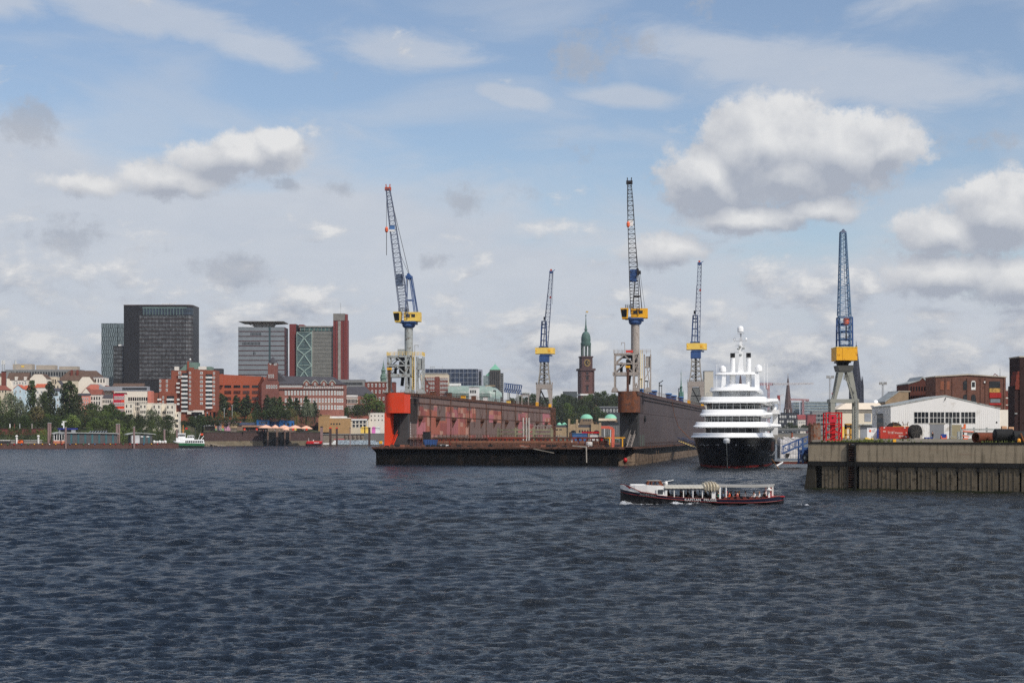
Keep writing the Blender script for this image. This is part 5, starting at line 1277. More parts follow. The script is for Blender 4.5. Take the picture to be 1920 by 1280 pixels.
 b = MB(k); b.lathe([(3.6,-.4),(3.6,.4)],13,-2.2,12,z0=7) if 0 else b.prism([(9.5,9),(17,9.5),(16.5,4),(13,.5),(10,3)],'y',-2.4,-1.7); b.build('torn_hole',M['dark'],r)
 r,k = px_build('boom_float','white float lying against the yacht waterline beside the raft','float',1455,872,388)
 b = MB(k); b.tube((0,0,-2),(14,4,6),1.8,1.4,n=8); b.build('float',M['yacht_white'],r); b = MB(k); b.bar((-8,-1,12),(6,-2,-8),1.0); b.build('spar',mat('varnished_spar',C(140,96,54),.6),r)
 r,k = px_build('barge_fender','big black round fender hanging on the quay corner','fender',1512,858,268)
 b = MB(k); b.tube((-3,0,0),(6,4,0),7.5,n=16); b.build('tyre',M['dark'],r); b = MB(k); b.tube((-3.4,-.2,0),(-2.9,0,0),3,n=12); b.build('hub',M['grey'],r)
 r,k = px_build('workboat','dark blue workboat lying behind the quay corner fender','boat',1503,862,330)
 b = MB(k); b.loft([[(0,0,0),(18,0,0),(18,16,0),(0,16,0)],[(-1,-1,19),(19,-1,19),(19,17,19),(-1,17,19)]]); b.build('hull',mat('work_navy',C(30,44,84),.5),r); b = MB(k); b.box(3,14,2,12,19,24); b.build('cabin',M['blue'],r)
 # yellow machine frames
 r,k = yd('steel_jig','ochre steel frame with a notched top beside the red lattice section','frame',1585,330)
 b = MB(k); b.box(0,3,0,8,0,27); b.box(9,12,0,8,0,27); b.box(0,12,0,8,19,29); b.box(0,12,0,8,7,9); b.build('frame',mat('ochre',C(188,140,60),.7,var=.15),r); b = MB(k); b.box(1,11,-.3,0,22,26); b.build('slot',M['dark'],r)
 r,k = yd('yellow_bracket','bright yellow steel bracket behind the ochre frame','bracket',1578.5,345)
 b = MB(k); b.box(0,5,0,5,13,23); b.prism([(0,13),(5,13),(3,0),(1,0)],'y',0,4); b.build('arm',M['yellow'],r); b = MB(k); b.box(-.5,5.5,-.5,5.5,0,2); b.build('foot',M['rust'],r)
 # signboard
 r,k = yd('site_sign','white site sign with an orange disc and small text lines','sign',1626,340)
 b = MB(k); b.box(0,18,0,.8,0,20.5); b.build('panel',M['yacht_white'],r); b = MB(k); b.tube((5.5,-.3,15),(5.5,-.1,15),2.3,n=16); b.build('disc',mat('sign_orange',C(232,110,76),.5),r)
 b = MB(k); b.box(2,4.5,-.25,0,18.3,19); b.box(12,15.5,-.25,0,18.3,19); [b.box(8.5,8.5 + w,-.25,0,z,z + .3) for w,z in ((7,16.5),(6,15.3),(7.5,14.1),(5,12.9))]; b.build('text_line',mat('sign_grey',C(130,130,136),.6),r)
 b = MB(k); b.box(8,17,-.9,-.1,0,6.5); b.build('lower_board',M['white'],r)
 # containers
 r,k = yd('shipping_container','red corrugated shipping container with pale lettering','container',1651,338,R(-4))
 red = mat('container_red',C(196,66,52),.6,var=.08,scale=.4,col2=C(160,60,48),amt=.2)
 b = MB(k); b.box(0,54,0,20,.8,23)
 for j in range(27): b.box(1 + j * 1.98,2 + j * 1.98,-.28,0,2,22)
 b.box(-.1,1,-.35,.2,.8,23); b.box(53,54.1,-.35,.2,.8,23); b.box(0,54,-.36,.2,.8,2); b.box(0,54,-.36,.2,21.8,23); b.build('body',red,r)
 wl = mat('container_letters',C(206,168,156),.6,var=.1,scale=2)
 b = MB(k)
 for x,w,z,h in ((4.5,5.5,13,2.6),(13.2,2.2,12.2,2.3),(14,.8,9.5,5),(16,.7,9.5,4.6),(18.4,.7,9.5,4.6),(16.4,2.4,12.3,.8),(20.2,3.4,9.6,4.4),(24.5,.8,10,5.2),(26.5,3.2,10,2.8),(30.4,10.6,9.7,2.6),(33.5,3.8,3.2,4),(38,4.6,4,2.8),(46.5,2,10,3)): b.box(x,x + w,-.48,-.3,z,z + h)
 b.build('lettering',wl,r); b = MB(k); b.box(45,48.5,-.5,-.3,3.2,5.4); b.box(5.5,8,-.5,-.3,20.2,22); b.box(43.5,46,-.5,-.3,20.2,22); b.build('white_plate',M['yacht_white'],r)
 b = MB(k); b.box(2,52,1,19,0,.8); b.build('skid',M['dark'],r)
 r,k = yd('blue_tank','blue tank container end showing left of the red container','tank',1644,350)
 b = MB(k); b.box(0,9,0,12,1,16); b.build('tank',mat('tank_blue',C(44,62,128),.5),r); b = MB(k); b.box(1,8,0,10,16,18.5); b.build('manway',M['blue'],r)
 # cable reels
 for i,(px,Y,rad,lab,w) in enumerate(((1718.5,335,13.5,'large black cable reel with radial spokes right of the red container',9),(1678,350,15.5,'second black cable reel half hidden behind the red container',10))):
  r,k = yd('cable_reel',lab,'cable reel',px,Y,R(25 if i == 0 else 0)); rb = mat('reel_black',(.02,.018,.017,1),.7,var=.4)
  b = MB(k)
  for y in (0,w): b.tube((0,y - .5,rad),(0,y + .5,rad),rad,n=28)
  b.build('flange',rb,r); b = MB(k); b.tube((0,0,rad),(0,w,rad),rad * .8,n=24); b.build('drum',mat('wound_cable',C(64,54,48),.8,var=.3,scale=2),r)
  b = MB(k)
  for j in range(8): t = math.pi * j / 4 + .2; b.bar((0,-.7,rad),(rad * .93 * math.cos(t),-.7,rad + rad * .93 * math.sin(t)),.8)
  b.tube((0,-1.1,rad),(0,-.5,rad),2.2,n=10); b.build('spoke',mat('reel_grey',C(84,80,76),.7),r)
  b = MB(k); b.box(-8,10,-3,w + 3,0,1.6); b.prism([(6,0),(13,0),(8,9)],'y',-2,-1); b.build('cradle',M['paleg'],r)
 r,k = yd('lifting_frame','rusty forked lifting frames lying on top of the red container','frame',1675,346,z=YZ + 23 * .1166)
 b = MB(k)
 for x in (0,18): b.bar((x,4,0),(x + 2,4,4),1); b.bar((x + 2,4,4),(x,4,10),1.1); b.bar((x + 9,4,4),(x + 11,4,10),1.1); b.bar((x + 1.5,4,4),(x + 9.5,4,4.5),1.2); b.bar((x + 9.5,4,4),(x + 10,4,0),1)
 b.build('fork',mat('fork_rust',C(112,80,54),.8),r); b = MB(k); b.box(0,30,3,5,0,1); b.build('base_bar',M['yellow'],r)
 # yellow bollard + beam
 r,k = yd('bollard','yellow box bollard on the quay edge','bollard',1674.5,252,z=7.18); b = MB(k); b.prism([(0,0),(6,0),(5.6,6.5),(.4,6.5)],'y',0,5); b.build('post',M['deepyellow'],r); b = MB(k); b.box(-.2,6.2,-.2,5.2,6.5,7.2); b.build('cap',M['yellow'],r)
 r,k = yd('beam_piece','yellow steel beam piece lying by the white site sign','beam',1622.5,300,z=7.5); b = MB(k); b.prism([(0,0),(15,0),(15,4),(9,3),(4,5),(0,4.6)],'y',0,4); b.build('web',M['yellow'],r); b = MB(k); b.box(0,15,-.6,4.6,-.2,.5); b.build('flange',M['rust'],r)
 # workers
 person(at(1748.5,0,345) + Vector((0,0,-at(1748.5,0,345).z + YZ + .44)),R(20),'person in dark work clothes standing before the roller door of the white hall',C(54,46,50),seated=False)
 # blue / orange crates
 r,k = yd('work_trestle','blue and orange work trestle before the white hall','trestle',1765,342); b = MB(k); b.box(0,10,0,4,2,9); b.build('panel',mat('crate_blue',C(40,70,150),.6),r)
 b = MB(k); b.box(-.6,.8,-.5,4.5,0,6); b.box(9.2,10.6,-.5,4.5,0,6); b.box(-.6,10.6,-.6,4.4,0,2.2); b.build('leg',mat('salmon_orange',C(236,120,84),.6),r)
 r,k = yd('blue_pallet','low blue steel pallet lying before the roller door','pallet',1734,338); b = MB(k); b.box(0,15,0,6,1,3); b.build('deck',mat('crate_blue',C(40,70,150),.6),r); b = MB(k); [b.box(x,x + 2,0,6,0,1) for x in (0,6.5,13)]; b.build('runner',M['dark'],r)
 r,k = yd('pipe_rack','grey pipe rack with orange brackets right of the white hall doors','rack',1803,318)
 b = MB(k)
 for x in (0,24,48): b.bar((x,0,0),(x,0,22 if x else 19),1.4); b.bar((x,6,0),(x,6,22),1.2)
 for z in (7,13,17,19): b.bar((0,0,z),(74,0,z),1.6)
 b.box(12,60,1,5,8,12); b.build('rack_frame',M['grey'],r)
 b = MB(k); b.bar((2,-1,15),(22,-1,14),1.8); b.bar((1,-1,7),(14,-1,4.5),1.8); b.box(3,12,-1.2,0,0,2.4); b.build('orange_bracket',mat('salmon_orange',C(236,120,84),.6),r)
 r,k = yd('boom_lift','orange boom lift head standing above the pipe rack','lift',1805,330); b = MB(k); b.box(-1,6,0,5,16,22); b.box(2.6,6,0,4,22,28); b.build('basket',mat('lift_orange',C(240,118,66),.5),r); b = MB(k); b.bar((2,2,0),(2,2,16),2.2); b.build('mast',M['dark'],r)
 r,k = yd('exhaust_stack','tall dark and silver stack with bent duct before the white hall window','stack',1781,345); b = MB(k); b.tube((0,0,0),(0,0,35),1.2,n=8); b.build('dark_stack',M['dark'],r); b = MB(k); b.tube((2.6,0,6),(2.6,0,40),1.0,n=8); b.path([(2.6,0,6),(6,0,4),(14,0,3)],1.6); b.build('duct',M['grey'],r); b = MB(k); b.box(14.5,21,0,4,0,14); b.build('unit',M['grey'],r)
 # pipes at the quay edge
 r,k = yd('steel_pipe','wide rusty steel pipe lying on the quay edge, its open end facing the water','pipe',1838,232,z=7.35)
 b = MB(k); n = 28; ax = Vector((.86,.5,0)); R0,R1 = 9.3,8.1; cz = 9.5
 def circ(c,q): return [(c.x - ax.y * q * math.cos(2 * math.pi * j / n),c.y + ax.x * q * math.cos(2 * math.pi * j / n),cz + q * math.sin(2 * math.pi * j / n)) for j in range(n)]
 p0,p1 = Vector((-10,-4,0)),Vector((-10,-4,0)) + ax * 52
 b.loft([circ(p1,R1),circ(p0,R1),circ(p0,R0),circ(p1,R0)],0,cap=False); b.build('pipe_wall',mat('raw_rust',C(112,58,36),.8,var=.2,scale=2,col2=C(86,46,32),amt=.4),r,smooth=True)
 b = MB(k); b.loft([circ(p0 + ax * 16,R1),circ(p0 + ax * 16.2,R1)],0); b.build('pipe_plug',M['dark'],r)
 b = MB(k); b.loft([circ(p0 - ax * .15,R1 + .15),circ(p0 + ax * 1.0,R1 + .15),circ(p0 + ax * 1.0,R0 + .5),circ(p0 - ax * .15,R0 + .5)],0,cap=False); b.build('pipe_rim',M['rust'],r)
 r,k = yd('rubber_fender','thick black rubber fender cylinder lying behind the rusty pipe','fender',1866,230,z=7.35)
 b = MB(k); c0,c1 = Vector((0,6,0)),Vector((34,2,0)); n2 = 26
 def ring2(c,q,zc=13): return [(c.x,c.y + q * math.cos(2 * math.pi * j / n2),zc + q * math.sin(2 * math.pi * j / n2)) for j in range(n2)]
 rub = mat('rubber_black',(.014,.014,.014,1),.75,var=.3)
 b.loft([ring2(c0,11),ring2(c0 + Vector((1.5,0,0)),13),ring2(c1 - Vector((1.5,0,0)),13),ring2(c1,11.5)]); b.build('roll',rub,r,smooth=True)
 b = MB(k); b.tube((33.5,1,15),(36,0,15),5,n=14); b.tube((34,-6,9),(36.5,-7,9),2.5,n=12); b.build('end_plate',M['dark'],r)
 r,k = yd('scrap_heap','dark scrap machinery beside the black rubber fender at the picture edge','machinery',1902,228,z=7.35)
 b = MB(k); b.loft([[(x,y * 1.0,z) for y,z in ((-3,0),(-3,12),(4,22),(10,22),(14,0))] for x in (0,6,28)]); b.bar((0,-4,4),(9,-5,15),3); b.bar((4,-4,0),(14,-4,10),2.2); b.build('frame',rub,r)
 b = MB(k); b.lathe([(2.6,0),(3.4,2),(3.2,6),(1.2,8)],6.5,-6,10); b.build('float',mat('amber_float',C(232,160,60),.5),r); b = MB(k); b.path([(10,-6,18),(12,-7,12),(14,-6,6),(18,-7,2)],2.4); b.build('hose',mat('brown_hose',C(134,84,48),.7),r)
 for i,(px,lab) in enumerate(((1879,'tan crate on the wall beyond the black fender, the larger one'),(1892,'tan crate on the wall beyond the black fender, the smaller right one'))):
  r,k = yd('timber_crate',lab,'crate',px,300,z=YZ); b = MB(k); h = 25 if i == 0 else 23.5; b.box(0,9,0,8,14,h); b.build('crate',mat('tan_crate',C(204,160,124),.8),r); b = MB(k); b.box(-.5,9.5,-.5,8.5,0,14); b.build('plinth',M['grey'],r)
 # floodlight masts
 for i,(px,Y,py,lab) in enumerate(((1555.5,430,708,'grey floodlight mast left of the gantry crane'),(1654.5,520,720,'grey floodlight mast between the gantry crane and the brick warehouse'))):
  r,k = yd('floodlight_mast',lab,'light mast',px,Y); h = (HY - py) + (EYE - YZ) / k
  b = MB(k); b.tube((0,0,0),(0,0,h),1.5,.9,n=8); b.tube((2.4,0,0),(2.4,0,h),.5,n=6); b.build('pole',mat('mast_grey',C(168,170,172),.6),r)
  b = MB(k); b.box(-6,8,-2,2,h - 1,h + .4); [b.box(x,x + 2.6,-1.5,.5,h + .6,h + 4) for x in (-6,-2.5,2,5.4)]; b.build('lamp_frame',mat('lamp_grey',C(150,148,144),.6),r)
 r,k = yd('signal_mast','thin white pole with a red top behind the gantry crane leg','pole',1560,480); b = MB(k); b.bar((0,0,0),(0,0,83),.8); b.build('pole',M['white'],r); b = MB(k); b.box(-.6,1.6,-.6,.6,81,84); b.build('lamp',M['brightred'],r)
build_yard()

# ------------------------------------------------------------------ window helper and right bank buildings
WIN = {}
def win_mesh(style):
 if style in WIN: return WIN[style]
 fr,fm,gm = {'white': (.16,M['white'],M['glass']),'thin': (.08,M['white'],M['glass']),'dark': (.08,M['dark'],M['glass']),'whitebig': (.2,mat('white_frame',C(224,222,216),.6,var=.03),mat('curtained_pane',C(168,172,170),.3,var=.25,scale=.15)),
                  'cream': (.12,mat('cream_frame',C(226,216,198),.6,var=.03),M['glass'])}[style]
 b = MB(); f = fr
 b.add([(-.5,-.10,0),(.5,-.10,0),(.5,-.10,1),(-.5,-.10,1),(-.5 + f,-.10,f),(.5 - f,-.10,f),(.5 - f,-.10,1 - f),(-.5 + f,-.10,1 - f),
           (-.5,.05,0),(.5,.05,0),(.5,.05,1),(-.5,.05,1)],
          [(0,1,5,4),(1,2,6,5),(2,3,7,6),(3,0,4,7),(0,8,9,1),(1,9,10,2),(2,10,11,3),(3,11,8,0)],0)
 b.add([(-.5 + f,-.03,f),(.5 - f,-.03,f),(.5 - f,-.03,1 - f),(-.5 + f,-.03,1 - f)],[(0,1,2,3)],1)
 if style in ('white','whitebig'): b.box(-.035,.035,-.09,-.03,f,1 - f,0); b.box(-.5 + f,.5 - f,-.09,-.03,.58,.64,0)
 o = b.build('window',[fm,gm],None,raw=True); me = o.data; D.objects.remove(o); WIN[style] = me
 return me
def window(parent,x,y,z,w,h,style='white',rot=0.0,name='window'):
 o = D.objects.new(name,win_mesh(style)); COL.objects.link(o); o.parent = parent
 o.location = (x,y,z); o.scale = (w,1,h); o.rotation_euler = (0,0,rot)
 return o
def wins(r,k,x0,x1,n,rows,w,h,style='white',y=0.0,rot=0.0,skip=None):
 """n windows between x0 and x1 on each row z; px units"""
 for j,z in enumerate(rows):
  for i in range(n):
   if skip and skip(i,j): continue
   x = x0 + (x1 - x0) * (i + .5) / n
   window(r,x * k,y * k,z * k,w * k,h * k,style,rot)
def sidewins(r,k,X,y0,y1,n,rows,w,h,style='white'):
 for z in rows:
  for i in range(n): window(r,X * k,(y0 + (y1 - y0) * (i + .5) / n) * k,z * k,w * k,h * k,style,R(90) if X > 0 else R(-90))
def box_part(r,k,name,m,*a,**kw): b = MB(k); b.box(*a); return b.build(name,m,r,**kw)
def gable_roof(r,k,w,d,z0,rise,m,axis='x',over=1.0,x0=0.0,y0=0.0,t=.8):
 """axis 'x': ridge along x (eaves front/back); 'y': gable to the front"""
 b = MB(k)
 if axis == 'x': b.prism([(y0 - over,z0),(y0 + d / 2,z0 + rise),(y0 + d + over,z0),(y0 + d + over,z0 - t * .1),(y0 - over,z0 - t * .1)],'x',x0 - over * .3,x0 + w + over * .3)
 else: b.prism([(x0 - over,z0),(x0 + w / 2,z0 + rise),(x0 + w + over,z0),(x0 + w + over,z0 + t),(x0 + w / 2,z0 + rise + t),(x0 - over,z0 + t)],'y',y0 - over,y0 + d + over)
 return b.build('roof',m,r)
BR = dict(red=mat('red_brick',C(124,68,56),.85,var=.15,scale=.4,col2=C(104,50,40),amt=.35),brown=mat('brown_brick',C(108,74,62),.85,var=.18,scale=.4,col2=C(88,60,52),amt=.3),
          dark=mat('shade_dark_brick',C(52,34,32),.85,var=.25,scale=.5),bright=mat('bright_brick',C(172,88,60),.85,var=.06,scale=.1),brick2=mat('tower_brick',C(142,80,60),.85,var=.10,scale=.3))
def build_right_bank():
 # white hall
 r,k = yd('white_hall','long white hall with low gable and a band of dark windows','hall',1670,372); W2 = mat('white_cladding',C(232,230,226),.6,var=.04,scale=.1,col2=C(196,190,180),amt=.12,streak=.18)
 b = MB(k); z0 = 53; b.prism([(0,0),(205,0),(205,56),(102,79),(0,60)],'y',0,150)
 for j in range(52): b.box(j * 3.95 + .5,j * 3.95 + .9,-.2,0,0,54)
 b.build('wall',W2,r)
 b = MB(k); b.prism([(-1,59.5),(102,79.2),(206,55.4),(206,57.4),(102,81.4),(-1,61.8)],'y',-.8,151); b.build('roof',M['grey'],r)
 b = MB(k); b.box(205,233,1,120,0,54); b.build('side_annex',mat('cream_cladding',C(238,230,214),.6,var=.04),r)
 for j,x in enumerate((43.5,73,102,131.5)):
  b = MB(k); b.box(x,x + 28,-.5,0,28,50); p = b.build('window',M['white'],r); b = MB(k)
  for q in range(4):
   for z in (28.8,39.6): b.box(x + .6 + q * 6.85,x + 6.6 + q * 6.85,-.62,-.4,z,z + 9.9)
  b.build('pane',M['glass'],p)
 box_part(r,k,'roller_door',mat('door_grey',C(128,130,134),.6,var=.05),73.5,100,-.45,0,0,26.5); box_part(r,k,'door_lintel',mat('lintel',C(150,146,136),.7),72,101.5,-.7,0,26.5,29.4)
 box_part(r,k,'side_door',mat('door_beige',C(160,150,120),.7),113,133,-.4,0,0,26); box_part(r,k,'wall_vent',M['dark'],197.5,200,-.6,0,29,32)
 b = MB(k); b.bar((103,-1,77),(101,-2,71),.9); b.build('gable_lamp',M['dark'],r); b = MB(k); b.bar((160,2,66),(160,2,76),1.1); b.build('roof_vent',M['dark'],r)
 # grey side of the hall and older shed, shade put into the panel colour
 r,k = yd('hall_shade_side','low grey panelled left side of the white hall, shade in its colour','shed',1644,380,R(-14)); b = MB(k); b.box(0,25,0,120,0,45); b.build('wall',mat('shade_side_panel',C(150,146,142),.7,var=.08),r)
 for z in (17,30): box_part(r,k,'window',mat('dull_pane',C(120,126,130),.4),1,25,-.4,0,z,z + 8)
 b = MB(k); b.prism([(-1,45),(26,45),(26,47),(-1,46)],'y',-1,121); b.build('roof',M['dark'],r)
 # cream hall
 r,k = yd('cream_hall','cream coloured hall with a pale hipped roof behind the gantry crane','hall',1567,440); cw = mat('cream_wall',C(226,214,192),.8,var=.04,scale=.1)
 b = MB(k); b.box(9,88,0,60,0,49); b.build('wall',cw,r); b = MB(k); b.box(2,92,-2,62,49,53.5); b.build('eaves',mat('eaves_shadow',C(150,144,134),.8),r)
 b = MB(k); b.loft([[(0,-4,53.5),(93,-4,53.5),(93,64,53.5),(0,64,53.5)],[(22,12,66),(84,12,66),(84,50,66),(22,50,66)]]); b.build('roof',mat('pale_roof',C(222,208,188),.8,var=.04),r)
 box_part(r,k,'shutter',mat('shutter_grey',C(146,150,156),.6),54,66,-.6,0,31,46); box_part(r,k,'loading_canopy',M['grey'],43,80,-6,0,24,26); box_part(r,k,'gate',mat('shutter_grey',C(146,150,156),.6),46,78,-.6,0,0,24)
 r,k = yd('satellite_dish','white satellite dish on the cream hall roof','dish',1642,440,z=YZ + 66 * 440 / F); b = MB(k); b.lathe([(.3,0),(2.8,.5),(3.7,1.8)],0,0,14,z0=2); b.build('dish',M['yacht_white'],r); b = MB(k); b.bar((0,0,0),(0,0,2.4),.8); b.build('stand',M['grey'],r); r.rotation_euler = (R(55),0,0)
 # old tan building
 r,k = yd('tan_warehouse','old tan and grey warehouse between the cream hall and the brick warehouse','warehouse',1660,470,R(0)); b = MB(k); b.prism([(0,0),(46,0),(46,86),(25,86),(0,67)],'y',0,80); b.build('wall',mat('tan_render',C(160,138,112),.85,var=.15,scale=.3),r)
 b = MB(k); b.prism([(-1,66.5),(25,86),(25,88),(-1,68.5)],'y',-1,80); b.build('roof',M['grey'],r); box_part(r,k,'parapet',mat('parapet',C(176,166,150),.8),24,47,-.6,81,86,88)
 # brick warehouse: long side in shade, gabled front sunlit
 r,k = yd('brick_warehouse','three storey brown brick warehouse with arched windows and flat pale cornice','warehouse',1754,455); B = BR['brown']
 b = MB(k); b.prism([(0,0),(132,0),(132,113),(60,117.5),(0,114)],'y',0,70)
 for x in (0,18,31,59,84,93,128): b.box(x,x + 3,-1.2,0,0,112)
 b.build('wall',B,r)
 b = MB(k); b.prism([(-1,114),(60,117.6),(133,113),(133,115),(60,119.8),(-1,116)],'y',-2,71); b.build('cornice',mat('cornice_stone',C(182,172,156),.8),r)
 bl = mat('blind_brick',C(136,84,62),.85)
 for x in (9,20): box_part(r,k,'blind_window',bl,x,x + 6.5,-.5,0,90,106)
 for z,hh in ((90,17),(64,17)):
  for x in (52,67):
   b = MB(k); pl = [(x,z),(x + 8,z),(x + 8,z + hh - 3)] + [(x + 4 + 4 * math.cos(t),z + hh - 3 + 3.4 * math.sin(t)) for t in (.5,1.0,1.57,2.1,2.6)] + [(x,z + hh - 3)]
   b.prism(pl,'y',-.6,.2); w = b.build('window',M['white'] if (x == 67 and z == 90) else M['dark'],r); b = MB(k); b.box(x + 1.2,x + 6.8,-.8,-.5,z + (5 if x == 67 else 1.5),z + hh - 2.5); b.build('pane',M['glass'],w)
 box_part(r,k,'wall_lamp',M['white'],90.5,93,-2,-1.3,103,106)
 b = MB(k); b.box(101,121,-.7,0,92,106); b.build('loading_opening',M['glass'],r); box_part(r,k,'opening_frame',mat('mustard_mosaic',C(176,138,74),.8,var=.5,scale=3),101,121,-1.0,-.2,85,93); box_part(r,k,'red_hoarding',mat('hoarding_red',C(170,38,34),.6),101,123,-1.4,-.2,75,84.5); box_part(r,k,'lower_opening',mat('dull_pane',C(120,126,130),.4),103,121,-.8,0,66,73); box_part(r,k,'lower_hoarding',mat('hoarding_red',C(170,38,34),.6),101,123,-1.2,-.2,62,65)
 b = MB(k); b.path([(108,2,115),(112,2,120),(118,2,116)],1.2); b.build('roof_hoist',mat('hoist_red',C(120,70,62),.7),r)
 # left wing of the warehouse, its shade put into a darker brick
 r,k = yd('brick_wing','long brick wing with stepped gable and shade in its colour left of the brick warehouse','warehouse',1703.5,470,R(0)); b = MB(k); b.prism([(0,0),(52,0),(52,113),(32,106),(27,112),(20,106),(0,100)],'y',0,90); b.build('wall',BR['dark'] if 0 else mat('shade_brick',C(92,54,46),.85,var=.15,scale=.4),r)
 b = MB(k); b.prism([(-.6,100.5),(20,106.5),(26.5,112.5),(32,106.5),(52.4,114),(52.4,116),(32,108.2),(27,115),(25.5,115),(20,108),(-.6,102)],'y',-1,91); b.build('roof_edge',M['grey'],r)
 for z in (70,88):
  for j in range(9): window(r,(5 + j * 5.1) * k,0,z * k,2.2 * k,8 * k,'dark')
 r,k = yd('chimney_block','small striped brick house right of the brick warehouse','house',1885,500); b = MB(k); b.box(0,34,0,40,0,88); b.build('wall',BR['red'],r)
 b = MB(k); b.prism([(-.5,88),(35,95),(35,97),(-.5,90)],'y',-1,41); b.build('roof',mat('pale_verge',C(206,200,188),.7),r); b = MB(k); b.box(5,6.5,-.4,0,62,90); b.box(0,34,-.35,0,73,75.5); b.box(0,34,-1,0,60,62); b.build('white_band',mat('band_white',C(206,196,184),.7),r)
 # building at the right edge, shade put into its dark brick colours
 r,k = yd('dark_brick_building','tall dark brick building, shade in its colour, cut by the right picture edge','building',1903,322,R(0)); b = MB(k); b.box(9,60,0,60,0,153); b.box(0,20,2,40,0,100); b.build('wall',BR['dark'],r)
 b = MB(k); b.prism([(1,93),(9,93),(9,127),(5,127),(5,121),(2.5,119),(2.5,108),(1,106)],'y',.5,30); b.build('stepped_gable',mat('shade_red_brick',C(118,56,44),.85,var=.15),r)
 b = MB(k); b.box(8,61,-1,61,153,155.5); b.build('cornice',mat('cornice_stone',C(182,172,156),.8),r); b = MB(k); [b.box(8.4,9.2,-.8,1,z,z + 1.2) for z in range(6,150,9)]; b.build('quoin',BR['dark'],r)
 box_part(r,k,'wall_bracket',M['grey'],-.6,4,-1.5,.5,47,49)
build_right_bank()

# ------------------------------------------------------------------ north bank: ground
SHORE = [(-700,930,3),(0,985,3),(330,1085,3),(380,1188,3.4),(382,1190,10.6),(600,1258,10.6),(604,1262,7),(720,1290,7),(1040,1420,5),(1170,1440,5),(1440,1560,6),(1700,1640,6),(2700,1800,6)]
RISE = [(0,0),(10,.5),(45,3),(100,12),(170,17),(420,20),(1200,20),(7000,20)]
def shore_at(px):
 for (a,ya,za),(b,yb,zb) in zip(SHORE,SHORE[1:]):
  if a <= px <= b: f = (px - a) / (b - a); return ya + (yb - ya) * f,za + (zb - za) * f
 return (SHORE[0][1],3) if px < 0 else (1800,6)
def hillf(px): return 1.0 if px < 720 else max(.15,1 - (px - 720) / 220) if px < 1000 else (.35 if px < 1260 else .15)
def ground_z(px,Y):
 ys,z0 = shore_at(px); t = Y - ys
 if t < 0: return 0
 for (a,za),(b,zb) in zip(RISE,RISE[1:]):
  if a <= t <= b: return z0 + (za + (zb - za) * (t - a) / (b - a)) * hillf(px)
 return z0 + 20 * hillf(px)
def build_north_bank():
 cols = [p for p,_,_ in SHORE] + [150,470,540,800,880,960,1100,1250,1350]; cols = sorted(set(cols)); b = MB(); n = len(RISE) + 1; V = []
 for px in cols:
  ys,z0 = shore_at(px)
  V.append(((px - CX) * ys / F,ys,-2))
  for t,h in RISE: Y = ys + t; xx = (px - CX) * (ys + min(t,600)) / F; V.append((xx * (1 if t < 1000 else 1 + t / 2500),Y,z0 + h * hillf(px)))
 Fc = [(i * n + j,(i + 1) * n + j,(i + 1) * n + j + 1,i * n + j + 1) for i in range(len(cols) - 1) for j in range(n - 1)]
 b.add(V,Fc); o = b.build('river_bank',mat('bank_earth',C(76,74,54),.95,var=.2,scale=.05,col2=C(58,66,40),amt=.5),None); o['kind'] = 'structure'
build_north_bank()

RF = dict(dark=mat('slate_roof',C(74,72,76),.8,var=.1,scale=.3),brown=mat('brown_roof',C(98,78,66),.85,var=.12,scale=.3),orange=mat('orange_tiles',C(186,96,68),.8,var=.12,scale=.4),red=mat('red_tiles',C(134,78,64),.85,var=.12,scale=.4),grey=mat('zinc_roof',C(150,152,156),.6,var=.06),green=mat('copper_green',C(120,176,150),.7,var=.08,scale=.3),dgreen=mat('dark_copper',C(76,104,92),.7,var=.15,scale=.4))
WL = dict(white=mat('white_render',C(228,220,208),.85,var=.04,scale=.1),warm=mat('warm_white_render',C(236,226,208),.85,var=.03,scale=.1),cream=mat('cream_render',C(214,200,176),.85,var=.05),blue=mat('pale_blue_render',C(196,214,222),.85,var=.04),pink=mat('pink_render',C(220,150,132),.85,var=.12,scale=.5),salmon=mat('salmon_render',C(206,124,104),.85,var=.06),
          grey=mat('grey_concrete',C(140,140,138),.85,var=.08,scale=.2),beige=mat('beige_concrete',C(178,166,150),.85,var=.08,scale=.2),sand=mat('sandstone',C(168,144,112),.85,var=.15,scale=.4),yellow=mat('yellow_brick',C(178,142,98),.85,var=.1,scale=.4))
def bld(name,label,cat,px,py,Y,rz=0.0,group=None):
 p = at(px,py,Y); k = Y / F; r = thing(name,label,cat,p,rz,group)
 drop = max(4,(p.z - ground_z(px,Y)) / k + 2)
 return r,k,drop
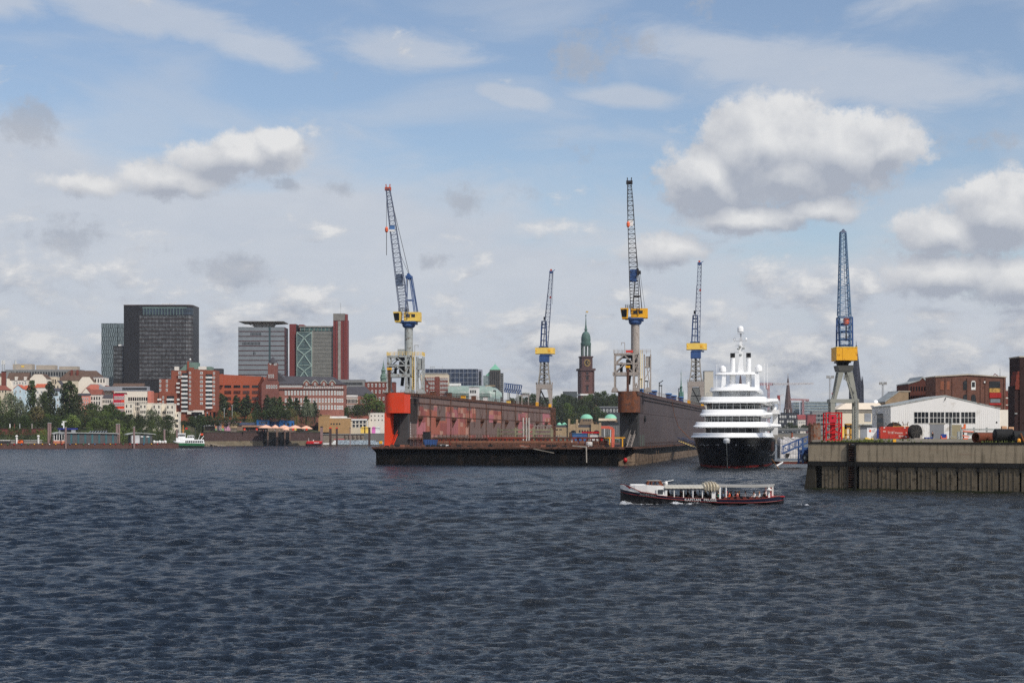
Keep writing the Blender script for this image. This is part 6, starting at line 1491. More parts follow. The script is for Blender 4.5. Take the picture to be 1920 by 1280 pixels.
def house(name,label,px0,px1,yt,yb,Y,wall,roof,rt='side',rh=10,d=20,rows=(),n=0,ww=3,wh=5,st='white',cat='house',rz=0.0,skip=None,wx=None,over=1.0,group=None):
 r,k,dr = bld(name,label,cat,px0,yb,Y,rz,group); w = px1 - px0; h = yb - yt
 b = MB(k)
 if rt == 'gable': b.prism([(0,-dr),(w,-dr),(w,h),(w / 2,h + rh),(0,h)],'y',0,d)
 elif rt == 'octa': b.prism([(0,-dr),(w,-dr),(w,h),(w * .74,h + rh),(w * .26,h + rh),(0,h)],'y',0,d)
 else: b.box(0,w,0,d,-dr,h)
 b.build('wall',wall,r)
 if rt == 'side': gable_roof(r,k,w,d,h,rh,roof,'x',over)
 elif rt == 'gable': gable_roof(r,k,w,d,h,rh,roof,'y',over * .6)
 elif rt == 'octa':
  b = MB(k); b.prism([(-.4,h),(w * .25,h + rh),(w * .75,h + rh),(w + .4,h),(w + .4,h + .8),(w * .76,h + rh + .9),(w * .24,h + rh + .9),(-.4,h + .8)],'y',.4,d + .5); b.build('roof',roof,r)
 elif rt == 'hip':
  b = MB(k); i = min(w,d) * .42; b.loft([[(-1,-1,h),(w + 1,-1,h),(w + 1,d + 1,h),(-1,d + 1,h)],[(i,d * .45,h + rh),(w - i,d * .45,h + rh),(w - i,d * .55,h + rh),(i,d * .55,h + rh)]]); b.build('roof',roof,r)
 elif rt == 'flat':
  b = MB(k); b.box(-.4,w + .4,-.4,d + .4,h,h + 1.2); b.build('roof',roof,r)
 if n: wins(r,k,*(wx or (w * .06,w * .94)),n,[h - q for q in rows],ww,wh,st,0,0,skip)
 return r,k,w,h
def part(r,k,name,m,*a): return box_part(r,k,name,m,*a)

def left_bank_houses():
 Y = 1230
 # long grey office with three roof blocks, far behind
 r,k,w,h = house('office_block','long low grey office block with three beige roof houses behind the white gables',10,150,694,712,1420,WL['grey'],RF['grey'],'flat',d=30,cat='office')
 for i in range(26): window(r,(12 + i * 5) * k,0,3 * k,3.0 * k,12 * k,'dark')
 for a,e,t in ((12,48,12),(56,91,10),(99,133,7.5)): part(r,k,'roof_house',WL['beige'],a,e,6,24,h + 1,h + t)
 part(r,k,'yellow_panel',M['yellow'],28,33.5,5.6,6,h + 6,h + 9)
 for px,t in ((6.5,675),(28,675)):
  r,k,dr = bld('antenna_mast','roof antenna mast with white panel aerials, ' + ('left' if px < 10 else 'right') + ' one above the white gabled house','antenna',px,697,1225 if px < 10 else 1400); b = MB(k); hh = 697 - t
  for x in (-2,2) if px < 10 else (0,): b.bar((x,0,-3),(x,0,hh),.8)
  b.bar((-2,0,6),(2,0,6),.5); b.build('mast',M['grey'],r); b = MB(k); [b.box(x,x + 1.6,-1,.6,hh - 8,hh) for x in ((-3.4,-.8,1.6) if px < 10 else (1,))]; b.build('aerial',M['white'],r)
 house('brick_chimney','tall dark red brick chimney stack left of the first white gable',2.4,9.6,697,728,1200,BR['red'],M['dark'],'flat',d=6,cat='chimney')
 house('left_gable_house','plain cream gable end cut by the left picture edge',-14,2,705,725,1210,WL['warm'],RF['brown'],'side',6,d=14)
 r,k,w,h = house('gabled_house','white house with brown roof and dormers beside the brick chimney',13,52,712,735,1215,WL['white'],RF['brown'],'side',14,d=26,rows=(9,),n=5,ww=2.6,wh=6,wx=(11,38))
 b = MB(k); b.prism([(0,-5),(10,-5),(10.5,9),(5,25),(0,25.5)][:4] + [(0,25.5)],'y',-1.5,0); b.build('blank_gable',WL['warm'],r)
 for x in (15,32): part(r,k,'dormer',WL['white'],x,x + 5,-1.2,6,h - 1,h + 6)
 house('octagon_gable_house','blank cream gable end with clipped corners, first from the left',56,87,710,742,1210,WL['warm'],RF['brown'],'octa',8.5,d=30)
 house('stair_house','grey white block with tall window slits behind the poplars',88,107,706,724,1225,WL['cream'],RF['grey'],'flat',d=16,rows=(13,),n=4,ww=2,wh=8,st='dark')
 r,k,w,h = house('hip_roof_house','long house under a broad dark brown hipped roof behind the poplars',108,192,713,722,1290,WL['cream'],RF['brown'],'hip',19,d=40)
 for x in (22,33): part(r,k,'chimney',BR['red'],x,x + 3.5,8,12,h + 4,h + 20)
 house('pediment_house','cream triangular gable with little windows between the poplars',98,119,727,760,1195,WL['cream'],RF['dark'],'gable',13,d=24,rows=(0,),n=3,ww=2,wh=4,st='dark')
 house('brown_roof_house','low house with a rust brown tiled roof at the left picture edge',-10,15,731,745,1185,WL['cream'],RF['red'],'hip',9,d=20,rows=(5,),n=4,ww=2,wh=4,st='dark')
 r,k,w,h = house('blue_gable_house','pale blue house with white window surrounds and bright orange roof',25,43,729.5,790,1180,WL['blue'],RF['orange'],'gable',8,d=24,rows=(7,19,31,43),n=2,ww=3,wh=6)
 house('orange_roof_wing','lower wing with bright orange tiled roof joined to the pale blue house',43,62,731,790,1186,WL['blue'],RF['orange'],'side',9,d=22,rows=(8,20,33,45),n=2,ww=3,wh=6)
 house('orange_roof_house','house with orange tiled roof glimpsed between the two poplars',66,90,726,760,1190,WL['white'],RF['orange'],'side',7,d=20,rows=(12,24),n=3,ww=3,wh=6)
 house('poplar_blue_house','pale blue grey house seen in the gap between the tall poplars',90,113,733,790,1185,WL['blue'],RF['dark'],'side',6,d=20,rows=(9,19,30,41),n=3,ww=3,wh=6)
 house('octagon_gable_house','blank cream gable end with clipped corners right of the poplars',147,175,716,740,1215,WL['warm'],RF['brown'],'octa',9.5,d=30)
 house('dormer_house','white dormered block beside the right blank gable',175,199,708,735,1222,WL['white'],RF['grey'],'flat',d=20,rows=(9,),n=4,ww=2.4,wh=7,st='dark')
 house('salmon_house','salmon house with a rounded gable below the blank cream gable',163,190,726,750,1200,WL['salmon'],RF['grey'],'octa',5.5,d=22)
 house('red_roof_house','white house with steep red roof and roof lights right of the poplars',153,170,738,790,1190,WL['warm'],RF['red'],'gable',11,d=26,rows=(10,),n=1,ww=3,wh=6)
 house('pink_house','pink and cream house front half hidden by trees right of the poplars',144,168,741,790,1172,WL['pink'],RF['dark'],'side',4,d=16,rows=(8,15,22,30),n=5,ww=2.2,wh=4)
 house('white_town_house','white town house with three window rows left of the red house',168.5,190,739.5,790,1175,WL['white'],RF['red'],'side',10,d=22,rows=(10,19,29,39),n=4,ww=2.4,wh=6,st='dark')
 house('narrow_white_house','narrow white house with grey mansard touching the red house',190.5,210.5,746,790,1178,WL['white'],RF['dark'],'side',6,d=20,rows=(9,18,28),n=5,ww=2.0,wh=5.5,st='dark')
 house('gabled_townhouse','white pointed gable with red tiled roof and brick chimneys behind the red house',184,212,738,760,1200,WL['white'],RF['red'],'gable',15,d=26)
 # red house
 r,k,w,h = house('red_house','bright red and orange town house with white windows',212.5,234,739,790,1168,mat('vivid_red',C(190,26,52),.8,var=.05),mat('vivid_red',C(190,26,52),.8),'flat',d=18,rows=(10,22,34,46),n=5,ww=3.0,wh=6.6)
 for z0,z1,x0 in ((h - 14.5,h - 11.2,15),(h - 27,h - 23.4,8),(h - 40,h - 35.2,3),(h - 51,h - 46.6,0)): part(r,k,'orange_band',mat('vivid_orange',C(236,72,24),.8,var=.04),x0,21.5,-.12,.02,z0,z1)
 part(r,k,'white_edge',WL['warm'],21,21.9,-.5,18,-10,h)
 # modern apartment row behind
 r,k,w,h = house('terrace_apartments','modern stepped apartments with grey roof terraces behind the red house',214,281,733,775,1190,WL['warm'],RF['grey'],'flat',d=26,cat='apartments',rows=(18,27,36),n=9,ww=3,wh=6.5,st='dark',wx=(26,63))
 part(r,k,'penthouse',RF['grey'],-30,62,6,22,h + 1,h + 9); part(r,k,'terrace_glass',M['glass'],14,60,5.6,6,h + 2.5,h + 6.5); part(r,k,'terrace_recess',M['glass'],1,24,-.3,0,h - 11,h - 3)
 part(r,k,'salmon_edge',WL['salmon'],63,70,-1,20,-10,h); part(r,k,'awning',mat('orange_awning',C(230,110,80),.8),8,15,-3,0,h - 17,h - 14)
 # white row stepping down
 for i,(a,e,t) in enumerate(((234.5,249,755.5),(249,262,771),(262,274.5,756.5),(274.5,286,756.5),(286,301.5,757),(301.5,312,757.5),(312,326,757.5),(326,335,773))):
  house('row_house',['white row house next to the red house','low white row house set back between taller ones','white row house with balcony, third from the red house','white row house with blank sloping wall, fourth from the red house','white row house with paired windows, fifth from the red house','white row house with blank sloping wall, sixth from the red house','tall white row house, seventh from the red house','lowest white row house at the right end of the row'][i],
              a,e - .4,t,800,1150 + (i % 2) * 5,WL['warm'],WL['warm'],'flat',d=22,rows=(8,18,28,38),n=3,ww=2.2,wh=5,st='dark',skip=(lambda q,j,i=i: (i in (3,5) and j == 0) or (q == 1 and j == 0)),group='white row houses below the brick tower')
 house('roof_cluster','low brown roofed house with white chimney in front of the dark hotel',210,268,727,735,1260,WL['cream'],RF['brown'],'side',9,d=26)
def brick_tower_block():
 Y = 1240; k = Y / F; B = BR['brick2']
 r,k,dr = bld('balcony_tower','stepped red brick apartment tower with white balconies and green copper top','apartment block',298,775,Y)
 X = lambda px: px - 298; Z = lambda py: 775 - py
 b = MB(k); b.box(X(298),X(332),2,40,-dr,Z(710.5)); b.box(X(320),X(345),6,44,-dr,Z(694)); b.box(X(353),X(386),-4,40,6,Z(692)); b.box(X(338),X(356),0,40,-dr,Z(695)); b.box(X(384),X(404),0,40,3,Z(694)); b.box(X(278),X(299),4,30,-dr,Z(736)); b.box(X(299),X(332),-2,4,-dr,Z(737)); b.box(X(355),X(364),-6,0,6,Z(689)); b.build('wall',B,r)
 b = MB(k); b.prism([(X(335),Z(694)),(X(351),Z(679)),(X(369),Z(679)),(X(369),Z(687)),(X(395),Z(687)),(X(395),Z(694))],'y',6,30); b.build('copper_roof',RF['dgreen'] if 0 else mat('verdigris',C(112,136,124),.75,var=.1),r)
 part(r,k,'chimney',B,X(350),X(353.5),4,7,Z(694),Z(677)); b = MB(k); b.lathe([(.3,-1.8),(1.7,-.8),(1.9,.2),(1,1.6),(.1,1.9)],X(355.5),6,12,z0=Z(673.5)); b.build('radome',M['white'],r,smooth=True)
 part(r,k,'roof_office',WL['white'],X(373),X(387),-4.5,2,Z(693),Z(687)); part(r,k,'parapet_box',WL['white'],X(326),X(334),5,10,Z(694),Z(687))
 bal = M['white']
 for i in range(9):
  z = Z(703.5 + i * 8.05)
  part(r,k,'recess',M['glass'],X(341.5),X(355),-.4,0.4,z - 1,z + 4.4); part(r,k,'balcony',bal,X(340.5),X(355),-3.2,.2,z - 4,z - .6)
  if i < 8:
   z2 = Z(705.2 + i * 8.05); part(r,k,'recess',M['glass'],X(385.5),X(398),-.4,.4,z2 - 1,z2 + 4); part(r,k,'balcony',bal,X(385),X(398.5),-3.2,.2,z2 - 4,z2 - .6)
   window(r,X(357.5) * k,-4.0 * k if 0 else -6.05 * k,(Z(701.5 + i * 8.1)) * k,3.6 * k,4.4 * k); window(r,X(378.5) * k,-4.05 * k,Z(701.5 + i * 8.1) * k,5.0 * k,4.6 * k); window(r,X(401.3) * k,-.05 * k,Z(702 + i * 8.1) * k,3.2 * k,4.6 * k)
   if i < 2: window(r,X(337) * k,-.05 * k,Z(701 + i * 8) * k,5 * k,5 * k)
 for i in range(3):
  for px in (300,312.5): window(r,X(px) * k,1.95 * k,Z(717 + i * 8.2) * k,3.4 * k,5 * k)
  part(r,k,'balcony',bal,X(331),X(337),-2,2,Z(720 + i * 8.2),Z(717 + i * 8.2))
 for i in range(2):
  z = Z(746.5 + i * 8.2); part(r,k,'recess',M['glass'],X(313.5),X(327),-2.4,-1.5,z - 1,z + 4.4); part(r,k,'balcony',bal,X(313.5),X(327),-5,-2,z - 4,z - .6); part(r,k,'balcony',bal,X(296),X(303),-4,-2,z - 4,z - .6); window(r,X(306.5) * k,-2.05 * k,(z - 1) * k,3 * k,5 * k)
  part(r,k,'balcony',bal,X(331),X(336.5),-2,2,z - 4,z - .6)
 part(r,k,'ground_floor',WL['white'],X(352),X(383),-4.6,20,-1,6.2); part(r,k,'ground_glass',M['glass'],X(360),X(380),-4.9,-4.5,-1,2.6)
 for px in (384,390,396): part(r,k,'pier',B,X(px),X(px + 3),0,4,-dr,4)
 house('dark_office','small dark flat block showing right of the brick tower top',392,416,692,710,1330,mat('anthracite',C(62,64,68),.7),M['dark'],'flat',d=20,cat='office',rows=(14,),n=4,ww=3,wh=8,st='dark')
def big_towers():
 # dark hotel
 Y = 1330; k = Y / F
 r,k,dr = bld('dark_hotel_tower','massive dark bronze hotel block with glazed top storey','hotel',232,716,Y,0)
 bm = mat('bronze_panel',C(50,47,46),.45,var=.1,scale=.2,spec=.4); fm = mat('bronze_smooth',C(44,43,45),.45,var=.06,scale=.1)
 H = 143; n = 9; pl = [(0,0),(29,-3),(118,-3)] + [(118 + 11 * math.sin(math.pi / 2 * j / n),8 - 11 * math.cos(math.pi / 2 * j / n)) for j in range(1,n + 1)] + [(129,60),(0,60)]
 b = MB(k); b.prism(pl,'z',-dr,H); b.build('core',fm,r)
 b = MB(k); b.prism([(x * 1.004 - .3,y * 1.004 - .3) for x,y in pl],'z',H,H + 1.6); b.build('roof_edge',mat('roof_bronze',C(84,66,58),.6),r)
 gl = glassmat('bronze_glass',C(98,100,102),.2,var=.55); rd = mat('red_bronze',C(74,52,48),.5)
 arc = [(30,-3.05),(118,-3.05)] + [(118 + 11.06 * math.sin(math.pi / 2 * j / 5),8 - 11.06 * math.cos(math.pi / 2 * j / 5)) for j in range(1,6)]
 for i in range(16):
  z = 118.5 - i * 7.55; b = MB(k)
  L = [(x,y - .1) for x,y in arc]
  b.loft([[(x,y,zz) for zz in (z,z + 5.4)] for x,y in L],0,cap=False,closed=False); w = b.build('window_band',gl,r,raw=True)
  b = MB(k)
  for j in range(33): x = 31 + j * 2.66; b.box(x,x + .75,-3.7,-3.1,z,z + 5.4)
  for j in range(1,5): t = math.pi / 2 * j / 5; b.bar((118 + 11.3 * math.sin(t),8 - 11.3 * math.cos(t),z),(118 + 11.3 * math.sin(t),8 - 11.3 * math.cos(t),z + 5.4),.8)
  b.build('mullion',bm,w)
  b = MB(k); b.loft([[(x,y - .35,zz) for zz in (z - .9,z - .3)] for x,y in L],0,cap=False,closed=False); b.build('floor_line',rd,r,raw=True)
 L = [(x,y - .1) for x,y in arc]; b = MB(k); b.loft([[(x,y,zz) for zz in (126,139)] for x,y in [(36,-3.05)] + L[1:]],0,cap=False,closed=False); w = b.build('top_glazing',glassmat('sky_glass',C(44,56,70),.12,var=.5),r,raw=True)
 b = MB(k)
 for j in range(14): x = 38 + j * 5.6; b.box(x,x + 1.1,-4.2,-3.1,125,139.6)
 b.box(36,119,-4,-3.1,137.6,140); b.build('mullion',mat('green_grey_fin',C(104,124,120),.5),w)
 part(r,k,'lower_wing',bm,-21,0,6,40,-dr,68); part(r,k,'wing_roof',M['white'],-12,-1,8,20,68,71)
 for i in range(8):
  b = MB(k); z = 60 - i * 7.6; [b.box(x,x + 1.9,5.6,6.0,z,z + 5) for x in (-19.5,-16.6,-13.7,-10.8,-7.9,-5)]; b.build('wing_window',gl,r)
 b = MB(k); b.box(68,90,10,12,H + 4,H + 5); b.bar((84,11,H + 1.6),(84,11,H + 5),1); b.bar((88,11,H + 4),(97,11,H + 8),1); b.box(40,120,14,16,H + 1.6,H + 2.6); b.build('facade_hoist',M['white'],r)
 r,k,dr = bld('glass_fin_tower','slim tower with staggered pale vertical glass fins behind the dark hotel','tower',190,720,1400); b = MB(k); b.box(0,30,0,30,-dr,114); b.box(30,44,3,30,-dr,114); b.build('core',glassmat('fin_glass',C(66,76,80),.2,var=.4),r)
 b = MB(k); rr = random.Random(4)
 for i in range(14):
  for j in range(9):
   x = .3 + j * 3.4 + (1.2 if i % 2 else 0); b.box(x,x + 1.0,-.5,0,i * 8.1,i * 8.1 + 7.6)
   if j < 5: x = 31 + j * 2.8 + (1 if i % 2 else 0); b.box(x,x + .9,2.5,3,i * 8.1,i * 8.1 + 7.6)
 b.build('fin',mat('pale_fin',C(150,164,166),.4,var=.15),r)
 # grey tower with flared roof
 r,k,dr = bld('grey_office_tower','grey banded office tower with a flared saucer roof','office tower',447,716,1400); g = mat('silver_panel',C(132,138,142),.35,var=.08,scale=.15)
 b = MB(k); b.box(0,86,0,50,-dr,103); b.build('core',glassmat('slate_glass',C(56,62,68),.2),r)
 for i in range(12):
  z = 95.5 - i * 9.0
  part(r,k,'cladding_band',g,-.3,57,-.6,0,z,z + 7.0); part(r,k,'cladding_band',g,60.5,86.3,-.6,0,z,z + 7.0); part(r,k,'red_line',mat('dull_red_line',C(92,60,62),.6),-.3,86.3,-.5,0,z - 1.4,z)
  if i in (1,3,5,10):
   b = MB(k); x0,x1 = ((23,46),(8,44),(28,34),(33,44))[(1,3,5,10).index(i)]; [b.box(x0 + q * 2.6,x0 + q * 2.6 + 1.4,-.9,-.5,z + 1,z + 6) for q in range(int((x1 - x0) / 2.6))]; b.build('vent_window',M['glass'],r)
 part(r,k,'corner_strip',mat('teal_strip',C(66,84,88),.4),57,60.5,-.8,0,-5,103)
 b = MB(k); b.loft([[(x,y,103) for x,y in ((28,10),(60,10),(60,40),(28,40))],[(x,y,110) for x,y in ((24,8),(64,8),(64,42),(24,42))],[(x,y,112.2) for x,y in ((2,-6),(85,-6),(85,56),(2,56))],[(x,y,113.4) for x,y in ((1,-7),(86,-7),(86,57),(1,57))]]); b.build('saucer_roof',mat('canopy_grey',C(214,206,194),.6,var=.06),r)
 b = MB(k); [b.bar((30 + q * 5,2,104),(10 + q * 11,-4,112),.9) for q in range(7)]; b.build('roof_rib',mat('rib_dark',C(120,112,104),.6),r)
 # red and glass office
 r,k,dr = bld('red_slab_office','office tower of red slabs with white crossed braces on its glass front','office tower',542,716,1420); rd = mat('oxide_red',C(124,58,54),.6,var=.06,scale=.1)
 part(r,k,'red_slab',rd,0,12.5,4,50,-dr,109); part(r,k,'red_slab',rd,15.5,25,20,50,95,109); part(r,k,'dark_strip',M['dark'],12.5,15,5,48,-dr,108)
 part(r,k,'glass_front',glassmat('green_glass',C(72,92,92),.2,var=.3),14,43,0,40,-dr,94); part(r,k,'concrete_front',glassmat('grey_grid_glass',C(104,104,98),.25,var=.15),43,82,3,50,-dr,95)
 b = MB(k)
 for q in range(14): b.box(44,82,2.5,3,q * 7,q * 7 + 1.1)
 for q in range(18): b.box(44 + q * 2.2,44.5 + q * 2.2,2.6,3,0,95)
 b.box(43,45.2,1,3,-5,96); b.build('concrete_grid',mat('grid_concrete',C(146,144,136),.7),r)
 b = MB(k); mint = mat('mint_steel',C(164,186,176),.5,var=.03)
 for q in range(3):
  z0 = 1.5 + q * 31; b.bar((15,-.6,z0 + 29),(28.5,-.6,z0 + 19),1.5,m=0); b.bar((42,-.6,z0 + 29),(28.5,-.6,z0 + 19),1.5); b.bar((28.5,-.6,z0 + 19),(15,-.6,z0 - 1),1.5); b.bar((28.5,-.6,z0 + 19),(42,-.6,z0 - 1),1.5); b.bar((14.5,-.6,z0 + 29.6),(42.5,-.6,z0 + 29.6),.8)
 b.bar((14.6,-.6,-5),(14.6,-.6,94),.9); b.bar((42.4,-.6,-5),(42.4,-.6,94),.9); b.build('cross_brace',mint,r)
 b = MB(k); [b.box(15,42,-.3,0,q * 6.2,q * 6.2 + .7) for q in range(15)]; b.build('floor_edge',mat('floor_grey',C(120,130,128),.5),r)
 part(r,k,'top_storey',glassmat('top_glass',C(76,104,98),.2,var=.4),20,82,4,46,96.5,103); part(r,k,'roof_slab',mat('grid_concrete',C(146,144,136),.7),18,84,2,48,103,105); b = MB(k); [b.box(x,x + 1,3.4,4,96,103) for x in (20,28,37,46,53,60,67,74,81)]; b.build('top_mullion',mat('grid_concrete',C(146,144,136),.7),r)
 part(r,k,'red_tower',rd,83,109,-2,30,-dr,117); part(r,k,'tower_head',mat('head_grey',C(128,124,118),.7),83,105,-2.6,20,115,128); part(r,k,'red_fin',rd,105.5,109.5,-2.8,10,-5,127); part(r,k,'lift_strip',mat('strip_grey',C(150,146,138),.6),92,97,-2.8,-2,-5,114)
 b = MB(k); [b.box(x,x + 1.2,-2.9,-2,z,z + 1.6) for x in (86.5,101.5) for z in range(0,114,4)]; b.build('slot_window',M['glass'],r); b = MB(k); b.bar((96,4,128),(96,4,149),.5); b.build('aerial',M['grey'],r)
def mid_bank():
 # orange brick stepped building
 r,k,dr = bld('orange_brick_block','windowless topped orange brick block with dark strip windows','office',404,772,1300); B = BR['bright']
 b = MB(k); b.prism([(0,-dr),(116,-dr),(116,44),(93,46),(88,66),(18,70),(0,68)],'y',0,50); b.prism([(-1,50),(15,50),(15,71),(-1,69.5)],'y',-6,0); b.build('wall',B,r)
 for i in range(6):
  for j in range(4):
   z = 45.5 - j * 11.5 if i < 4 else 34 - j * 11.5
   if z > -4 and not (i >= 4 and j > 2): part(r,k,'strip_window',M['glass'],17 + i * 17.2,29.5 + i * 17.2,-.5,.3,z,z + 4.4 if j == 0 else z + 5.4); part(r,k,'window_bar',B,17 + i * 17.2,29.5 + i * 17.2,-.9,-.4,z + 2.1,z + 2.8) if j else None
 # brick institute
 r,k,dr = bld('brick_institute','long brick institute with slate roof, dormers and a stair tower','institute',495,772,1290); B = BR['brown']; wf = 'whitebig'; B2 = mat('institute_brick',C(152,100,86),.85,var=.12,scale=.3,col2=C(130,86,74),amt=.3)
 b = MB(k); b.box(27,150,0,46,-dr,52); b.build('wall',B2,r); b = MB(k); b.prism([(0,-dr),(28,-dr),(28,54),(17,72),(14,78),(9,72),(-4,52),(-4,-dr)],'y',-4,40); b.build('gable_wing',mat('gable_brick',C(130,82,72),.85,var=.12,scale=.3),r)
 b = MB(k); b.prism([(8,60),(25,60),(25,91),(8,91)],'y',-5,10); tw = b.build('stair_tower',mat('gable_brick',C(106,64,56),.85),r); b = MB(k); b.lathe([(9.2,91),(7,96),(.4,103)],16.5,2,8); b.build('tower_roof',RF['dark'],tw)
 b = MB(k); b.lathe([(2,88),(2,92)],13,-5.2,10) if 0 else b.tube((13,-5.6,90),(13,-5.1,90),1.9,n=12); b.build('clock',M['white'],tw); [window(r,(20 + q * 2) * k,-5.05 * k,87 * k,1.4 * k,4 * k) for q in range(3)]
 wins(r,k,8,20,3,[64],2.4,6,'white',-5.02 if 0 else -5.05); wins(r,k,4,26,5,[44],3,6,'white',-4.05)
 b = MB(k); b.prism([(8,54),(22,74),(26,74),(45,52)],'y',6,40); b.build('gable_roof',RF['dark'],r)
 b = MB(k); b.loft([[(26,-2,52),(151,-2,52),(151,48,52),(26,48,52)],[(36,20,68),(128,20,66),(128,28,66),(36,28,68)]]); b.build('roof',RF['dark'],r)
 for x in (74,90,106.5,122):
  b = MB(k); b.prism([(x,50),(x + 12,50),(x + 12,53),(x + 9.5,57),(x + 6,59),(x + 2.5,57),(x,53)],'y',-1.6,10); dm = b.build('dormer',B2,r); window(r,(x + 6) * k,-1.7 * k,49.5 * k,3 * k,5 * k)
  b = MB(k); b.path([(x - .5,-2,53),(x + 2.5,-2,57.4),(x + 6,-2,59.6),(x + 9.5,-2,57.4),(x + 12.5,-2,53)],1.0); b.build('dormer_verge',mat('verge_stone',C(190,196,180),.7),dm)
 wins(r,k,29,72,17,[46],2.2,4.2,wf,-.05); wins(r,k,74,149,22,[44],2.2,4,wf,-.05)
 wins(r,k,38,136,17,[31.5,17.5,4.5],3.5,8.2,wf,-.05); wins(r,k,136,149,3,[31.5,17.5,4.5],3.4,7.6,wf,-.05); part(r,k,'cornice',mat('cornice_shadow',C(70,52,48),.8),26,151,-1.6,0,41.6,43.2); part(r,k,'string_course',WL['cream'],60,128,-.5,0,15.2,16)
 # right wing
 r,k,dr = bld('institute_wing','slate roofed brick wing with a white glazed front right of the institute','institute',646,768,1310); b = MB(k); b.box(0,56,0,40,-dr,26); b.build('wall',B2,r)
 b = MB(k); b.loft([[(-1,-2,30),(57,-2,26),(57,42,26),(-1,42,30)],[(4,18,44),(38,18,44),(36,24,44),(4,24,44)]]); b.build('roof',RF['dark'],r)
 part(r,k,'glazed_front',WL['white'],0,24.5,-1.2,0,-3,25); part(r,k,'white_fascia',M['white'],0,25,-2.5,0,23.8,27.5)
 for z in (1,12.5): wins(r,k,.8,23.8,9,[z],1.7,7.5,'dark',-1.25)
 part(r,k,'brick_spandrel',B2,0,24.5,-1.3,-1.1,9.6,11.4); wins(r,k,34,54,8,[24],1.8,3,'white',-.05); wins(r,k,30,40,3,[12],2.6,7,'white',-.05)
 house('flat_office','low flat grey office with dark window line behind the institute',630,683,712.5,726,1400,WL['grey'],RF['grey'],'flat',d=30,cat='office',rows=(9,),n=20,ww=1.8,wh=5,st='dark')
 # ornate brick building with spire
 r,k,w,h = house('ornate_brick_house','ornate red brick building with a green copper lantern spire behind the orange dock end',684,740,717,775,1350,BR['red'],mat('dark_cornice',C(88,72,66),.8),'flat',d=40,rows=(8,20,33,45),n=7,ww=3,wh=6,cat='building')
 part(r,k,'parapet_line',WL['cream'],6,40,-.5,3,h + 1.2,h + 2); b = MB(k)
 cx = 34; b.lathe([(6,h),(6,h + 8),(7.2,h + 8.4),(5.6,h + 13),(6.2,h + 13.5),(3.9,h + 17),(4,h + 22),(5,h + 22.5),(3.2,h + 26),(2.2,h + 26.5),(2.2,h + 29.5),(1.2,h + 32),(.5,h + 38),(.1,h + 44)],cx,12,8,1); b.lathe([(5.4,h),(5.5,h + 7.9)],cx,12,8,0); b.build('lantern_spire',[BR['red'],mat('patina',C(104,128,116),.7,var=.15,scale=.6)],r)
 house('white_cottage','white two storey house with small windows beside the orange dock jamb',691,722,773.5,796,1292,WL['white'],mat('dark_verge',C(80,74,70),.8),'flat',d=18,rows=(7,15),n=4,ww=1.8,wh=2.4,st='dark')
 # market pumping house
 r,k,w,h = house('yellow_brick_house','yellow brick waterfront house with tall blind corner block',597,617,779,806,1275,WL['yellow'],WL['yellow'],'flat',d=24)
 r,k,w,h = house('yellow_brick_hall','yellow brick hall with four porthole windows under a white roof strip',617,657,784,806,1280,WL['yellow'],WL['white'],'flat',d=24)
 for x in (3,8,13.5,18.5): part(r,k,'port_window',M['glass'],x,x + 2.6,-.5,.2,10.5,13)
 part(r,k,'upper_strip',M['white'],0,32,3,20,h + 1.2,h + 4); part(r,k,'lower_porch',WL['cream'],-9,1,-3,2,-4,6)
 r,k,w,h = house('glazed_hall','white framed glazed hall with brown pitched roof beside the yellow brick hall',657,690,785,806,1282,WL['cream'],RF['red'],'side',7,d=26)
 part(r,k,'white_frame',M['white'],1.5,33,-1.2,0,h - 3,h); part(r,k,'white_post',M['white'],31.5,33,-1.2,0,-1,h); wins(r,k,3,30,4,[5,12],5.4,6.2,'thin',-.1)
 house('gabled_chimney_house','dark red brick house with stepped chimneys left of the yellow brick house',572,594,779,800,1300,BR['red'],RF['red'],'gable',12,d=20)
 r,k,dr = bld('spiral_tower','grey concrete tower with spiral gallery above the brown roofs','tower',589,790,1305); b = MB(k); b.lathe([(3,-dr),(3,20),(6.6,24),(6.6,26)],5,5,14); b.build('shaft',WL['grey'],r); b = MB(k); b.lathe([(6.8,26),(6.8,30)],5,5,12); b.build('gallery',mat('gallery_grey',C(150,152,150),.6),r)
 house('brown_roof_row','row of brown tiled roofs behind the yellow brick hall',596,640,784,800,1330,WL['cream'],RF['red'],'side',7,d=20)
 # behind the dock wall
 r,k,w,h = house('brick_grid_office','brick office with white gridded windows right of the grey crane column',789,841,703,765,1500,WL['cream'],WL['cream'],'flat',d=36,cat='office')
 part(r,k,'blank_corner',BR['red'],27,35,-.6,0,-5,h - 3); part(r,k,'brick_field',BR['red'],8,27,-.3,0,-5,h - 4); part(r,k,'brick_field',BR['red'],35.4,51,-.3,0,-5,h - 5)
 wins(r,k,9,26,4,[h - 10 - 8 * j for j in range(6)],3,4.4,'white',-.35); wins(r,k,36,51,5,[h - 10 - 8 * j for j in range(6)],2.2,4.4,'white',-.35); part(r,k,'roof_strip',mat('head_grey',C(128,124,118),.7),2,50,8,20,h + 1.2,h + 4)
 b = MB(k); b.lathe([(.4,-1.8),(1.8,-.6),(1.8,.6),(.4,1.8)],4.5,10,12,z0=h + 7); b.build('radome',M['white'],r,smooth=True)
 house('small_gable_house','little pointed red brick gable below the brick office',791,805,722,760,1470,BR['red'],RF['dark'],'gable',11,d=12,rows=(4,12),n=2,ww=2.6,wh=4)
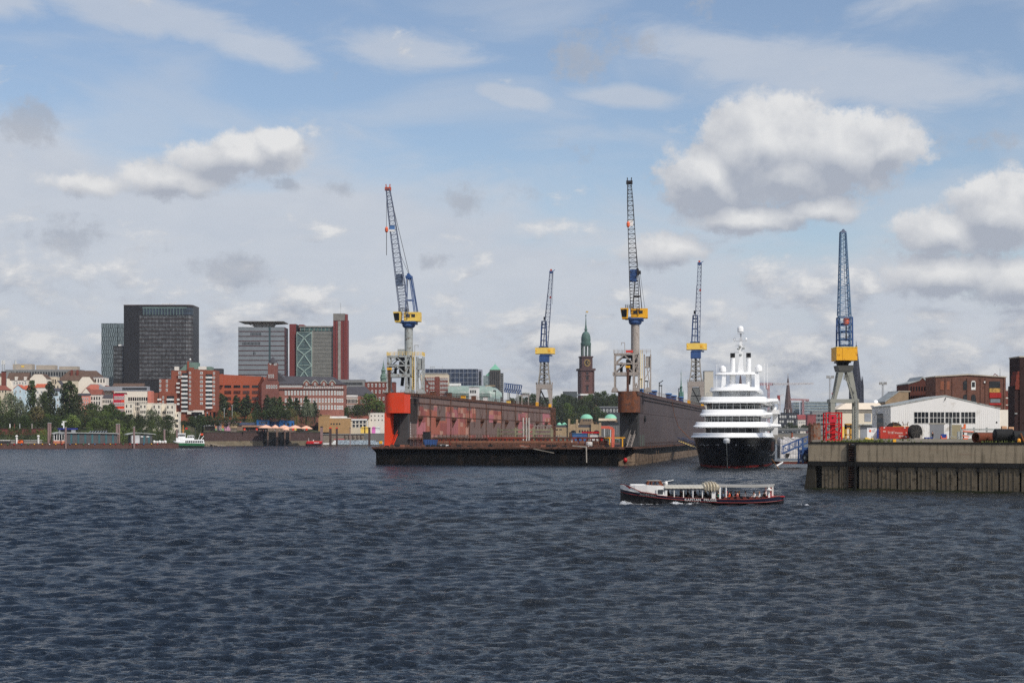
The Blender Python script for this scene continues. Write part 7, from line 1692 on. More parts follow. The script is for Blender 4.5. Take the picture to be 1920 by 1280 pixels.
 r,k,dr = bld('blue_glass_office','wide blue glass office block with pale grid behind the dock wall','office',797,725,1600); part(r,k,'core',glassmat('blue_glass',C(40,52,74),.12,var=.45),0,99,0,40,-30,33); part(r,k,'grey_end',mat('end_grey',C(146,148,158),.6),99,107,0,40,-30,32.6)
 b = MB(k); [b.box(x,x + .6,-.6,0,-25,33.4) for x in range(0,100,8)]; [b.box(0,99,-.5,0,z,z + .7) for z in (33,26,17,8,-2,-12)]; b.build('facade_grid',mat('grid_pale',C(152,158,168),.5),r)
 part(r,k,'end_grid',M['glass'],101,105,-.4,0,-20,29); b = MB(k); [b.bar((x,6,33),(x,6,39),.6) for x in (10,13,17,32)]; b.bar((9,6,37),(18,6,37),.5); b.build('roof_aerial',M['grey'],r)
 r,k,dr = bld('green_cap_tower','dark square tower with a green copper pyramid roof','tower',918,740,1560); g = mat('tower_umber',C(84,80,76),.7,var=.15,scale=.2)
 part(r,k,'shaft',g,0,20.5,0,20,-20,47); part(r,k,'side_block',WL['grey'],20.5,26,2,20,-20,41); part(r,k,'left_block',glassmat('tower_glass',C(120,132,132),.2,var=.4),-12,0,3,20,-20,36)
 b = MB(k); b.loft([[(0,0,47),(20.5,0,47),(20.5,20,47),(0,20,47)],[(10,10,58),(10.5,10,58),(10.5,10.5,58),(10,10.5,58)]]); b.bar((10.2,10,57),(10.2,10,61),.4); b.build('pyramid_roof',RF['green'],r)
 b = MB(k); b.prism([(-8,36),(0,36),(0,44)],'y',3,18); b.build('slanted_glass',RF['green'],r); b = MB(k); [b.box(21.5,25,1.4,2,z,z + 2) for z in range(-10,40,4)]; [b.box(2 + 3.4 * q,3.4 + 3.4 * q,-.4,0,-10,44) for q in range(5)]; b.build('slit_window',M['glass'],r)
 r,k,dr = bld('glass_vault_hall','long hall with a curved pale green glass roof behind the dock wall','hall',840,756,1480)
 b = MB(k); pl = [(-2,12),(-2,19),(2,26),(9,31.5),(20,34),(32,34),(32,12)]; b.prism(pl,'x',0,78); b.loft([[(78,y,z) for y,z in pl],[(92,y + 3,12 + (z - 12) * .75) for y,z in pl],[(101,y + 8,12 + (z - 12) * .35) for y,z in pl]]); b.build('vault',mat('vault_green',C(140,158,148),.35,var=.12,scale=.15,col2=C(176,178,172),amt=.3),r,smooth=True)
 b = MB(k); [b.box(0,78,-2.6,-2,z,z + .5) for z in (14,18)]; [b.box(x,x + .5,-2.7,-2,11,19) for x in range(0,80,3)]; b.build('vault_rib',mat('rib_green',C(110,128,122),.5),r)
 part(r,k,'lower_glazing',glassmat('mint_glass',C(150,170,166),.2,var=.25),0,98,-1.2,30,-10,12); part(r,k,'roof_plant',M['white'],2,24,12,20,33,38); part(r,k,'sandy_patch',WL['sand'],70,88,16,24,33,34.4)
def michel():
 Y = 1750; k = Y / F; r,k,dr = bld('church_tower','tall brick church tower with clock, open lantern and green copper dome','church tower',1098.5,740,Y,R(12)); r.scale = (.88,.88,1)
 dk_ = mat('church_brick',C(104,72,66),.85,var=.08,scale=.15); st = mat('church_trim',C(84,62,60),.85); cu = mat('church_copper',C(80,106,98),.65,var=.15,scale=.2)
 part(r,k,'shaft',dk_,-14.3,14.3,-14.3,14.3,-40,45); part(r,k,'cornice',st,-17,17,-17,17,45,49); part(r,k,'plinth',M['white'],-16,16,-16,16,-1.5,1.5)
 for x in (-14.8,11.4): part(r,k,'pilaster',st,x,x + 3.4,-14.9,-14.2,-2,45); part(r,k,'pilaster',st,14.2,14.9,x,x + 3.4,-2,45)
 part(r,k,'clock_storey',st,-11.6,11.6,-11.6,11.6,49,69.5); part(r,k,'clock_cornice',st,-13,13,-13,13,69.5,72)
 gold = mat('clock_gold',C(196,164,100),.5);
 for face,rot in (('f',0),('s',R(90))):
  b = MB(k); b.tube((0,-12.1,59.5),(0,-11.7,59.5),6.3,n=24); c = b.build('clock_face',mat('clock_dark',C(52,42,40),.6),r); c.rotation_euler = (0,0,rot)
  b = MB(k)
  for q in range(12): t = q * math.pi / 6; b.bar((4.6 * math.sin(t),-12.3,59.5 + 4.6 * math.cos(t)),(6.0 * math.sin(t),-12.3,59.5 + 6.0 * math.cos(t)),1.0)
  for q in range(24): t0,t1 = q * math.pi / 12,(q + 1) * math.pi / 12; b.bar((6.4 * math.sin(t0),-12.3,59.5 + 6.4 * math.cos(t0)),(6.4 * math.sin(t1),-12.3,59.5 + 6.4 * math.cos(t1)),.5)
  b.bar((0,-12.4,59.5),(3.4,-12.4,57.4),.9); b.bar((0,-12.4,59.5),(2.4,-12.4,63.4),.7); b.build('clock_hand',gold,c)
  for z,w_,h_ in ((28,5,6),(8,4,8),(37.5,4,3)):
   b = MB(k); b.box(-w_ / 2 - .5,w_ / 2 - .5,-14.9,-14.2,z,z + h_); q = b.build('tower_window',M['dark'],r); q.rotation_euler = (0,0,rot)
   b = MB(k); b.box(-w_ - .5,w_ - .5,-15.4,-14.2,z + h_ + 1,z + h_ + 2.2); b.prism([(-w_ * .7 - .5,z + h_ + 2.2),(w_ * .7 - .5,z + h_ + 2.2),(-.5,z + h_ + 4)],'y',-15.2,-14.2); b.box(-w_ - .5,w_ - .5,-15.2,-14.2,z - 2.4,z - 1.4); q = b.build('window_hood',st,r); q.rotation_euler = (0,0,rot)
 for q in range(8):
  t = q * math.pi / 4 + math.pi / 8; b = MB(k); x,y = 9.6 * math.cos(t),9.6 * math.sin(t); b.tube((x,y,71.5),(x,y,93),1.25,n=8); b.build('lantern_column',mat('lantern_verdigris',C(98,112,106),.7),r)
 b = MB(k); b.lathe([(3.2,71.5),(2.0,75),(.6,93)],0,0,8); b.build('lantern_stair',cu,r)
 b = MB(k); b.lathe([(10.4,91.5),(11.0,93.5),(11.4,97),(9.9,97.8),(9.9,101),(10.2,103),(9.8,108),(8.4,113),(6,116.6),(2.8,118.4),(2.6,121),(3.6,121.6),(2.2,125),(1.2,133),(.5,147),(1.2,148),(1.2,149.4),(.2,150.5),(.2,156)],0,0,20); b.build('copper_dome',cu,r,smooth=True)
 b = MB(k); b.box(.3,5,-.2,.2,154,157); b.build('weather_vane',gold,r)
def landing_stages():
 r,k,dr = bld('landing_hall','long sandstone landing hall with arched gateways and two green domes','landing hall',1030,818,1455); S = WL['sand']
 part(r,k,'wall',S,-20,102,0,30,-dr,17); part(r,k,'roof',RF['dark'],-20,102,1,29,17,21.5)
 for a in (36,79): part(r,k,'gate_wall',S,a,a + 16.5,-3,26,-dr,23); part(r,k,'gate_tower',S,a - 1,a + 3,-3.6,4,-dr,33 if a == 36 else 25); part(r,k,'gate_tower',S,a + 14,a + 18,-3.6,4,-dr,32 if a == 36 else 26)
 for a in (37.5 + 2,80.5 + 2):
  b = MB(k); b.prism([(a,-4),(a + 11,-4),(a + 11,7)] + [(a + 5.5 + 5.5 * math.cos(t),7 + 5 * math.sin(t)) for t in (.4,.8,1.2,1.57,1.95,2.35,2.75)] + [(a,7)],'y',-3.3,-2.9); b.build('gate_arch',M['glass'],r)
 for i in range(6):
  x = -16 + i * 7; part(r,k,'strip_window',M['glass'],x,x + 4.5,-.4,0,12,14)
 for i in range(5):
  x = 55.5 + i * 5; b = MB(k); b.prism([(x,8),(x + 3,8),(x + 3,11),(x + 1.5,12.8),(x,11)],'y',-.4,0); b.build('arch_window',M['glass'],r)
 part(r,k,'upper_terrace',WL['cream'],47,82,8,28,21.5,25);
 for cx,top in ((70.5,1),(116,0)):
  b = MB(k); b.prism([(cx - 14,22),(cx + 14,22),(cx + 10.5,33.4),(cx - 10.5,33.4)],'y',6,30); b.build('dome_drum',mat('drum_stone',C(132,112,90),.85,var=.1),r)
  b = MB(k); b.lathe([(12,33),(11.8,34),(10.6,37),(8,39.8),(4.4,41.6),(.3,42.2)],cx,18,24); b.build('copper_dome',mat('bright_copper',C(136,200,170),.7,var=.04),r,smooth=True)
  wins(r,k,cx - 8,cx + 8,5,[29],1.8,3,'dark',5.9)
 for x in (19,28.5):
  b = MB(k); b.lathe([(5,21),(4.4,23.4),(2.4,25.6),(.2,26.4)],x,14,16); b.build('small_dome',mat('bright_copper',C(136,200,170),.7),r,smooth=True)
 part(r,k,'dark_wing',mat('wing_grey',C(92,90,88),.8,var=.15),94,140,-1,20,-dr,21); part(r,k,'cream_roof',mat('cream_awning',C(228,208,180),.8),92.5,125,-2,12,29.5,34); part(r,k,'glass_storey',M['glass'],94,130,-1.3,-.9,21.5,27); b = MB(k); [b.box(95 + 3 * q,96 + 3 * q,-1.5,-1,2,20) for q in range(12)]; b.build('wing_rib',WL['grey'],r)
 # covered bridge roofs
 r,k,dr = bld('jetty_roof','grey steel truss roofed jetty in front of the sandstone landing hall','jetty',1040,826,1410); g = mat('jetty_grey',C(140,144,144),.6,var=.08)
 b = MB(k); b.prism([(-4,8),(8,10),(30,6),(30,5),(8,8.6),(-4,6)],'y',0,16); b.prism([(46,4),(72,10.5),(84,9.6),(122,3),(122,1.6),(84,8),(72,8.8)],'y',-4,12); b.build('roof',g,r)
 b = MB(k)
 for q in range(30): x = -4 + q * 4.3; b.bar((x,0,-2),(x + 2.1,0,6 if x < 30 or x > 60 else 3),.5); b.bar((x + 2.1,0,6 if x < 30 or x > 60 else 3),(x + 4.3,0,-2),.5)
 b.bar((-4,0,-1),(122,0,-1),.8); b.bar((28,0,5),(60,0,3),.8); b.build('truss',g,r)
 for x,h in ((24,12),(24.1,12)): pass
 for i,(px,tp,lab) in enumerate(((1069.5,811,'rusty mooring pile before the sandstone landing hall'),(1133.5,800,'left thin white mast before the dark landing wing'),(1144.5,800,'right thin white mast before the dark landing wing'))):
  r2,k2,_ = bld('mooring_pile' if i == 0 else 'mast',lab,'pile' if i == 0 else 'mast',px,826,1400); b = MB(k2); b.tube((0,0,-6),(0,0,826 - tp),2.4 if i == 0 else .6,n=8); b.build('shaft',M['rust'] if i == 0 else M['white'],r2); b = MB(k2); b.tube((0,0,826 - tp),(0,0,827 - tp),2.6 if i == 0 else .8,n=8); b.build('cap',M['dark'] if i == 0 else M['grey'],r2)
 r,k,dr = bld('harbour_ferry','white harbour passenger boat moored behind the dock floor','boat',1068,827,1330); b = MB(k); b.loft([[(0 + s,-3 + s * .0,z) for s in (0,)] + [(34,-3,z),(34,3,z),(0,3,z)] for z in (-2.3,2.6)]) if 0 else b.prism([(2,-4),(35,-4),(35,2),(28,2),(-1,1)],'y',-3,3); b.build('hull',M['yacht_white'],r)
 b = MB(k); b.prism([(6,1.5),(16,1.5),(15,5),(8,5)],'y',-2.4,2.4); b.prism([(14,1),(17,1),(17,7),(16,7)],'y',-2,2); b.build('cabin',M['yacht_white'],r); b = MB(k); b.box(7.5,14.5,-2.6,-2.3,3,4.2); b.build('window',M['glass'],r)
 house('hillside_hostel','flat brick and cream hostel on the wooded hill under the church tower',1108,1164,751,766,1620,mat('hostel_brick',C(190,152,124),.85),mat('hostel_roof',C(130,124,116),.8),'flat',d=24,cat='hostel',rows=(7,),n=12,ww=2.6,wh=3.6,st='white')
 house('hostel_pavilion','dark glazed lower storey with white tents below the hillside hostel',1120,1164,763,776,1590,mat('base_dark',C(70,72,76),.7),RF['grey'],'flat',d=14,cat='pavilion',rows=(9,),n=6,ww=3.4,wh=5,st='white')
 house('flat_roof_house','low flat roofed house with a red roof box left of the church tower',1056,1082,735,745,1690,mat('house_dark',C(84,90,92),.7),RF['dark'],'flat',d=16);
 # town hall spire and silo
 r,k,dr = bld('town_hall_spire','slender green copper spire rising behind the right dock wall','spire',1277,765,2300); b = MB(k); b.lathe([(5,-30),(5,8),(5.6,9),(4.6,17),(5.4,20),(5.2,24),(4.4,30),(2.2,31),(2.2,37),(2.6,40),(1.2,42),(.9,50),(.4,58),(.7,66),(.2,67),(.2,72)],0,0,8); b.build('spire',RF['dgreen'] if 0 else mat('spire_green',C(82,122,108),.7,var=.12),r); b = MB(k); [b.lathe([(.8,20),(.6,27),(.1,36)],5 * math.cos(t),5 * math.sin(t),6) for t in (.4,2,3.5,5)]; b.build('pinnacle',mat('spire_green',C(82,122,108),.7),r)
 house('silo_tower','plain pale beige silo tower beside the far crane and the yacht',1321,1337.5,696,790,1500,mat('silo_beige',C(204,196,180),.8,var=.03,scale=.05),RF['grey'],'flat',d=24,cat='silo')
 house('silo_block','pale beige lower block beneath the far right dock crane',1294,1322,727,790,1520,mat('silo_beige',C(204,196,180),.8),RF['grey'],'flat',d=20,cat='silo')
def far_right():
 def spire(name,label,px,pyb,Y,pts,m,n=8,extra=None):
  r,k,dr = bld(name,label,'spire',px,pyb,Y,R(10)); b = MB(k); b.lathe(pts,0,0,n); b.build('spire',m,r); return r,k
 br = mat('haze_brown',C(92,72,68),.85,var=.06)
 r,k = spire('church_spire','brown needle church spire right of the yacht',1477.5,772,2600,[(8,-30),(8,6),(6.6,8),(6.2,15),(3.4,42),(1.4,60),(.5,65),(.2,70)],br); b = MB(k); [b.lathe([(1.4,2),(1.2,10),(.2,14)],6.6 * math.cos(t),6.6 * math.sin(t),6) for t in (.3,1.9,3.4,5)]; b.build('pinnacle',br,r); b = MB(k); b.bar((0,0,66),(0,0,72),.5); b.bar((-1,0,70),(1,0,70),.5); b.build('cross',mat('old_gold',C(190,176,150),.6),r)
 r,k = spire('church_spire','brown spire tip seen through the radar arch of the yacht',1388.3,772,2700,[(9,-30),(8,8),(5.6,30),(2.4,56),(.4,74)],br); b = MB(k); b.box(-8,8,-8,8,-30,4); b.build('tower',br,r)
 r,k,dr = bld('gothic_spire','black openwork gothic spire behind the gantry crane','spire',1605.5,755,2500,R(20)); bk = mat('soot_black',C(44,44,54),.8,var=.1)
 b = MB(k); b.lathe([(12.5,-20),(12.5,25),(11,28),(8.5,45),(4.6,80),(1.5,106),(.5,108),(.2,116)],0,0,8); b.build('spire',bk,r); b = MB(k)
 for q in range(8): t = q * math.pi / 4; b.lathe([(2.2,-20),(2,30),(.2,50)],12 * math.cos(t),12 * math.sin(t),5)
 for q in range(14): b.lathe([(.7,0),(.1,2.4)],(9.2 - q * .58) * 1,0,4,z0=46 + q * 4.4); b.lathe([(.7,0),(.1,2.4)],-(9.2 - q * .58),0,4,z0=46 + q * 4.4)
 b.build('pinnacle',bk,r)
 r,k,dr = bld('thin_steeple','thin dark steeple tip above the right end of the brick warehouse','spire',1875,760,2300); b = MB(k); b.lathe([(4,-30),(3,20),(1.6,38),(.5,52),(.2,70)],0,0,8); b.build('spire',bk,r); b = MB(k); b.box(-4,4,-4,4,-40,0); b.build('tower',bk,r)
 g = glassmat('wavy_glass',C(112,128,140),.25,var=.3)
 for px,w,t,lab,Y in ((1508,60,752.5,'wide hazy glass office block with floor bands behind the left floodlight mast',2900),(1488,11,754,'narrow hazy glass block right of the brown church spire',2950)):
  r,k,dr = bld('glass_office',lab,'office',px,785,Y); part(r,k,'core',g,0,w,0,40,-20,785 - t); b = MB(k); [b.box(0,w,-.6,0,z,z + 1.6) for z in range(0,int(785 - t),5)]; b.build('floor_band',mat('hazy_band',C(164,168,160),.6),r)
 # building cranes
 rp = mat('hazy_red',C(188,142,142),.7); wp = mat('hazy_white',C(206,200,200),.7)
 r,k,dr = bld('tower_crane','pale red and white tower crane with long level jib right of the yacht masts','crane',1441,790,2300); b = MB(k); lattice(b,(0,0,-20),(0,0,68),3,3,20,.6); b.build('mast',rp,r); b = MB(k); b.box(-4,2,-2,2,60,68); b.build('cab',rp,r); b = MB(k); lattice(b,(-22,0,70),(8,0,70),4,4,8,.6); b.build('counter_jib',rp,r); b = MB(k); lattice(b,(8,0,70),(84,0,71),4,2.2,22,.6); b.build('jib',wp,r)
 r,k,dr = bld('small_tower_crane','small crane with red head and short white jib left of the brown church spire','crane',1461,790,2200); b = MB(k); lattice(b,(0,0,-20),(0,0,40),3.4,3.4,14,.6); b.build('mast',wp,r); b = MB(k); b.box(-3.6,1.4,-2,2,40,49); b.bar((-2,0,40),(-2,0,45),2.4); b.build('cab',mat('crane_red',C(150,60,56),.7),r); b = MB(k); b.bar((0,0,47),(8,0,51),2.4); b.build('jib',wp,r)
 r,k,dr = bld('red_tower_crane','hazy red tower crane before the glass office block','crane',1505.5,790,2500); b = MB(k); lattice(b,(0,0,-20),(0,0,40),3,3,12,.8); b.build('mast',rp,r); b = MB(k); lattice(b,(-24,0,41.5),(11,0,40.5),2.6,2.4,10,.8); b.build('jib',rp,r); b = MB(k); b.box(5,11,-1,1,37.6,40); b.build('counterweight',rp,r)
 # black building with white windows, red gables
 r,k,w,h = house('black_grid_house','black office house dotted with square white windows right of the yacht',1460,1499,774.5,812,1900,mat('black_facade',C(56,58,64),.7),M['dark'],'flat',d=24,cat='office')
 wins(r,k,1,38,8,[2,11,20,29],3,4.2,'whitebig',-.05,skip=lambda i,j: (i * 7 + j * 5) % 4 == 0)
 for i,(x,lab) in enumerate(((5,'left'),(12,'middle'),(20,'right'))): part(r,k,'flagpole',M['white'],x,x + .8,0,1,h,h + 7)
 house('red_gable_house','small house with red pointed gable right of the black office house',1496,1512,786,812,1880,WL['white'],mat('maroon_roof',C(138,66,66),.8),'side',9,d=16,rows=(8,16),n=4,ww=2.2,wh=5)
 house('maroon_hall','windowless maroon roofed hall behind the rusty dolphin',1514,1530,778,812,1850,mat('maroon_wall',C(146,76,76),.8),mat('maroon_roof',C(138,66,66),.8),'flat',d=18,cat='hall')
 house('grey_concrete_office','grey concrete office with ribbon windows behind the red lattice section',1523,1566,772,812,1950,WL['grey'],RF['grey'],'flat',d=24,cat='office',rows=(9,17,25),n=6,ww=5,wh=4,st='dark')
 house('brown_mansard_house','brown mansard roof with white dormers right of the black office house',1499,1520,787,800,1920,WL['white'],RF['brown'],'side',6,d=16,rows=(8,),n=6,ww=2,wh=4)
 r,k,dr = bld('rail_viaduct','long dark elevated railway viaduct on piers right of the yacht','viaduct',1440,815,1600); v = mat('viaduct_grey',C(96,98,100),.7); b = MB(k); b.box(-6,160,0,10,7,10.5); b.build('deck',v,r); b = MB(k); b.box(-6,160,-.4,0,10.5,12.5); b.build('parapet',mat('viaduct_pale',C(140,140,136),.7),r)
 for q in range(8): b = MB(k); x = 4 + q * 18; b.box(x,x + 2.5,2,8,-dr,7); b.build('pier',v,r)
 house('quay_promenade','low grey harbour promenade wall beyond the yacht',1440,1530,813,832,1540,mat('promenade_grey',C(132,126,116),.8),WL['grey'],'flat',d=20,cat='wall')
 r,k,dr = bld('mooring_pile','rust orange mooring pile on the far promenade right of the yacht','pile',1485,835,1500); b = MB(k); b.tube((0,0,-6),(0,0,24),2,n=8); b.build('shaft',mat('rust_pile',C(150,82,54),.8),r); b = MB(k); b.tube((0,0,24),(0,0,25),2.2,n=8); b.build('cap',M['dark'],r)
 r,k,dr = bld('gull','small gull gliding in the sky right of the yacht mast','bird',1451.5,685,260); r.location = at(1451.5,685,260); b = MB(); b.loft([[(x,y,z) for y,z in ((-.1,0),(.1,.02),(.1,.05),(-.1,.05))] for x,z in ()]) if 0 else None
 b.loft([[(-.24,.02 + q * 0,.0)] + [(-.2,-.07,.02),(-.1,0,.08)] for q in (0,)],cap=False) if 0 else None
 pts = [(-.26,-.06),(-.14,.04),(0,.0),(.14,.04),(.26,-.06)]
 b.loft([[(x,-w,z),(x,0,z + .02),(x,w,z),(x,0,z - .02)] for (x,z),w in zip(pts,(.01,.05,.06,.05,.01))]); b.build('wing',mat('gull_grey',C(120,116,116),.8),r); b = MB(); b.lathe([(.01,-.16),(.05,-.05),(.05,.06),(.01,.18)],0,0,8); o = b.build('body',M['white'],r,smooth=True); o.rotation_euler = (R(90),0,0)
left_bank_houses(); brick_tower_block(); big_towers(); mid_bank(); michel(); landing_stages(); far_right()

# ------------------------------------------------------------------ waterfront: pontoons, quay wall, sheds, small boats
def waterfront():
 # landing pontoon, left
 A = at(-60,0,925); B = at(335,0,984); A.z = B.z = 0; d = (B - A); L = d.length; rz = math.atan2(d.y,d.x)
 r = thing('landing_pontoon','long rusty brown landing pontoon on the left bank','pontoon',A,rz); b = MB(); b.box(0,L,0,16,-1,2.9); b.build('hull',mat('pontoon_rust',C(92,66,58),.85,var=.15,scale=.4,streak=.4),r); b = MB(); b.box(-.2,L + .2,-.2,16.2,2.9,3.2); b.build('deck',M['rust'],r)
 def pp(px,off=0.0):
  t = (px - CX) / F; u = (t * A.y - A.x) / (d.x - t * d.y); p = A + d * u; n = Vector((-d.y,d.x,0)).normalized(); return p + n * off
 def on_pont(name,label,cat,px,off=4.0,group=None):
  p = pp(px,off); p.z = 3.2; return thing(name,label,cat,p,rz,group),p.y / F
 rr = random.Random(8)
 for i in range(24):
  px = 4 + i * 12.6 + rr.uniform(-3,3); o,k = on_pont('pontoon_fender','small bright fender or hull tyre along the landing pontoon edge','fender',px,-.3,'coloured fenders on the landing pontoon')
  o.location.z = 2.75; b = MB(); b.lathe([(.1,-.4),(.36,-.2),(.4,.2),(.1,.4)],0,0,8); b.build('ball',(M['brightred'],M['deepyellow'],M['lblue'],mat('fender_green',C(60,120,70),.6),M['white'])[rr.choice((0,0,1,1,2,3,4))],o); b = MB(); b.bar((0,0,.5),(0,.4,.9),.12); b.build('rope',M['cable'],o)
 # long shed
 r,k = on_pont('pontoon_shed','long grey pontoon shed with teal doors under a pale curved roof','shed',104,6); W = 122; b = MB(k); b.box(22,W - 3,0,22,0,19); b.build('wall',mat('shed_grey',C(84,84,86),.7,var=.08),r)
 b = MB(k); b.loft([[(x,-3,z),(x,25,z),(x,25,z + 1.6),(x,-3,z + 1.6)] for x,z in ((-1,17.2),(4,19),(10,20),(22,19.6),(W - 8,18.4),(W,17.4))]); b.build('roof',mat('shed_roof',C(170,172,168),.6),r)
 part(r,k,'glazed_end',M['white'],1,20,0,14,5,18.5)
 for q in range(4): part(r,k,'end_pane',M['glass'],2 + q * 4.6,5.4 + q * 4.6,-.3,0,6.5,17)
 part(r,k,'brick_base',mat('salmon_brick',C(188,120,92),.8),0,20,-.5,14,0,5)
 for q in range(7): x = 31 + q * 13; part(r,k,'teal_door',mat('teal',C(58,98,104),.6),x,x + 3.6,-.4,0,0,18)
 b = MB(k); [b.prism([(68 + q * 5,20),(72 + q * 5,20),(71 + q * 5,24)],'y',4,14) for q in range(7)]; b.build('solar_rack',M['glass'],r)
 r,k = on_pont('control_cabin','small cabin with dark blue roof and mast standing behind the pontoon shed','cabin',126,24); b = MB(k); b.box(0,30,0,12,0,26); b.build('wall',mat('cabin_grey',C(150,154,158),.7),r); part(r,k,'cabin_window',M['glass'],2,22,-.4,0,21,26); b = MB(k); b.box(-2,34,-1,13,26,28.5); b.build('roof',mat('deep_blue',C(34,42,130),.6),r); b = MB(k); b.bar((9,5,28),(9,5,41),2); b.bar((6,5,41),(14,5,41),1.2); b.box(5,9,4,6,34,38); b.build('mast',M['white'],r)
 r,k = on_pont('ticket_shed','small pontoon shed with white front and arched pale roof','shed',246,6); b = MB(k); b.box(3,44,0,18,0,16); b.build('wall',mat('shed_grey',C(84,84,86),.7),r); b = MB(k); b.loft([[(x,-3,z),(x,22,z),(x,22,z + 1.3),(x,-3,z + 1.3)] for x,z in ((-4,15.6),(4,18),(14,19),(24,18.4),(46,16.8),(50,16))]); b.build('roof',mat('shed_roof',C(170,172,168),.6),r); part(r,k,'white_front',mat('front_grey',C(196,198,198),.6),5,20,-.5,0,0,15)
 for x in (27,36): part(r,k,'teal_door',mat('teal',C(58,98,104),.6),x,x + 3.4,-.4,0,0,14)
 for x in (22,33): part(r,k,'notice',M['white'],x,x + 5,-.6,0,11.5,13.5)
 for px,y0,y1,lab,off in ((96.8,793,832,'left of the twin tall mooring piles left of the long pontoon shed',10),(101,793,832,'right of the twin tall mooring piles left of the long pontoon shed',11),(122.5,801,839,'mooring pile standing before the long pontoon shed',-1),(226,795,828,'left of the twin mooring piles at the right end of the long shed',10),(231,795,828,'right of the twin mooring piles at the right end of the long shed',11),(250.5,801,839,'mooring pile standing before the small pontoon shed',-1),(317.5,805,828,'mooring pile with concrete base at the pontoon end',12),(363,805,830,'lone mooring pile behind the green ferry',40)):
  p = pp(px,off); p.z = -1; r = thing('mooring_pile',lab,'pile',p,0,'steel mooring piles on the left bank'); k = p.y / F; b = MB(); t = EYE + (HY - y0) * k + 1; b.tube((0,0,0),(0,0,t),.62,n=10); b.build('shaft',mat('pile_pinkgrey',C(140,116,112),.8,var=.15),r); b = MB(); b.tube((0,0,t),(0,0,t + .3),.7,n=10); b.build('cap',M['grey'],r)
 for px,lab in ((35.5,'left white hooded lamp on the landing pontoon'),(76.5,'right white hooded lamp on the landing pontoon')):
  r,k = on_pont('pontoon_lamp',lab,'lamp',px,8); b = MB(k); b.box(-1.2,.2,-1,1,0,13); b.box(.5,1.6,-1,1,0,14); b.build('pole',M['white'],r); b = MB(k); b.prism([(-2.6,13),(2.4,13),(1.2,16),(-1.4,16)],'y',-2,2); b.build('hood',M['white'],r)
 for i in range(5):
  r,k = on_pont('barrel_stack','white wrapped bundle on the pontoon between the small shed and the ferry','bundle',293 + i * 5.2,5,'white wrapped bundles on the pontoon'); b = MB(k); b.lathe([(2,0),(2.8,1.4),(2.6,4),(1,5.4 - (i % 2))],0,0,8); b.build('wrap',M['white'],r,smooth=True); b = MB(k); b.box(-2.6,2.6,-2,2,-.2,.4); b.build('pallet',M['rust'],r)
 for px,w,c,lab in ((-4,28,'dark','dark market stall with open front at the left end of the pontoon'),(25,14,'grey','grey flat stall roof on the pontoon beside the orange van'),(50,33,'grey','grey fence panel box on the pontoon before the lamp')):
  r,k = on_pont('market_stand',lab,'stall',px,9); b = MB(k); b.box(0,w,0,8,0,5.5); b.build('wall',M[c] if c == 'dark' else mat('stall_grey',C(128,124,118),.8,var=.2,scale=1),r); b = MB(k); b.box(-1,w + 1,-1,9,5.5,6.6); b.build('roof',M['white'] if c == 'dark' else M['grey'],r)
 r,k = on_pont('delivery_van','small orange and red delivery van parked on the pontoon','van',37,7); b = MB(k); b.prism([(0,.8),(10,.8),(10,6),(3,6.5),(0,3.6)],'y',0,5); b.build('body',mat('van_orange',C(220,96,36),.5),r); b = MB(k); b.prism([(.8,3.7),(3,5.8),(5,5.8),(5,3.7)],'y',-.2,0); b.build('window',M['glass'],r)
 for x in (2,8): b = MB(k); b.tube((x,-.2,.9),(x,.3,.9),.9,n=10); b.build('wheel',M['dark'],r)
 r,k,dr = bld('terrace_wall','red brick terrace retaining wall among the bushes on the left bank','wall',0,809,1042); b = MB(k); b.box(0,86,0,3,-6,5); b.build('wall',mat('terrace_brick',C(110,62,54),.85,var=.12,scale=.4),r); b = MB(k); b.box(-.5,86.5,-.6,3.4,5,5.8); b.build('coping',mat('terrace_dark',C(92,52,48),.85),r)
 for i,(px,c) in enumerate(((18.5,'white'),(27,'rustor'),(37,'grey'),(60,'paleg'))):
  r,k,dr = bld('advert_pillar',['white advertising column behind the terrace wall','orange brown advertising column behind the terrace wall','green grey advertising column behind the terrace wall','pale trunk like pillar behind the terrace wall'][i],'pillar',px,802,1045); b = MB(k); b.lathe([(1,-2),(1,8)],0,0,10); b.build('shaft',M[c],r); b = MB(k); b.lathe([(1.2,8),(1.2,8.6),(.2,9.4)],0,0,10); b.build('cap',M['dark'],r)
 # green ferry
 r,k,dr = bld('green_ferry','white harbour ferry with green hull moored at the pontoon end','ferry',325,838.7,996,R(14)); r.location.z = 0; r.scale = (1,1,1.2)
 def hull(b,x0,x1,hw,z0,z1,m=0,bow=10,inset=0):
  n = 8; pl = [(x0 + bow * (1 - math.cos(math.pi / 2 * q / n)),-hw * math.sin(math.pi / 2 * q / n) - .0) for q in range(n + 1)] + [(x1 - 4,-hw),(x1,-hw * .8),(x1,hw * .8),(x1 - 4,hw)] + [(x0 + bow * (1 - math.cos(math.pi / 2 * q / n)),hw * math.sin(math.pi / 2 * q / n)) for q in range(n,0,-1)]
  return pl
 gm = mat('ferry_green',C(34,98,58),.5); P = hull(None,0,57,8.5,0,0)
 b = MB(k); b.loft([[(x + (2.4 if z < 3 else 0) * max(0,1 - x / 20),y * s,z + max(0,12 - x) * .16 * (z > 3)) for x,y in P] for z,s in ((-2,.85),(1.6,.95),(3.4,.98))]); b.build('hull',mat('ferry_black',C(30,32,32),.5),r)
 b = MB(k); b.loft([[(x,y * s,z + max(0,14 - x) * .18) for x,y in P] for z,s in ((3.4,.99),(7.2,1.0))]); b.build('green_strake',gm,r)
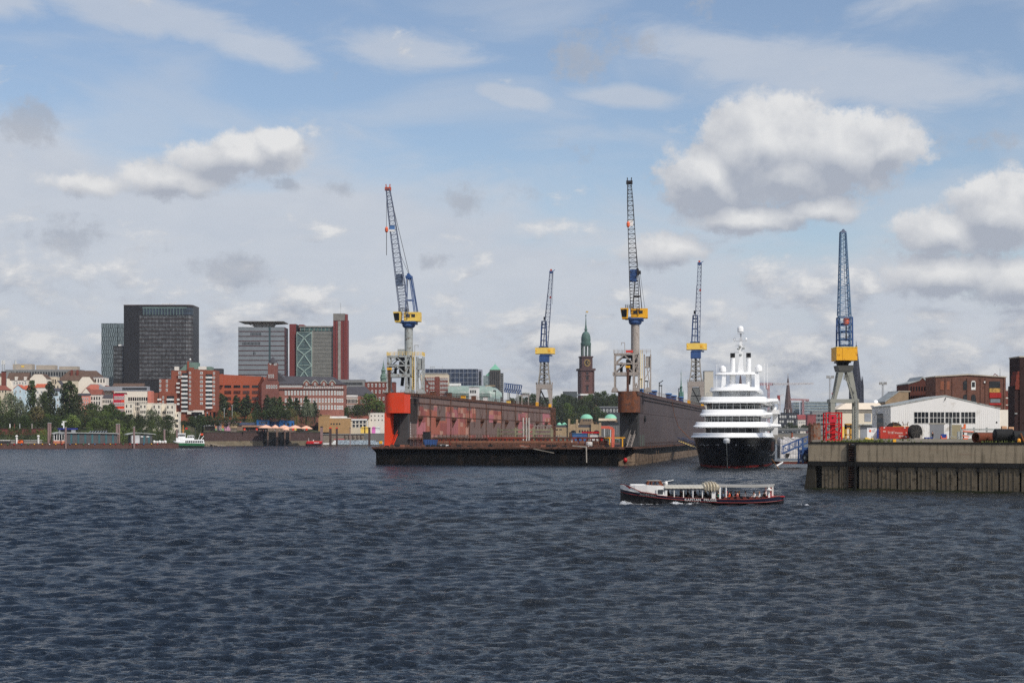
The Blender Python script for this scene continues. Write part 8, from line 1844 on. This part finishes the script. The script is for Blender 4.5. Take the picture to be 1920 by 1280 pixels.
 b = MB(k); b.loft([[(x,y * s,z + max(0,14 - x) * .10) for x,y in P] for z,s in ((7.2,.99),(10.0,.99))]); b.build('bulwark',M['yacht_white'],r); b = MB(k); b.box(14,56,-7.8,7.8,7.5,13.4); b.build('saloon',M['yacht_white'],r)
 for q in range(10): part(r,k,'saloon_window',M['glass'],22 + q * 3.3,24.2 + q * 3.3,-8.7,-7.7,8.4,11.6)
 b = MB(k); b.box(5,38,-6.5,6.5,10,16); b.build('upper_deck',M['yacht_white'],r); b = MB(k); b.box(26,38,-6,6,15.5,20); b.build('upper_cabin',M['yacht_white'],r)
 for q in range(4): part(r,k,'cabin_window',M['glass'],27 + q * 2.8,29 + q * 2.8,-6.3,-5.8,16,19)
 b = MB(k); b.loft([[(x,y,z) for x,y in ((9 - f,-5),(22,-5),(22,5),(9 - f,5))] for z,f in ((16,0),(22.5,1))]); b.box(8,23,-5.4,5.4,22.5,23.3); b.build('wheelhouse',M['yacht_white'],r)
 for q in range(5): part(r,k,'wheelhouse_window',M['glass'],9 + q * 2.5,11 + q * 2.5,-5.5,-4.8,18.6,21.4)
 b = MB(k); b.bar((18,0,23),(18,0,36),1.1); b.bar((15.5,0,28),(20.5,0,28),.8); b.build('mast',mat('mast_orange',C(212,140,70),.6),r); part(r,k,'red_flag',M['brightred'],22,26,-.2,.2,29.5,32); part(r,k,'stern_flag',mat('flag_orange',C(220,80,50),.7),50,55,-.2,.2,20,23); b = MB(k); b.bar((50,0,12),(56,0,19),.9); b.bar((46,0,13),(50,0,23),.6); b.build('flag_staff',M['white'],r)
 # rust quay wall with dark openings
 r,k,dr = bld('harbour_wall','long dark rusty harbour wall with pale tide band and black openings','wall',381,834,1190,math.atan2(1258 - 1190,(at(600,0,1258) - at(381,0,1190)).x)); r.location.z = 0
 L = (at(600,0,1258) - at(381,0,1190)).length; f = L / 219
 rw = mat('wall_rust',C(78,60,56),.85,var=.15,scale=.3,streak=.4); tb = mat('tide_band',C(124,112,92),.9,var=.15,scale=.3)
 b = MB(); b.box(0,107 * f,-.6,4,3.6,10.3); b.box(156 * f,L,-.6,4,3.6,10.3); b.build('upper_wall',rw,r)
 b = MB(); b.prism([(0,-1),(109 * f,-1),(105 * f,3.7),(0,3.7)],'y',-.9,4); b.prism([(152 * f,-1),(L,-1),(L,3.7),(157 * f,3.7)],'y',-.9,4); b.build('tide_band',tb,r)
 b = MB(); b.box(105 * f,157 * f,-.25,0,-1,10.3); b.build('opening_shade',M['dark'] if 0 else mat('opening_black',(.004,.004,.004,1),.9),r); b = MB(); b.box(0,L,-.8,4,10.3,10.8); b.build('coping',mat('wall_dark_coping',C(60,52,50),.85),r)  # flat black sheet stands in for the shaded depth of the openings
 for x,w in ((114,2.6),(130.5,4),(146,2.4),(155.5,2.2)): b = MB(); b.box(x * f,(x + w) * f,-.9,1.5,-1,11.4); b.build('opening_post',mat('post_brown',C(110,88,76),.85,var=.15),r)
 b = MB(); [b.box(x * f,(x + .6) * f,-1.0,-.8,-1,3.6) for x in range(160,219,2)]; b.build('sheet_rib',mat('sheet_rib',C(104,96,80),.9),r)
 # beach bar strip on the wall
 Z0 = 10.8
 def onw(name,label,cat,px,Y,group=None): p = at(px,0,Y); p.z = Z0; return thing(name,label,cat,p,0,group),Y / F
 r,k = onw('painted_house','pink house with mural painted side and red roof edge on the harbour wall','house',402,1222); b = MB(k); b.box(18,37,0,16,0,23); b.build('wall',mat('pink_wall',C(220,164,190),.8),r); b = MB(k); b.box(0,18,.4,15,0,23); b.build('mural_wall',mat('mural',C(222,190,170),.8,var=.5,scale=.6,col2=C(70,90,150),amt=.55),r)
 for x in (0,14): part(r,k,'orange_pier',mat('mural_orange',C(232,150,100),.8),x,x + 4,-.3,1,7,23); part(r,k,'green_pier',mat('mural_green',C(150,196,140),.8),x,x + 4,-.3,1,0,7)
 part(r,k,'roof_edge',mat('roof_red',C(190,66,60),.8),-.8,38,-1,17,23,25); [window(r,x * k,-.05,z * k,2.6 * k,3.6 * k,'dark') for x,z in ((22,17),(33,17),(22,8),(33,8))]
 r,k = onw('grey_stall','grey stall with white awning left of the pink house','stall',382,1215); b = MB(k); b.box(2,20,0,8,0,10); b.build('wall',mat('stall_brown',C(124,112,104),.8),r); b = MB(k); b.loft([[(x,y,z) for y,z in ((-3,10),(10,12),(10,13),(-3,11))] for x in (0,20)]); b.build('awning',M['white'],r)
 r,k = onw('thatched_hut','little tan thatched hut in front of the pink house','hut',430,1208); b = MB(k); b.box(2,13,0,6,0,8); b.build('wall',mat('hut_wall',C(120,110,98),.85),r); gable_roof(r,k,14,7,7.5,8,mat('thatch',C(160,138,110),.95,var=.15,scale=2),'x',1.2)
 r,k = onw('solar_shed','low shed with dark solar panelled roof right of the pink house','shed',439,1232); b = MB(k); b.box(0,36,0,16,0,13); b.build('wall',mat('shed_tan',C(140,120,104),.8),r); b = MB(k); b.prism([(-2,13),(8,18),(18,18),(18,13)],'x',-1,37); b.build('roof',mat('solar_dark',C(66,72,88),.4,var=.2,scale=.5),r); part(r,k,'red_top',mat('roof_red',C(190,66,60),.8),2,10,14,20,13,20)
 r,k = onw('blue_house','bright blue flat house with terrace behind the peach umbrellas','house',481,1246); bl = mat('vivid_blue',C(44,106,168),.7); b = MB(k); b.box(0,24,0,14,6,22.5); b.prism([(41,8),(70,8),(70,21),(46,22.5),(44,22.5)],'y',0,14); b.box(0,70,12,16,0,20); b.build('wall',bl,r); part(r,k,'terrace',mat('terrace_grey',C(90,92,96),.8),24,42,0,14,6,12); b = MB(k); b.box(22,42,-1,14,22.2,23); b.build('canopy',mat('canopy_brown',C(110,100,90),.7),r)
 for x in (6,10,14,19): window(r,x * k,-.05,15.5 * k,2.6 * k,4 * k,'thin')
 for x in (52,58,60.6,67): window(r,x * k,-.05,12 * k,2.2 * k,5 * k,'dark')
 part(r,k,'lower_wall',mat('shed_tan',C(140,120,104),.8),-4,72,-1,12,0,7)
 r,k = onw('roofed_bar','low brown roofed beach bar with dark front left of the umbrellas','bar',455,1218); b = MB(k); b.box(0,46,2,10,0,9); b.build('wall',mat('bar_dark',C(64,52,46),.8),r); b = MB(k); b.prism([(-2,9.5),(6,12.5),(12,12.5),(12,9.5)],'x',-2,48); b.build('roof',mat('bar_roof',C(146,110,84),.85),r)
 pe = mat('peach_canvas',C(236,186,158),.85,var=.05)
 for i,(px,w,h,Y) in enumerate(((486,24,12.5,1212),(509,14,12.5,1216),(522,22,12,1222),(541,24,12,1226),(563,22,11,1230),(530,12,9,1212))):
  r,k = onw('beach_umbrella',('widest peach umbrella at the left of the terrace','narrow peach umbrella second from the left','peach umbrella in the middle of the terrace','peach umbrella right of the middle','last peach umbrella at the right end of the terrace','small low peach umbrella before the middle ones')[i],'umbrella',px + w / 2,Y,'peach umbrellas on the harbour wall')
  b = MB(k); b.lathe([(w * .58,h - 5.6),(w * .6,h - 5.0),(w * .3,h - 1.2),(.2,h + 1)],0,0,8); b.build('canopy',pe,r); b = MB(k); b.bar((0,0,0),(0,0,h - 1),.7); b.build('pole',M['white'],r)
 for i,(px,c) in enumerate(((458.5,'orange'),(481.5,'orange'),(549.5,'orange'),(575,'orange'),(554,'yellow'))):
  r,k = onw('terrace_banner',['orange banner left of the beach bar','orange banner at the left edge of the umbrellas','orange banner under the right umbrellas','orange banner at the right end of the umbrellas','yellow box sign under the right umbrellas'][i],'banner',px,1209); b = MB(k); b.box(-1.8,1.8,-.2,.2,3,7); b.build('cloth',M[c],r); b = MB(k); b.bar((0,.3,0),(0,.3,7),.4); b.build('pole',M['dark'],r)
 cr = random.Random(5); crowd = []
 for i in range(26):
  px = 452 + i * 4.8 + cr.uniform(-1.5,1.5)
  col = cr.choice((C(190,60,60),C(220,220,220),C(60,70,110),C(40,40,46),C(200,170,140)))
  person(at(px,0,1204) + Vector((0,0,Z0 + .44 - at(px,0,1204).z)),cr.uniform(0,6.28),'tiny standing guest on the terrace along the harbour wall',col,seated=False,group='guests on the harbour wall terrace')
 # rocks
 b = MB(); rr = random.Random(9)
 for i in range(60):
  x = rr.uniform(-16,12); h = max(.2,3.4 - abs(x + 4) * .26); b.lathe([(.3,-.6),(1.2,-.2),(1.0,.5),(.2,.9)],x,rr.uniform(-3,3),6,z0=rr.uniform(-.2,h))
 o = b.build('rock_slope',mat('rock',C(134,122,104),.95,var=.2,scale=1),None); o.location = at(390,0,1178); o.location.z = 0; tag(o,'heap of pale rocks at the foot of the harbour wall','rocks',kind='stuff')
 # red tug, small boat, graffiti pontoon, piles
 r,k,dr = bld('red_tug','small red boat with black hull moored before the pontoon piles','boat',573,835.5,1180); r.location.z = 0; P = hull(None,0,30,5,0,0,bow=7)
 b = MB(k); b.loft([[(x,y * s,z) for x,y in P] for z,s in ((-2,.9),(4.4,1))]); b.build('hull',mat('ferry_black',C(30,32,32),.5),r); b = MB(k); b.loft([[(x + 1.5 * i,y * s,z) for x,y in P] for i,(z,s) in enumerate(((4.4,1.0),(8,.98),(9.2,.8)))]); b.build('topside',M['brightred'],r); b = MB(k); b.bar((6,0,9),(5.4,0,15),.5); b.box(14,15.5,-1,1,9,12); b.build('fittings',M['white'],r); part(r,k,'white_letters',M['white'],16,26,-5.2,-4.8,5.8,7)
 r,k,dr = bld('graffiti_pontoon','low pontoon with pale blue graffiti covered railing left of the dock','pontoon',605,835.5,1200); r.location.z = 0; gf = mat('graffiti',C(186,200,208),.7,var=.3,scale=.7,col2=C(54,64,84),amt=.45); b = MB(k); b.box(0,118,0,14,-2,2.2); b.build('hull',mat('pontoon_mud',C(84,74,64),.85),r); b = MB(k); b.box(27,100,-.2,.2,2.2,10.4); b.box(100,114,-.2,.2,2.2,7.5); b.build('painted_rail',gf,r); b = MB(k); b.box(1,28,-.4,8,2.2,5.6); b.build('white_deckhouse',M['white'],r); part(r,k,'upper_rail',M['grey'],20,90,-.1,.2,11,11.7)
 part(r,k,'orange_buoy',M['deepyellow'],106,112,-1,2,4,9)
 r,k,dr = bld('red_roof_boat','white motor boat with red canopy behind the graffiti pontoon','boat',624,826,1215); b = MB(k); b.prism([(0,-4),(24,-4),(32,-2),(30,-1),(0,-1)],'y',0,6); b.build('hull',M['yacht_white'],r); b = MB(k); b.box(3,20,1,5,-1,2); b.build('cabin',M['yacht_white'],r); b = MB(k); b.box(2,21,0,6,2,3.4); b.build('canopy',M['brightred'],r)
 for px,y0,y1,w,lab,c in ((603,801,836,2.2,'pale pinkish pile between the red tug and the yellow brick hall','p'),(619.5,803,836,2.1,'dark brown pile with orange top at the pontoon, left one','d'),(631.5,803,836,1.8,'brown pile with orange top at the pontoon, right one','d'),(718,803,834,2.0,'dark tall pile directly left of the dock pontoon','d'),(656.5,803,826,.8,'slim pale pole behind the graffiti pontoon','p')):
  r,k,dr = bld('mooring_pile',lab,'pile',px if px != 718 else 692.5,836,1185); r.location.z = 0; t = EYE + (HY - y0) * k; b = MB(); b.box(-w * k,w * k,-w * k,w * k,-1,t); b.build('shaft',mat('pile_pinkgrey',C(140,116,112),.8) if c == 'p' else mat('pile_umber',C(76,58,52),.85),r); b = MB(); b.box(-w * k * 1.05,w * k * 1.05,-w * k * 1.05,w * k * 1.05,t,t + .9); b.build('cap',M['orange'] if 'orange' in lab else M['dark'],r)
 r,k,dr = bld('jetty_wall','weathered concrete jetty with timber brackets below the yellow brick halls','jetty',604,828,1255); b = MB(k); b.box(0,78,0,10,-8,14); b.build('wall',mat('jetty_concrete',C(140,128,114),.9,var=.15,scale=.3,streak=.4),r)
 for x in (42,49,57,65,72): b = MB(k); b.box(x,x + 1.6,-1.2,0,-6,13); b.bar((x + .8,-.6,4),(x + 4,-.6,8),1.2); b.build('bracket',mat('bracket_brown',C(92,74,64),.85),r)
 b = MB(k); b.box(-1,80,-1.4,10,14,15.2); b.build('coping',WL['grey'],r)
 house('quay_road_wall','sloping grey quay road wall behind the dark pile near the dock',676,740,813,830,1262,mat('road_grey',C(118,116,112),.85,var=.1),WL['grey'],'flat',d=14,cat='wall')
 for i,(px,w,c) in enumerate(((676,9,'yellow'),(697,7,'pinkm'),(704,9,'white'),(683,8,'yellow'))):
  m = mat('magenta',C(224,120,190),.7) if c == 'pinkm' else M[c]
  r,k,dr = bld('market_stall',['yellow market stall right of the glazed hall','magenta market stall under the white house','white market stall under the white house','second yellow market stall beside the magenta one'][i],'stall',px,806,1268); b = MB(k); b.box(0,w,0,5,-6,4); b.build('counter',m,r); b = MB(k); b.prism([(-.5,4),(w / 2,7),(w + .5,4)],'y',-1,6); b.build('awning',m,r)
 for px,pt,pb,Y,lab in ((420.5,766,786,1215,'tall grey street lamp above the pink house'),(367,781,800,1160,'slim street lamp right of the white row houses'),(435.5,760,780,1250,'pale curved street lamp before the orange brick block')):
  r,k,dr = bld('street_lamp',lab,'street lamp',px,pb,Y); b = MB(k); b.bar((0,0,-dr),(0,0,pb - pt),.9); b.build('pole',M['grey'],r); b = MB(k); b.box(-2,2,-.6,.6,pb - pt,pb - pt + 1); b.build('lamp_head',M['grey'],r)
waterfront()

# ------------------------------------------------------------------ trees
def leaf_mat(name,c1,c2,c3):
 m,n,b = pmat(name); g = n.node('ShaderNodeNewGeometry'); co = n.node('ShaderNodeTexCoord').outputs['Object']; oi = n.node('ShaderNodeObjectInfo').outputs['Random']
 r1 = n.mix(g.outputs['Random Per Island'],c1,c2); r2 = n.mix(n.ss(n.noise(co,3.2,3),.45,.7),r1,c3)
 hs = n.node('ShaderNodeHueSaturation',{'Hue': n.lin(oi,0,1,.485,.51),'Saturation': n.lin(oi,0,1,.85,1.05),'Value': n.lin(oi,0,1,.8,1.2),'Color': r2})
 n.put(b.inputs['Base Color'],hs.outputs[0]); b.inputs['Roughness'].default_value = .7; b.inputs['Specular IOR Level'].default_value = .2
 return m
LM = dict(dark=leaf_mat('dark_foliage',C(44,55,30),C(64,76,40),C(76,86,46)),mid=leaf_mat('green_foliage',C(58,74,32),C(86,102,46),C(100,112,52)),light=leaf_mat('light_foliage',C(84,104,44),C(112,132,58),C(126,142,66)),silver=leaf_mat('silver_foliage',C(74,82,58),C(104,110,84),C(132,136,112)),olive=leaf_mat('olive_foliage',C(86,88,44),C(112,108,60),C(120,104,64)))
BARK = mat('bark',C(84,72,60),.9,var=.2,scale=1)
CROWNS = {}
def crown_mesh(kind,seed):
 """unit tree: height 1,crown of many leaf clumps round a limbed trunk"""
 key = (kind,seed)
 if key in CROWNS: return CROWNS[key]
 rr = random.Random(seed * 77 + len(kind)); b = MB(); t = MB()
 spec = {'round': (.34,1.0,.40,26),'tall': (.16,1.0,.19,26),'cone': (.12,1.0,.22,24),'bush': (.02,1.0,.62,18),'wide': (.30,1.0,.52,30)}[kind]
 z0,z1,rad,nb = spec; t.tube((0,0,-.25),(0,0,z0 + .15),.022,.016,n=7); t.tube((0,0,z0 + .1),(.01,0,z0 + (z1 - z0) * .7),.016,.006,n=6)
 lobes = []
 for i in range(nb):
  f = (i + .5) / nb; z = z0 + (z1 - z0) * f
  if kind == 'cone': rmax = rad * (1 - f) ** .8
  elif kind == 'tall': rmax = rad * math.sin(math.pi * min(.97,f * .85 + .12)) ** .6
  elif kind == 'bush': rmax = rad * math.sqrt(max(.02,1 - (f * .98) ** 2))
  else: rmax = rad * math.sin(math.pi * min(.98,f * .86 + .12)) ** .55
  a = i * 2.4 + rr.uniform(-.5,.5); q = rmax * rr.uniform(.35,.86); c = Vector((q * math.cos(a),q * math.sin(a),z * rr.uniform(.93,1.0)))
  s = rmax * rr.uniform(.34,.55) + .02; lobes.append((c,s))
  if kind != 'bush': t.bar((0,0,max(z0,c.z - .16)),c,.010)
 for c,s in lobes:
  for j in range(74):
   th = rr.uniform(0,6.283); u = rr.uniform(-.75,1); w = math.sqrt(1 - u * u); dirv = Vector((w * math.cos(th),w * math.sin(th),u))
   p = c + Vector((dirv.x * s,dirv.y * s,dirv.z * s * .8)) * rr.uniform(.72,1.08)
   nrm = (dirv + Vector((rr.uniform(-.6,.6),rr.uniform(-.6,.6),rr.uniform(-.3,.8)))).normalized(); e = nrm.cross(Vector((rr.random() - .5,rr.random() - .5,rr.random() - .5))).normalized(); g = nrm.cross(e); L = rr.uniform(.014,.030) * (1.25 if kind in ('round','wide','bush') else 1)
   b.add([p - e * L,p - g * L * .7,p + e * L,p + g * L * .8],[(0,1,2,3)])
 o = b.build('crown',LM['mid'],None,raw=True); me = o.data; D.objects.remove(o); o = t.build('trunk',BARK,None); mt = o.data; D.objects.remove(o)
 CROWNS[key] = (me,mt); return CROWNS[key]
TC = {}
def tree(px,yt,yb,Y,kind,lm,label,wf=1.0,group=None,name='tree',base=None):
 seed = rnd.randint(1,3); me,mt = crown_mesh(kind,seed); k = Y / F
 kk = (kind,seed,lm)
 if kk not in TC: q = me.copy(); q.materials[0] = LM[lm]; TC[kk] = q
 p = at(px,yb,Y); gz = ground_z(px,Y) if base is None else base
 top = EYE + (HY - yt) * k; h = max(2.0,top - min(p.z,top - 2)); z = top - h
 r = thing(name,label,'tree' if name != 'shrub' else 'shrub',(p.x,p.y,z),rnd.uniform(0,6.28),group)
 c = D.objects.new('crown',TC[kk]); COL.objects.link(c); c.parent = r; s = h; c.scale = (s * wf,s * wf,s)
 tk = D.objects.new('trunk',mt); COL.objects.link(tk); tk.parent = r; tk.scale = (s * max(.6,wf),s * max(.6,wf),s)
 return r
def plant_trees():
 # two tall poplars and the big ones at the left
 tree(60,710,800,1140,'tall','dark','tall dark poplar, left one before the pale blue house',.62); tree(93,712,800,1135,'tall','dark','tall dark poplar beside the gap with the blue grey house',.72); tree(82,735,800,1125,'round','dark','broad dark tree filling the gap between the left poplars',.42)
 tree(122,715,800,1130,'tall','dark','left stem of the tallest poplar pair before the pediment house',.6); tree(133,711,802,1128,'tall','dark','tallest dark poplar standing left of the red roofed house',.78); tree(145,738,802,1120,'round','dark','dark tree leaning right under the tallest poplar',.5)
 tree(20,737,806,1095,'wide','silver','large grey green willow before the pale blue house',.5); tree(-8,742,806,1100,'wide','mid','big rounded tree cut by the left picture edge',.5); tree(38,752,808,1085,'round','silver','smaller grey willow in front of the large one',.55)
 tree(70,762,808,1075,'round','olive','olive brown tree below the left poplars',.8); tree(112,765,808,1090,'round','dark','dark tree at the foot of the poplars',1.0)
 tree(172,757,806,1110,'round','dark','dark tree below the white town house',1.0); tree(206,757,806,1105,'round','dark','dark leafy tree covering the foot of the red house',1.0); tree(228,772,808,1090,'round','dark','dark tree right of the red house foot',1.0)
 tree(137,778,812,1060,'round','light','bright green rounded tree behind the blue roofed cabin',1.0); tree(122,786,812,1058,'round','mid','green tree left of the bright rounded one',1.0)
 tree(180,783,812,1062,'round','mid','broad green tree behind the long pontoon shed',1.1); tree(201,785,812,1064,'round','mid','green tree behind the right end of the long pontoon shed',1.0); tree(218,786,812,1066,'round','light','lighter green tree by the twin piles',.9)
 tree(285,768,816,1090,'wide','silver','large silvery willow below the white row houses',.62); tree(262,782,814,1085,'round','dark','dark tree left of the silvery willow',1.0); tree(241,788,814,1080,'round','dark','dark tree behind the small pontoon shed',1.0); tree(316,778,815,1100,'round','dark','dark tree right of the silvery willow',.9)
 G = 'dark hedge like trees along the left bank road'
 for i in range(17):
  px = 4 + i * 14.5 + rnd.uniform(-3,3); tree(px,779 + rnd.uniform(-2,3),806,1070 + (i % 3) * 6,'wide','dark','dark clipped tree in the row along the left bank road',.9,G)
 G = 'broad dark trees of the bank belt'
 for i in range(15):
  px = 8 + i * 21 + rnd.uniform(-5,5); tree(px,771 + rnd.uniform(-4,5) + (8 if px > 235 else 0),808,1082 + (i % 3) * 6,'wide',rnd.choice(('dark','dark','mid')),'broad dark tree in the belt between the houses and the bank road',.72,G)
 G = 'dark undergrowth trees on the bank slope'
 for i in range(24):
  px = 2 + i * 13.6 + rnd.uniform(-4,4); tree(px,788 + rnd.uniform(-3,4),812,1052 + (i % 4) * 5,'bush',rnd.choice(('dark','dark','mid')),'dark spreading undergrowth tree on the slope behind the pontoon',.62,G)
 G = 'undergrowth before the brick institute'
 for i in range(17):
  px = 404 + i * 11.5 + rnd.uniform(-3,3); tree(px,768 + rnd.uniform(-3,5),796,1252 + (i % 3) * 4,'bush',rnd.choice(('dark','dark','dark','olive')),'dark undergrowth filling the slope below the pointed trees',.6,G,'shrub')
 G = 'bushes on the bank behind the pontoon'
 for i in range(26):
  px = 6 + i * 12.6 + rnd.uniform(-4,4)
  if 30 < px < 56 and i % 2: continue
  tree(px,802 + rnd.uniform(-2,6),830,1008 + i * 2.5 + rnd.uniform(0,8),'bush',rnd.choice(('mid','mid','light','dark')),'low green bush on the bank behind the landing pontoon',.8,G,'shrub',2)
 for i,(px,t) in enumerate(((345,788),(360,780),(376,778),(392,779),(408,781),(424,782),(440,783))):
  tree(px,t,804,1210 if px > 380 else 1150,'wide','dark','dark tree in the row below the brick balcony tower',.95,'dark trees below the brick tower')
 tree(372,794,824,1120,'bush','dark','dark bush behind the green ferry stern',.6,None,'shrub'); tree(352,806,828,1100,'bush','mid','grey green bush behind the green ferry',.6,None,'shrub')
 G = 'pointed trees before the brick institute'
 for i,(px,t,kd) in enumerate(((411,737,'round'),(421,742,'cone'),(442,739,'cone'),(464,737,'cone'),(458,748,'round'),(482,750,'cone'),(501,739,'cone'),(512,745,'round'),(525,741,'cone'),(543,741,'cone'),(556,743,'cone'),(574,741,'cone'),(590,750,'cone'))):
  tree(px,t,785,1262 + (i % 3) * 5,kd,'dark','dark pointed tree in the row before the orange brick block and institute',1.5 if kd == 'cone' else 1.0,G)
 tree(578,754,790,1250,'wide','silver','pale silver tree before the brick institute front',.72); tree(517,760,792,1245,'wide','dark','big dark tree below the pointed row',1.0); tree(538,768,792,1244,'round','dark','dark tree above the blue house',1.0); tree(498,768,792,1245,'round','dark','dark tree left of the big dark one above the blue house',1.0)
 tree(468,776,793,1240,'bush','olive','olive bush on the slope above the solar shed',.8,None,'shrub'); tree(556,780,796,1248,'bush','olive','olive bush right of the blue house',.7,None,'shrub'); tree(607,760,788,1300,'round','dark','small dark tree above the brown roofs',1.0)
 tree(694,738,782,1300,'round','mid','large green tree beside the orange dock end',1.05); tree(673,758,795,1288,'wide','dark','dark tree above the glazed hall',.9); tree(648,763,790,1295,'round','dark','small dark tree before the institute wing',1.0); tree(712,752,784,1298,'round','mid','green tree tucked against the orange dock end',1.0)
 # wooded hill under the church
 G = 'trees on the wooded hill under the church'
 pts = [(1044,742),(1056,738),(1068,741),(1080,745),(1050,754),(1064,755),(1078,757),(1092,748),(1094,760),(1106,752),(1106,766),(1120,762),(1120,735),(1132,733),(1108,738),(1142,742),(1098,742),(1150,746),(1046,768),(1060,770),(1074,773),(1088,775),(1108,778),(1052,784),(1068,788),(1084,786),(1036,748),(1000,738),(1012,742),(975,742),(960,746),(988,744),(1024,746),(1130,748),(1150,738),(1156,742),(1132,772)]
 for px,t in pts:
  near = t > 750; tree(px,t,t + 36,1520 + (0 if near else 90) + rnd.uniform(-15,15),'wide',rnd.choice(('dark','dark','mid')),'dark leafy tree on the wooded hill below the church tower',.62,G)
 # trees far right
 G = 'small round trees before the viaduct'
 for px,t in ((1482,792),(1492,797),(1507,796),(1516,797),(1470,800)): tree(px,t,812,1660,'round','dark','round green street tree before the black office house',1.1,G)
plant_trees()

# ------------------------------------------------------------------ air: thin haze over the whole harbour
def build_haze():
 b = MB(); b.box(-6200,6200,-1000,9600,-3.4,165)
 m = D.materials.new('haze_air'); m.use_nodes = True; t = m.node_tree; t.nodes.clear(); n = NT(t)
 v = n.node('ShaderNodeVolumePrincipled',{'Color': (.80,.86,.94,1),'Density': HAZE,'Anisotropy': .2})
 n.node('ShaderNodeOutputMaterial',{'Volume': v.outputs[0]})
 o = b.build('haze',m,None); o['kind'] = 'stuff'
HAZE = .000045
build_haze()
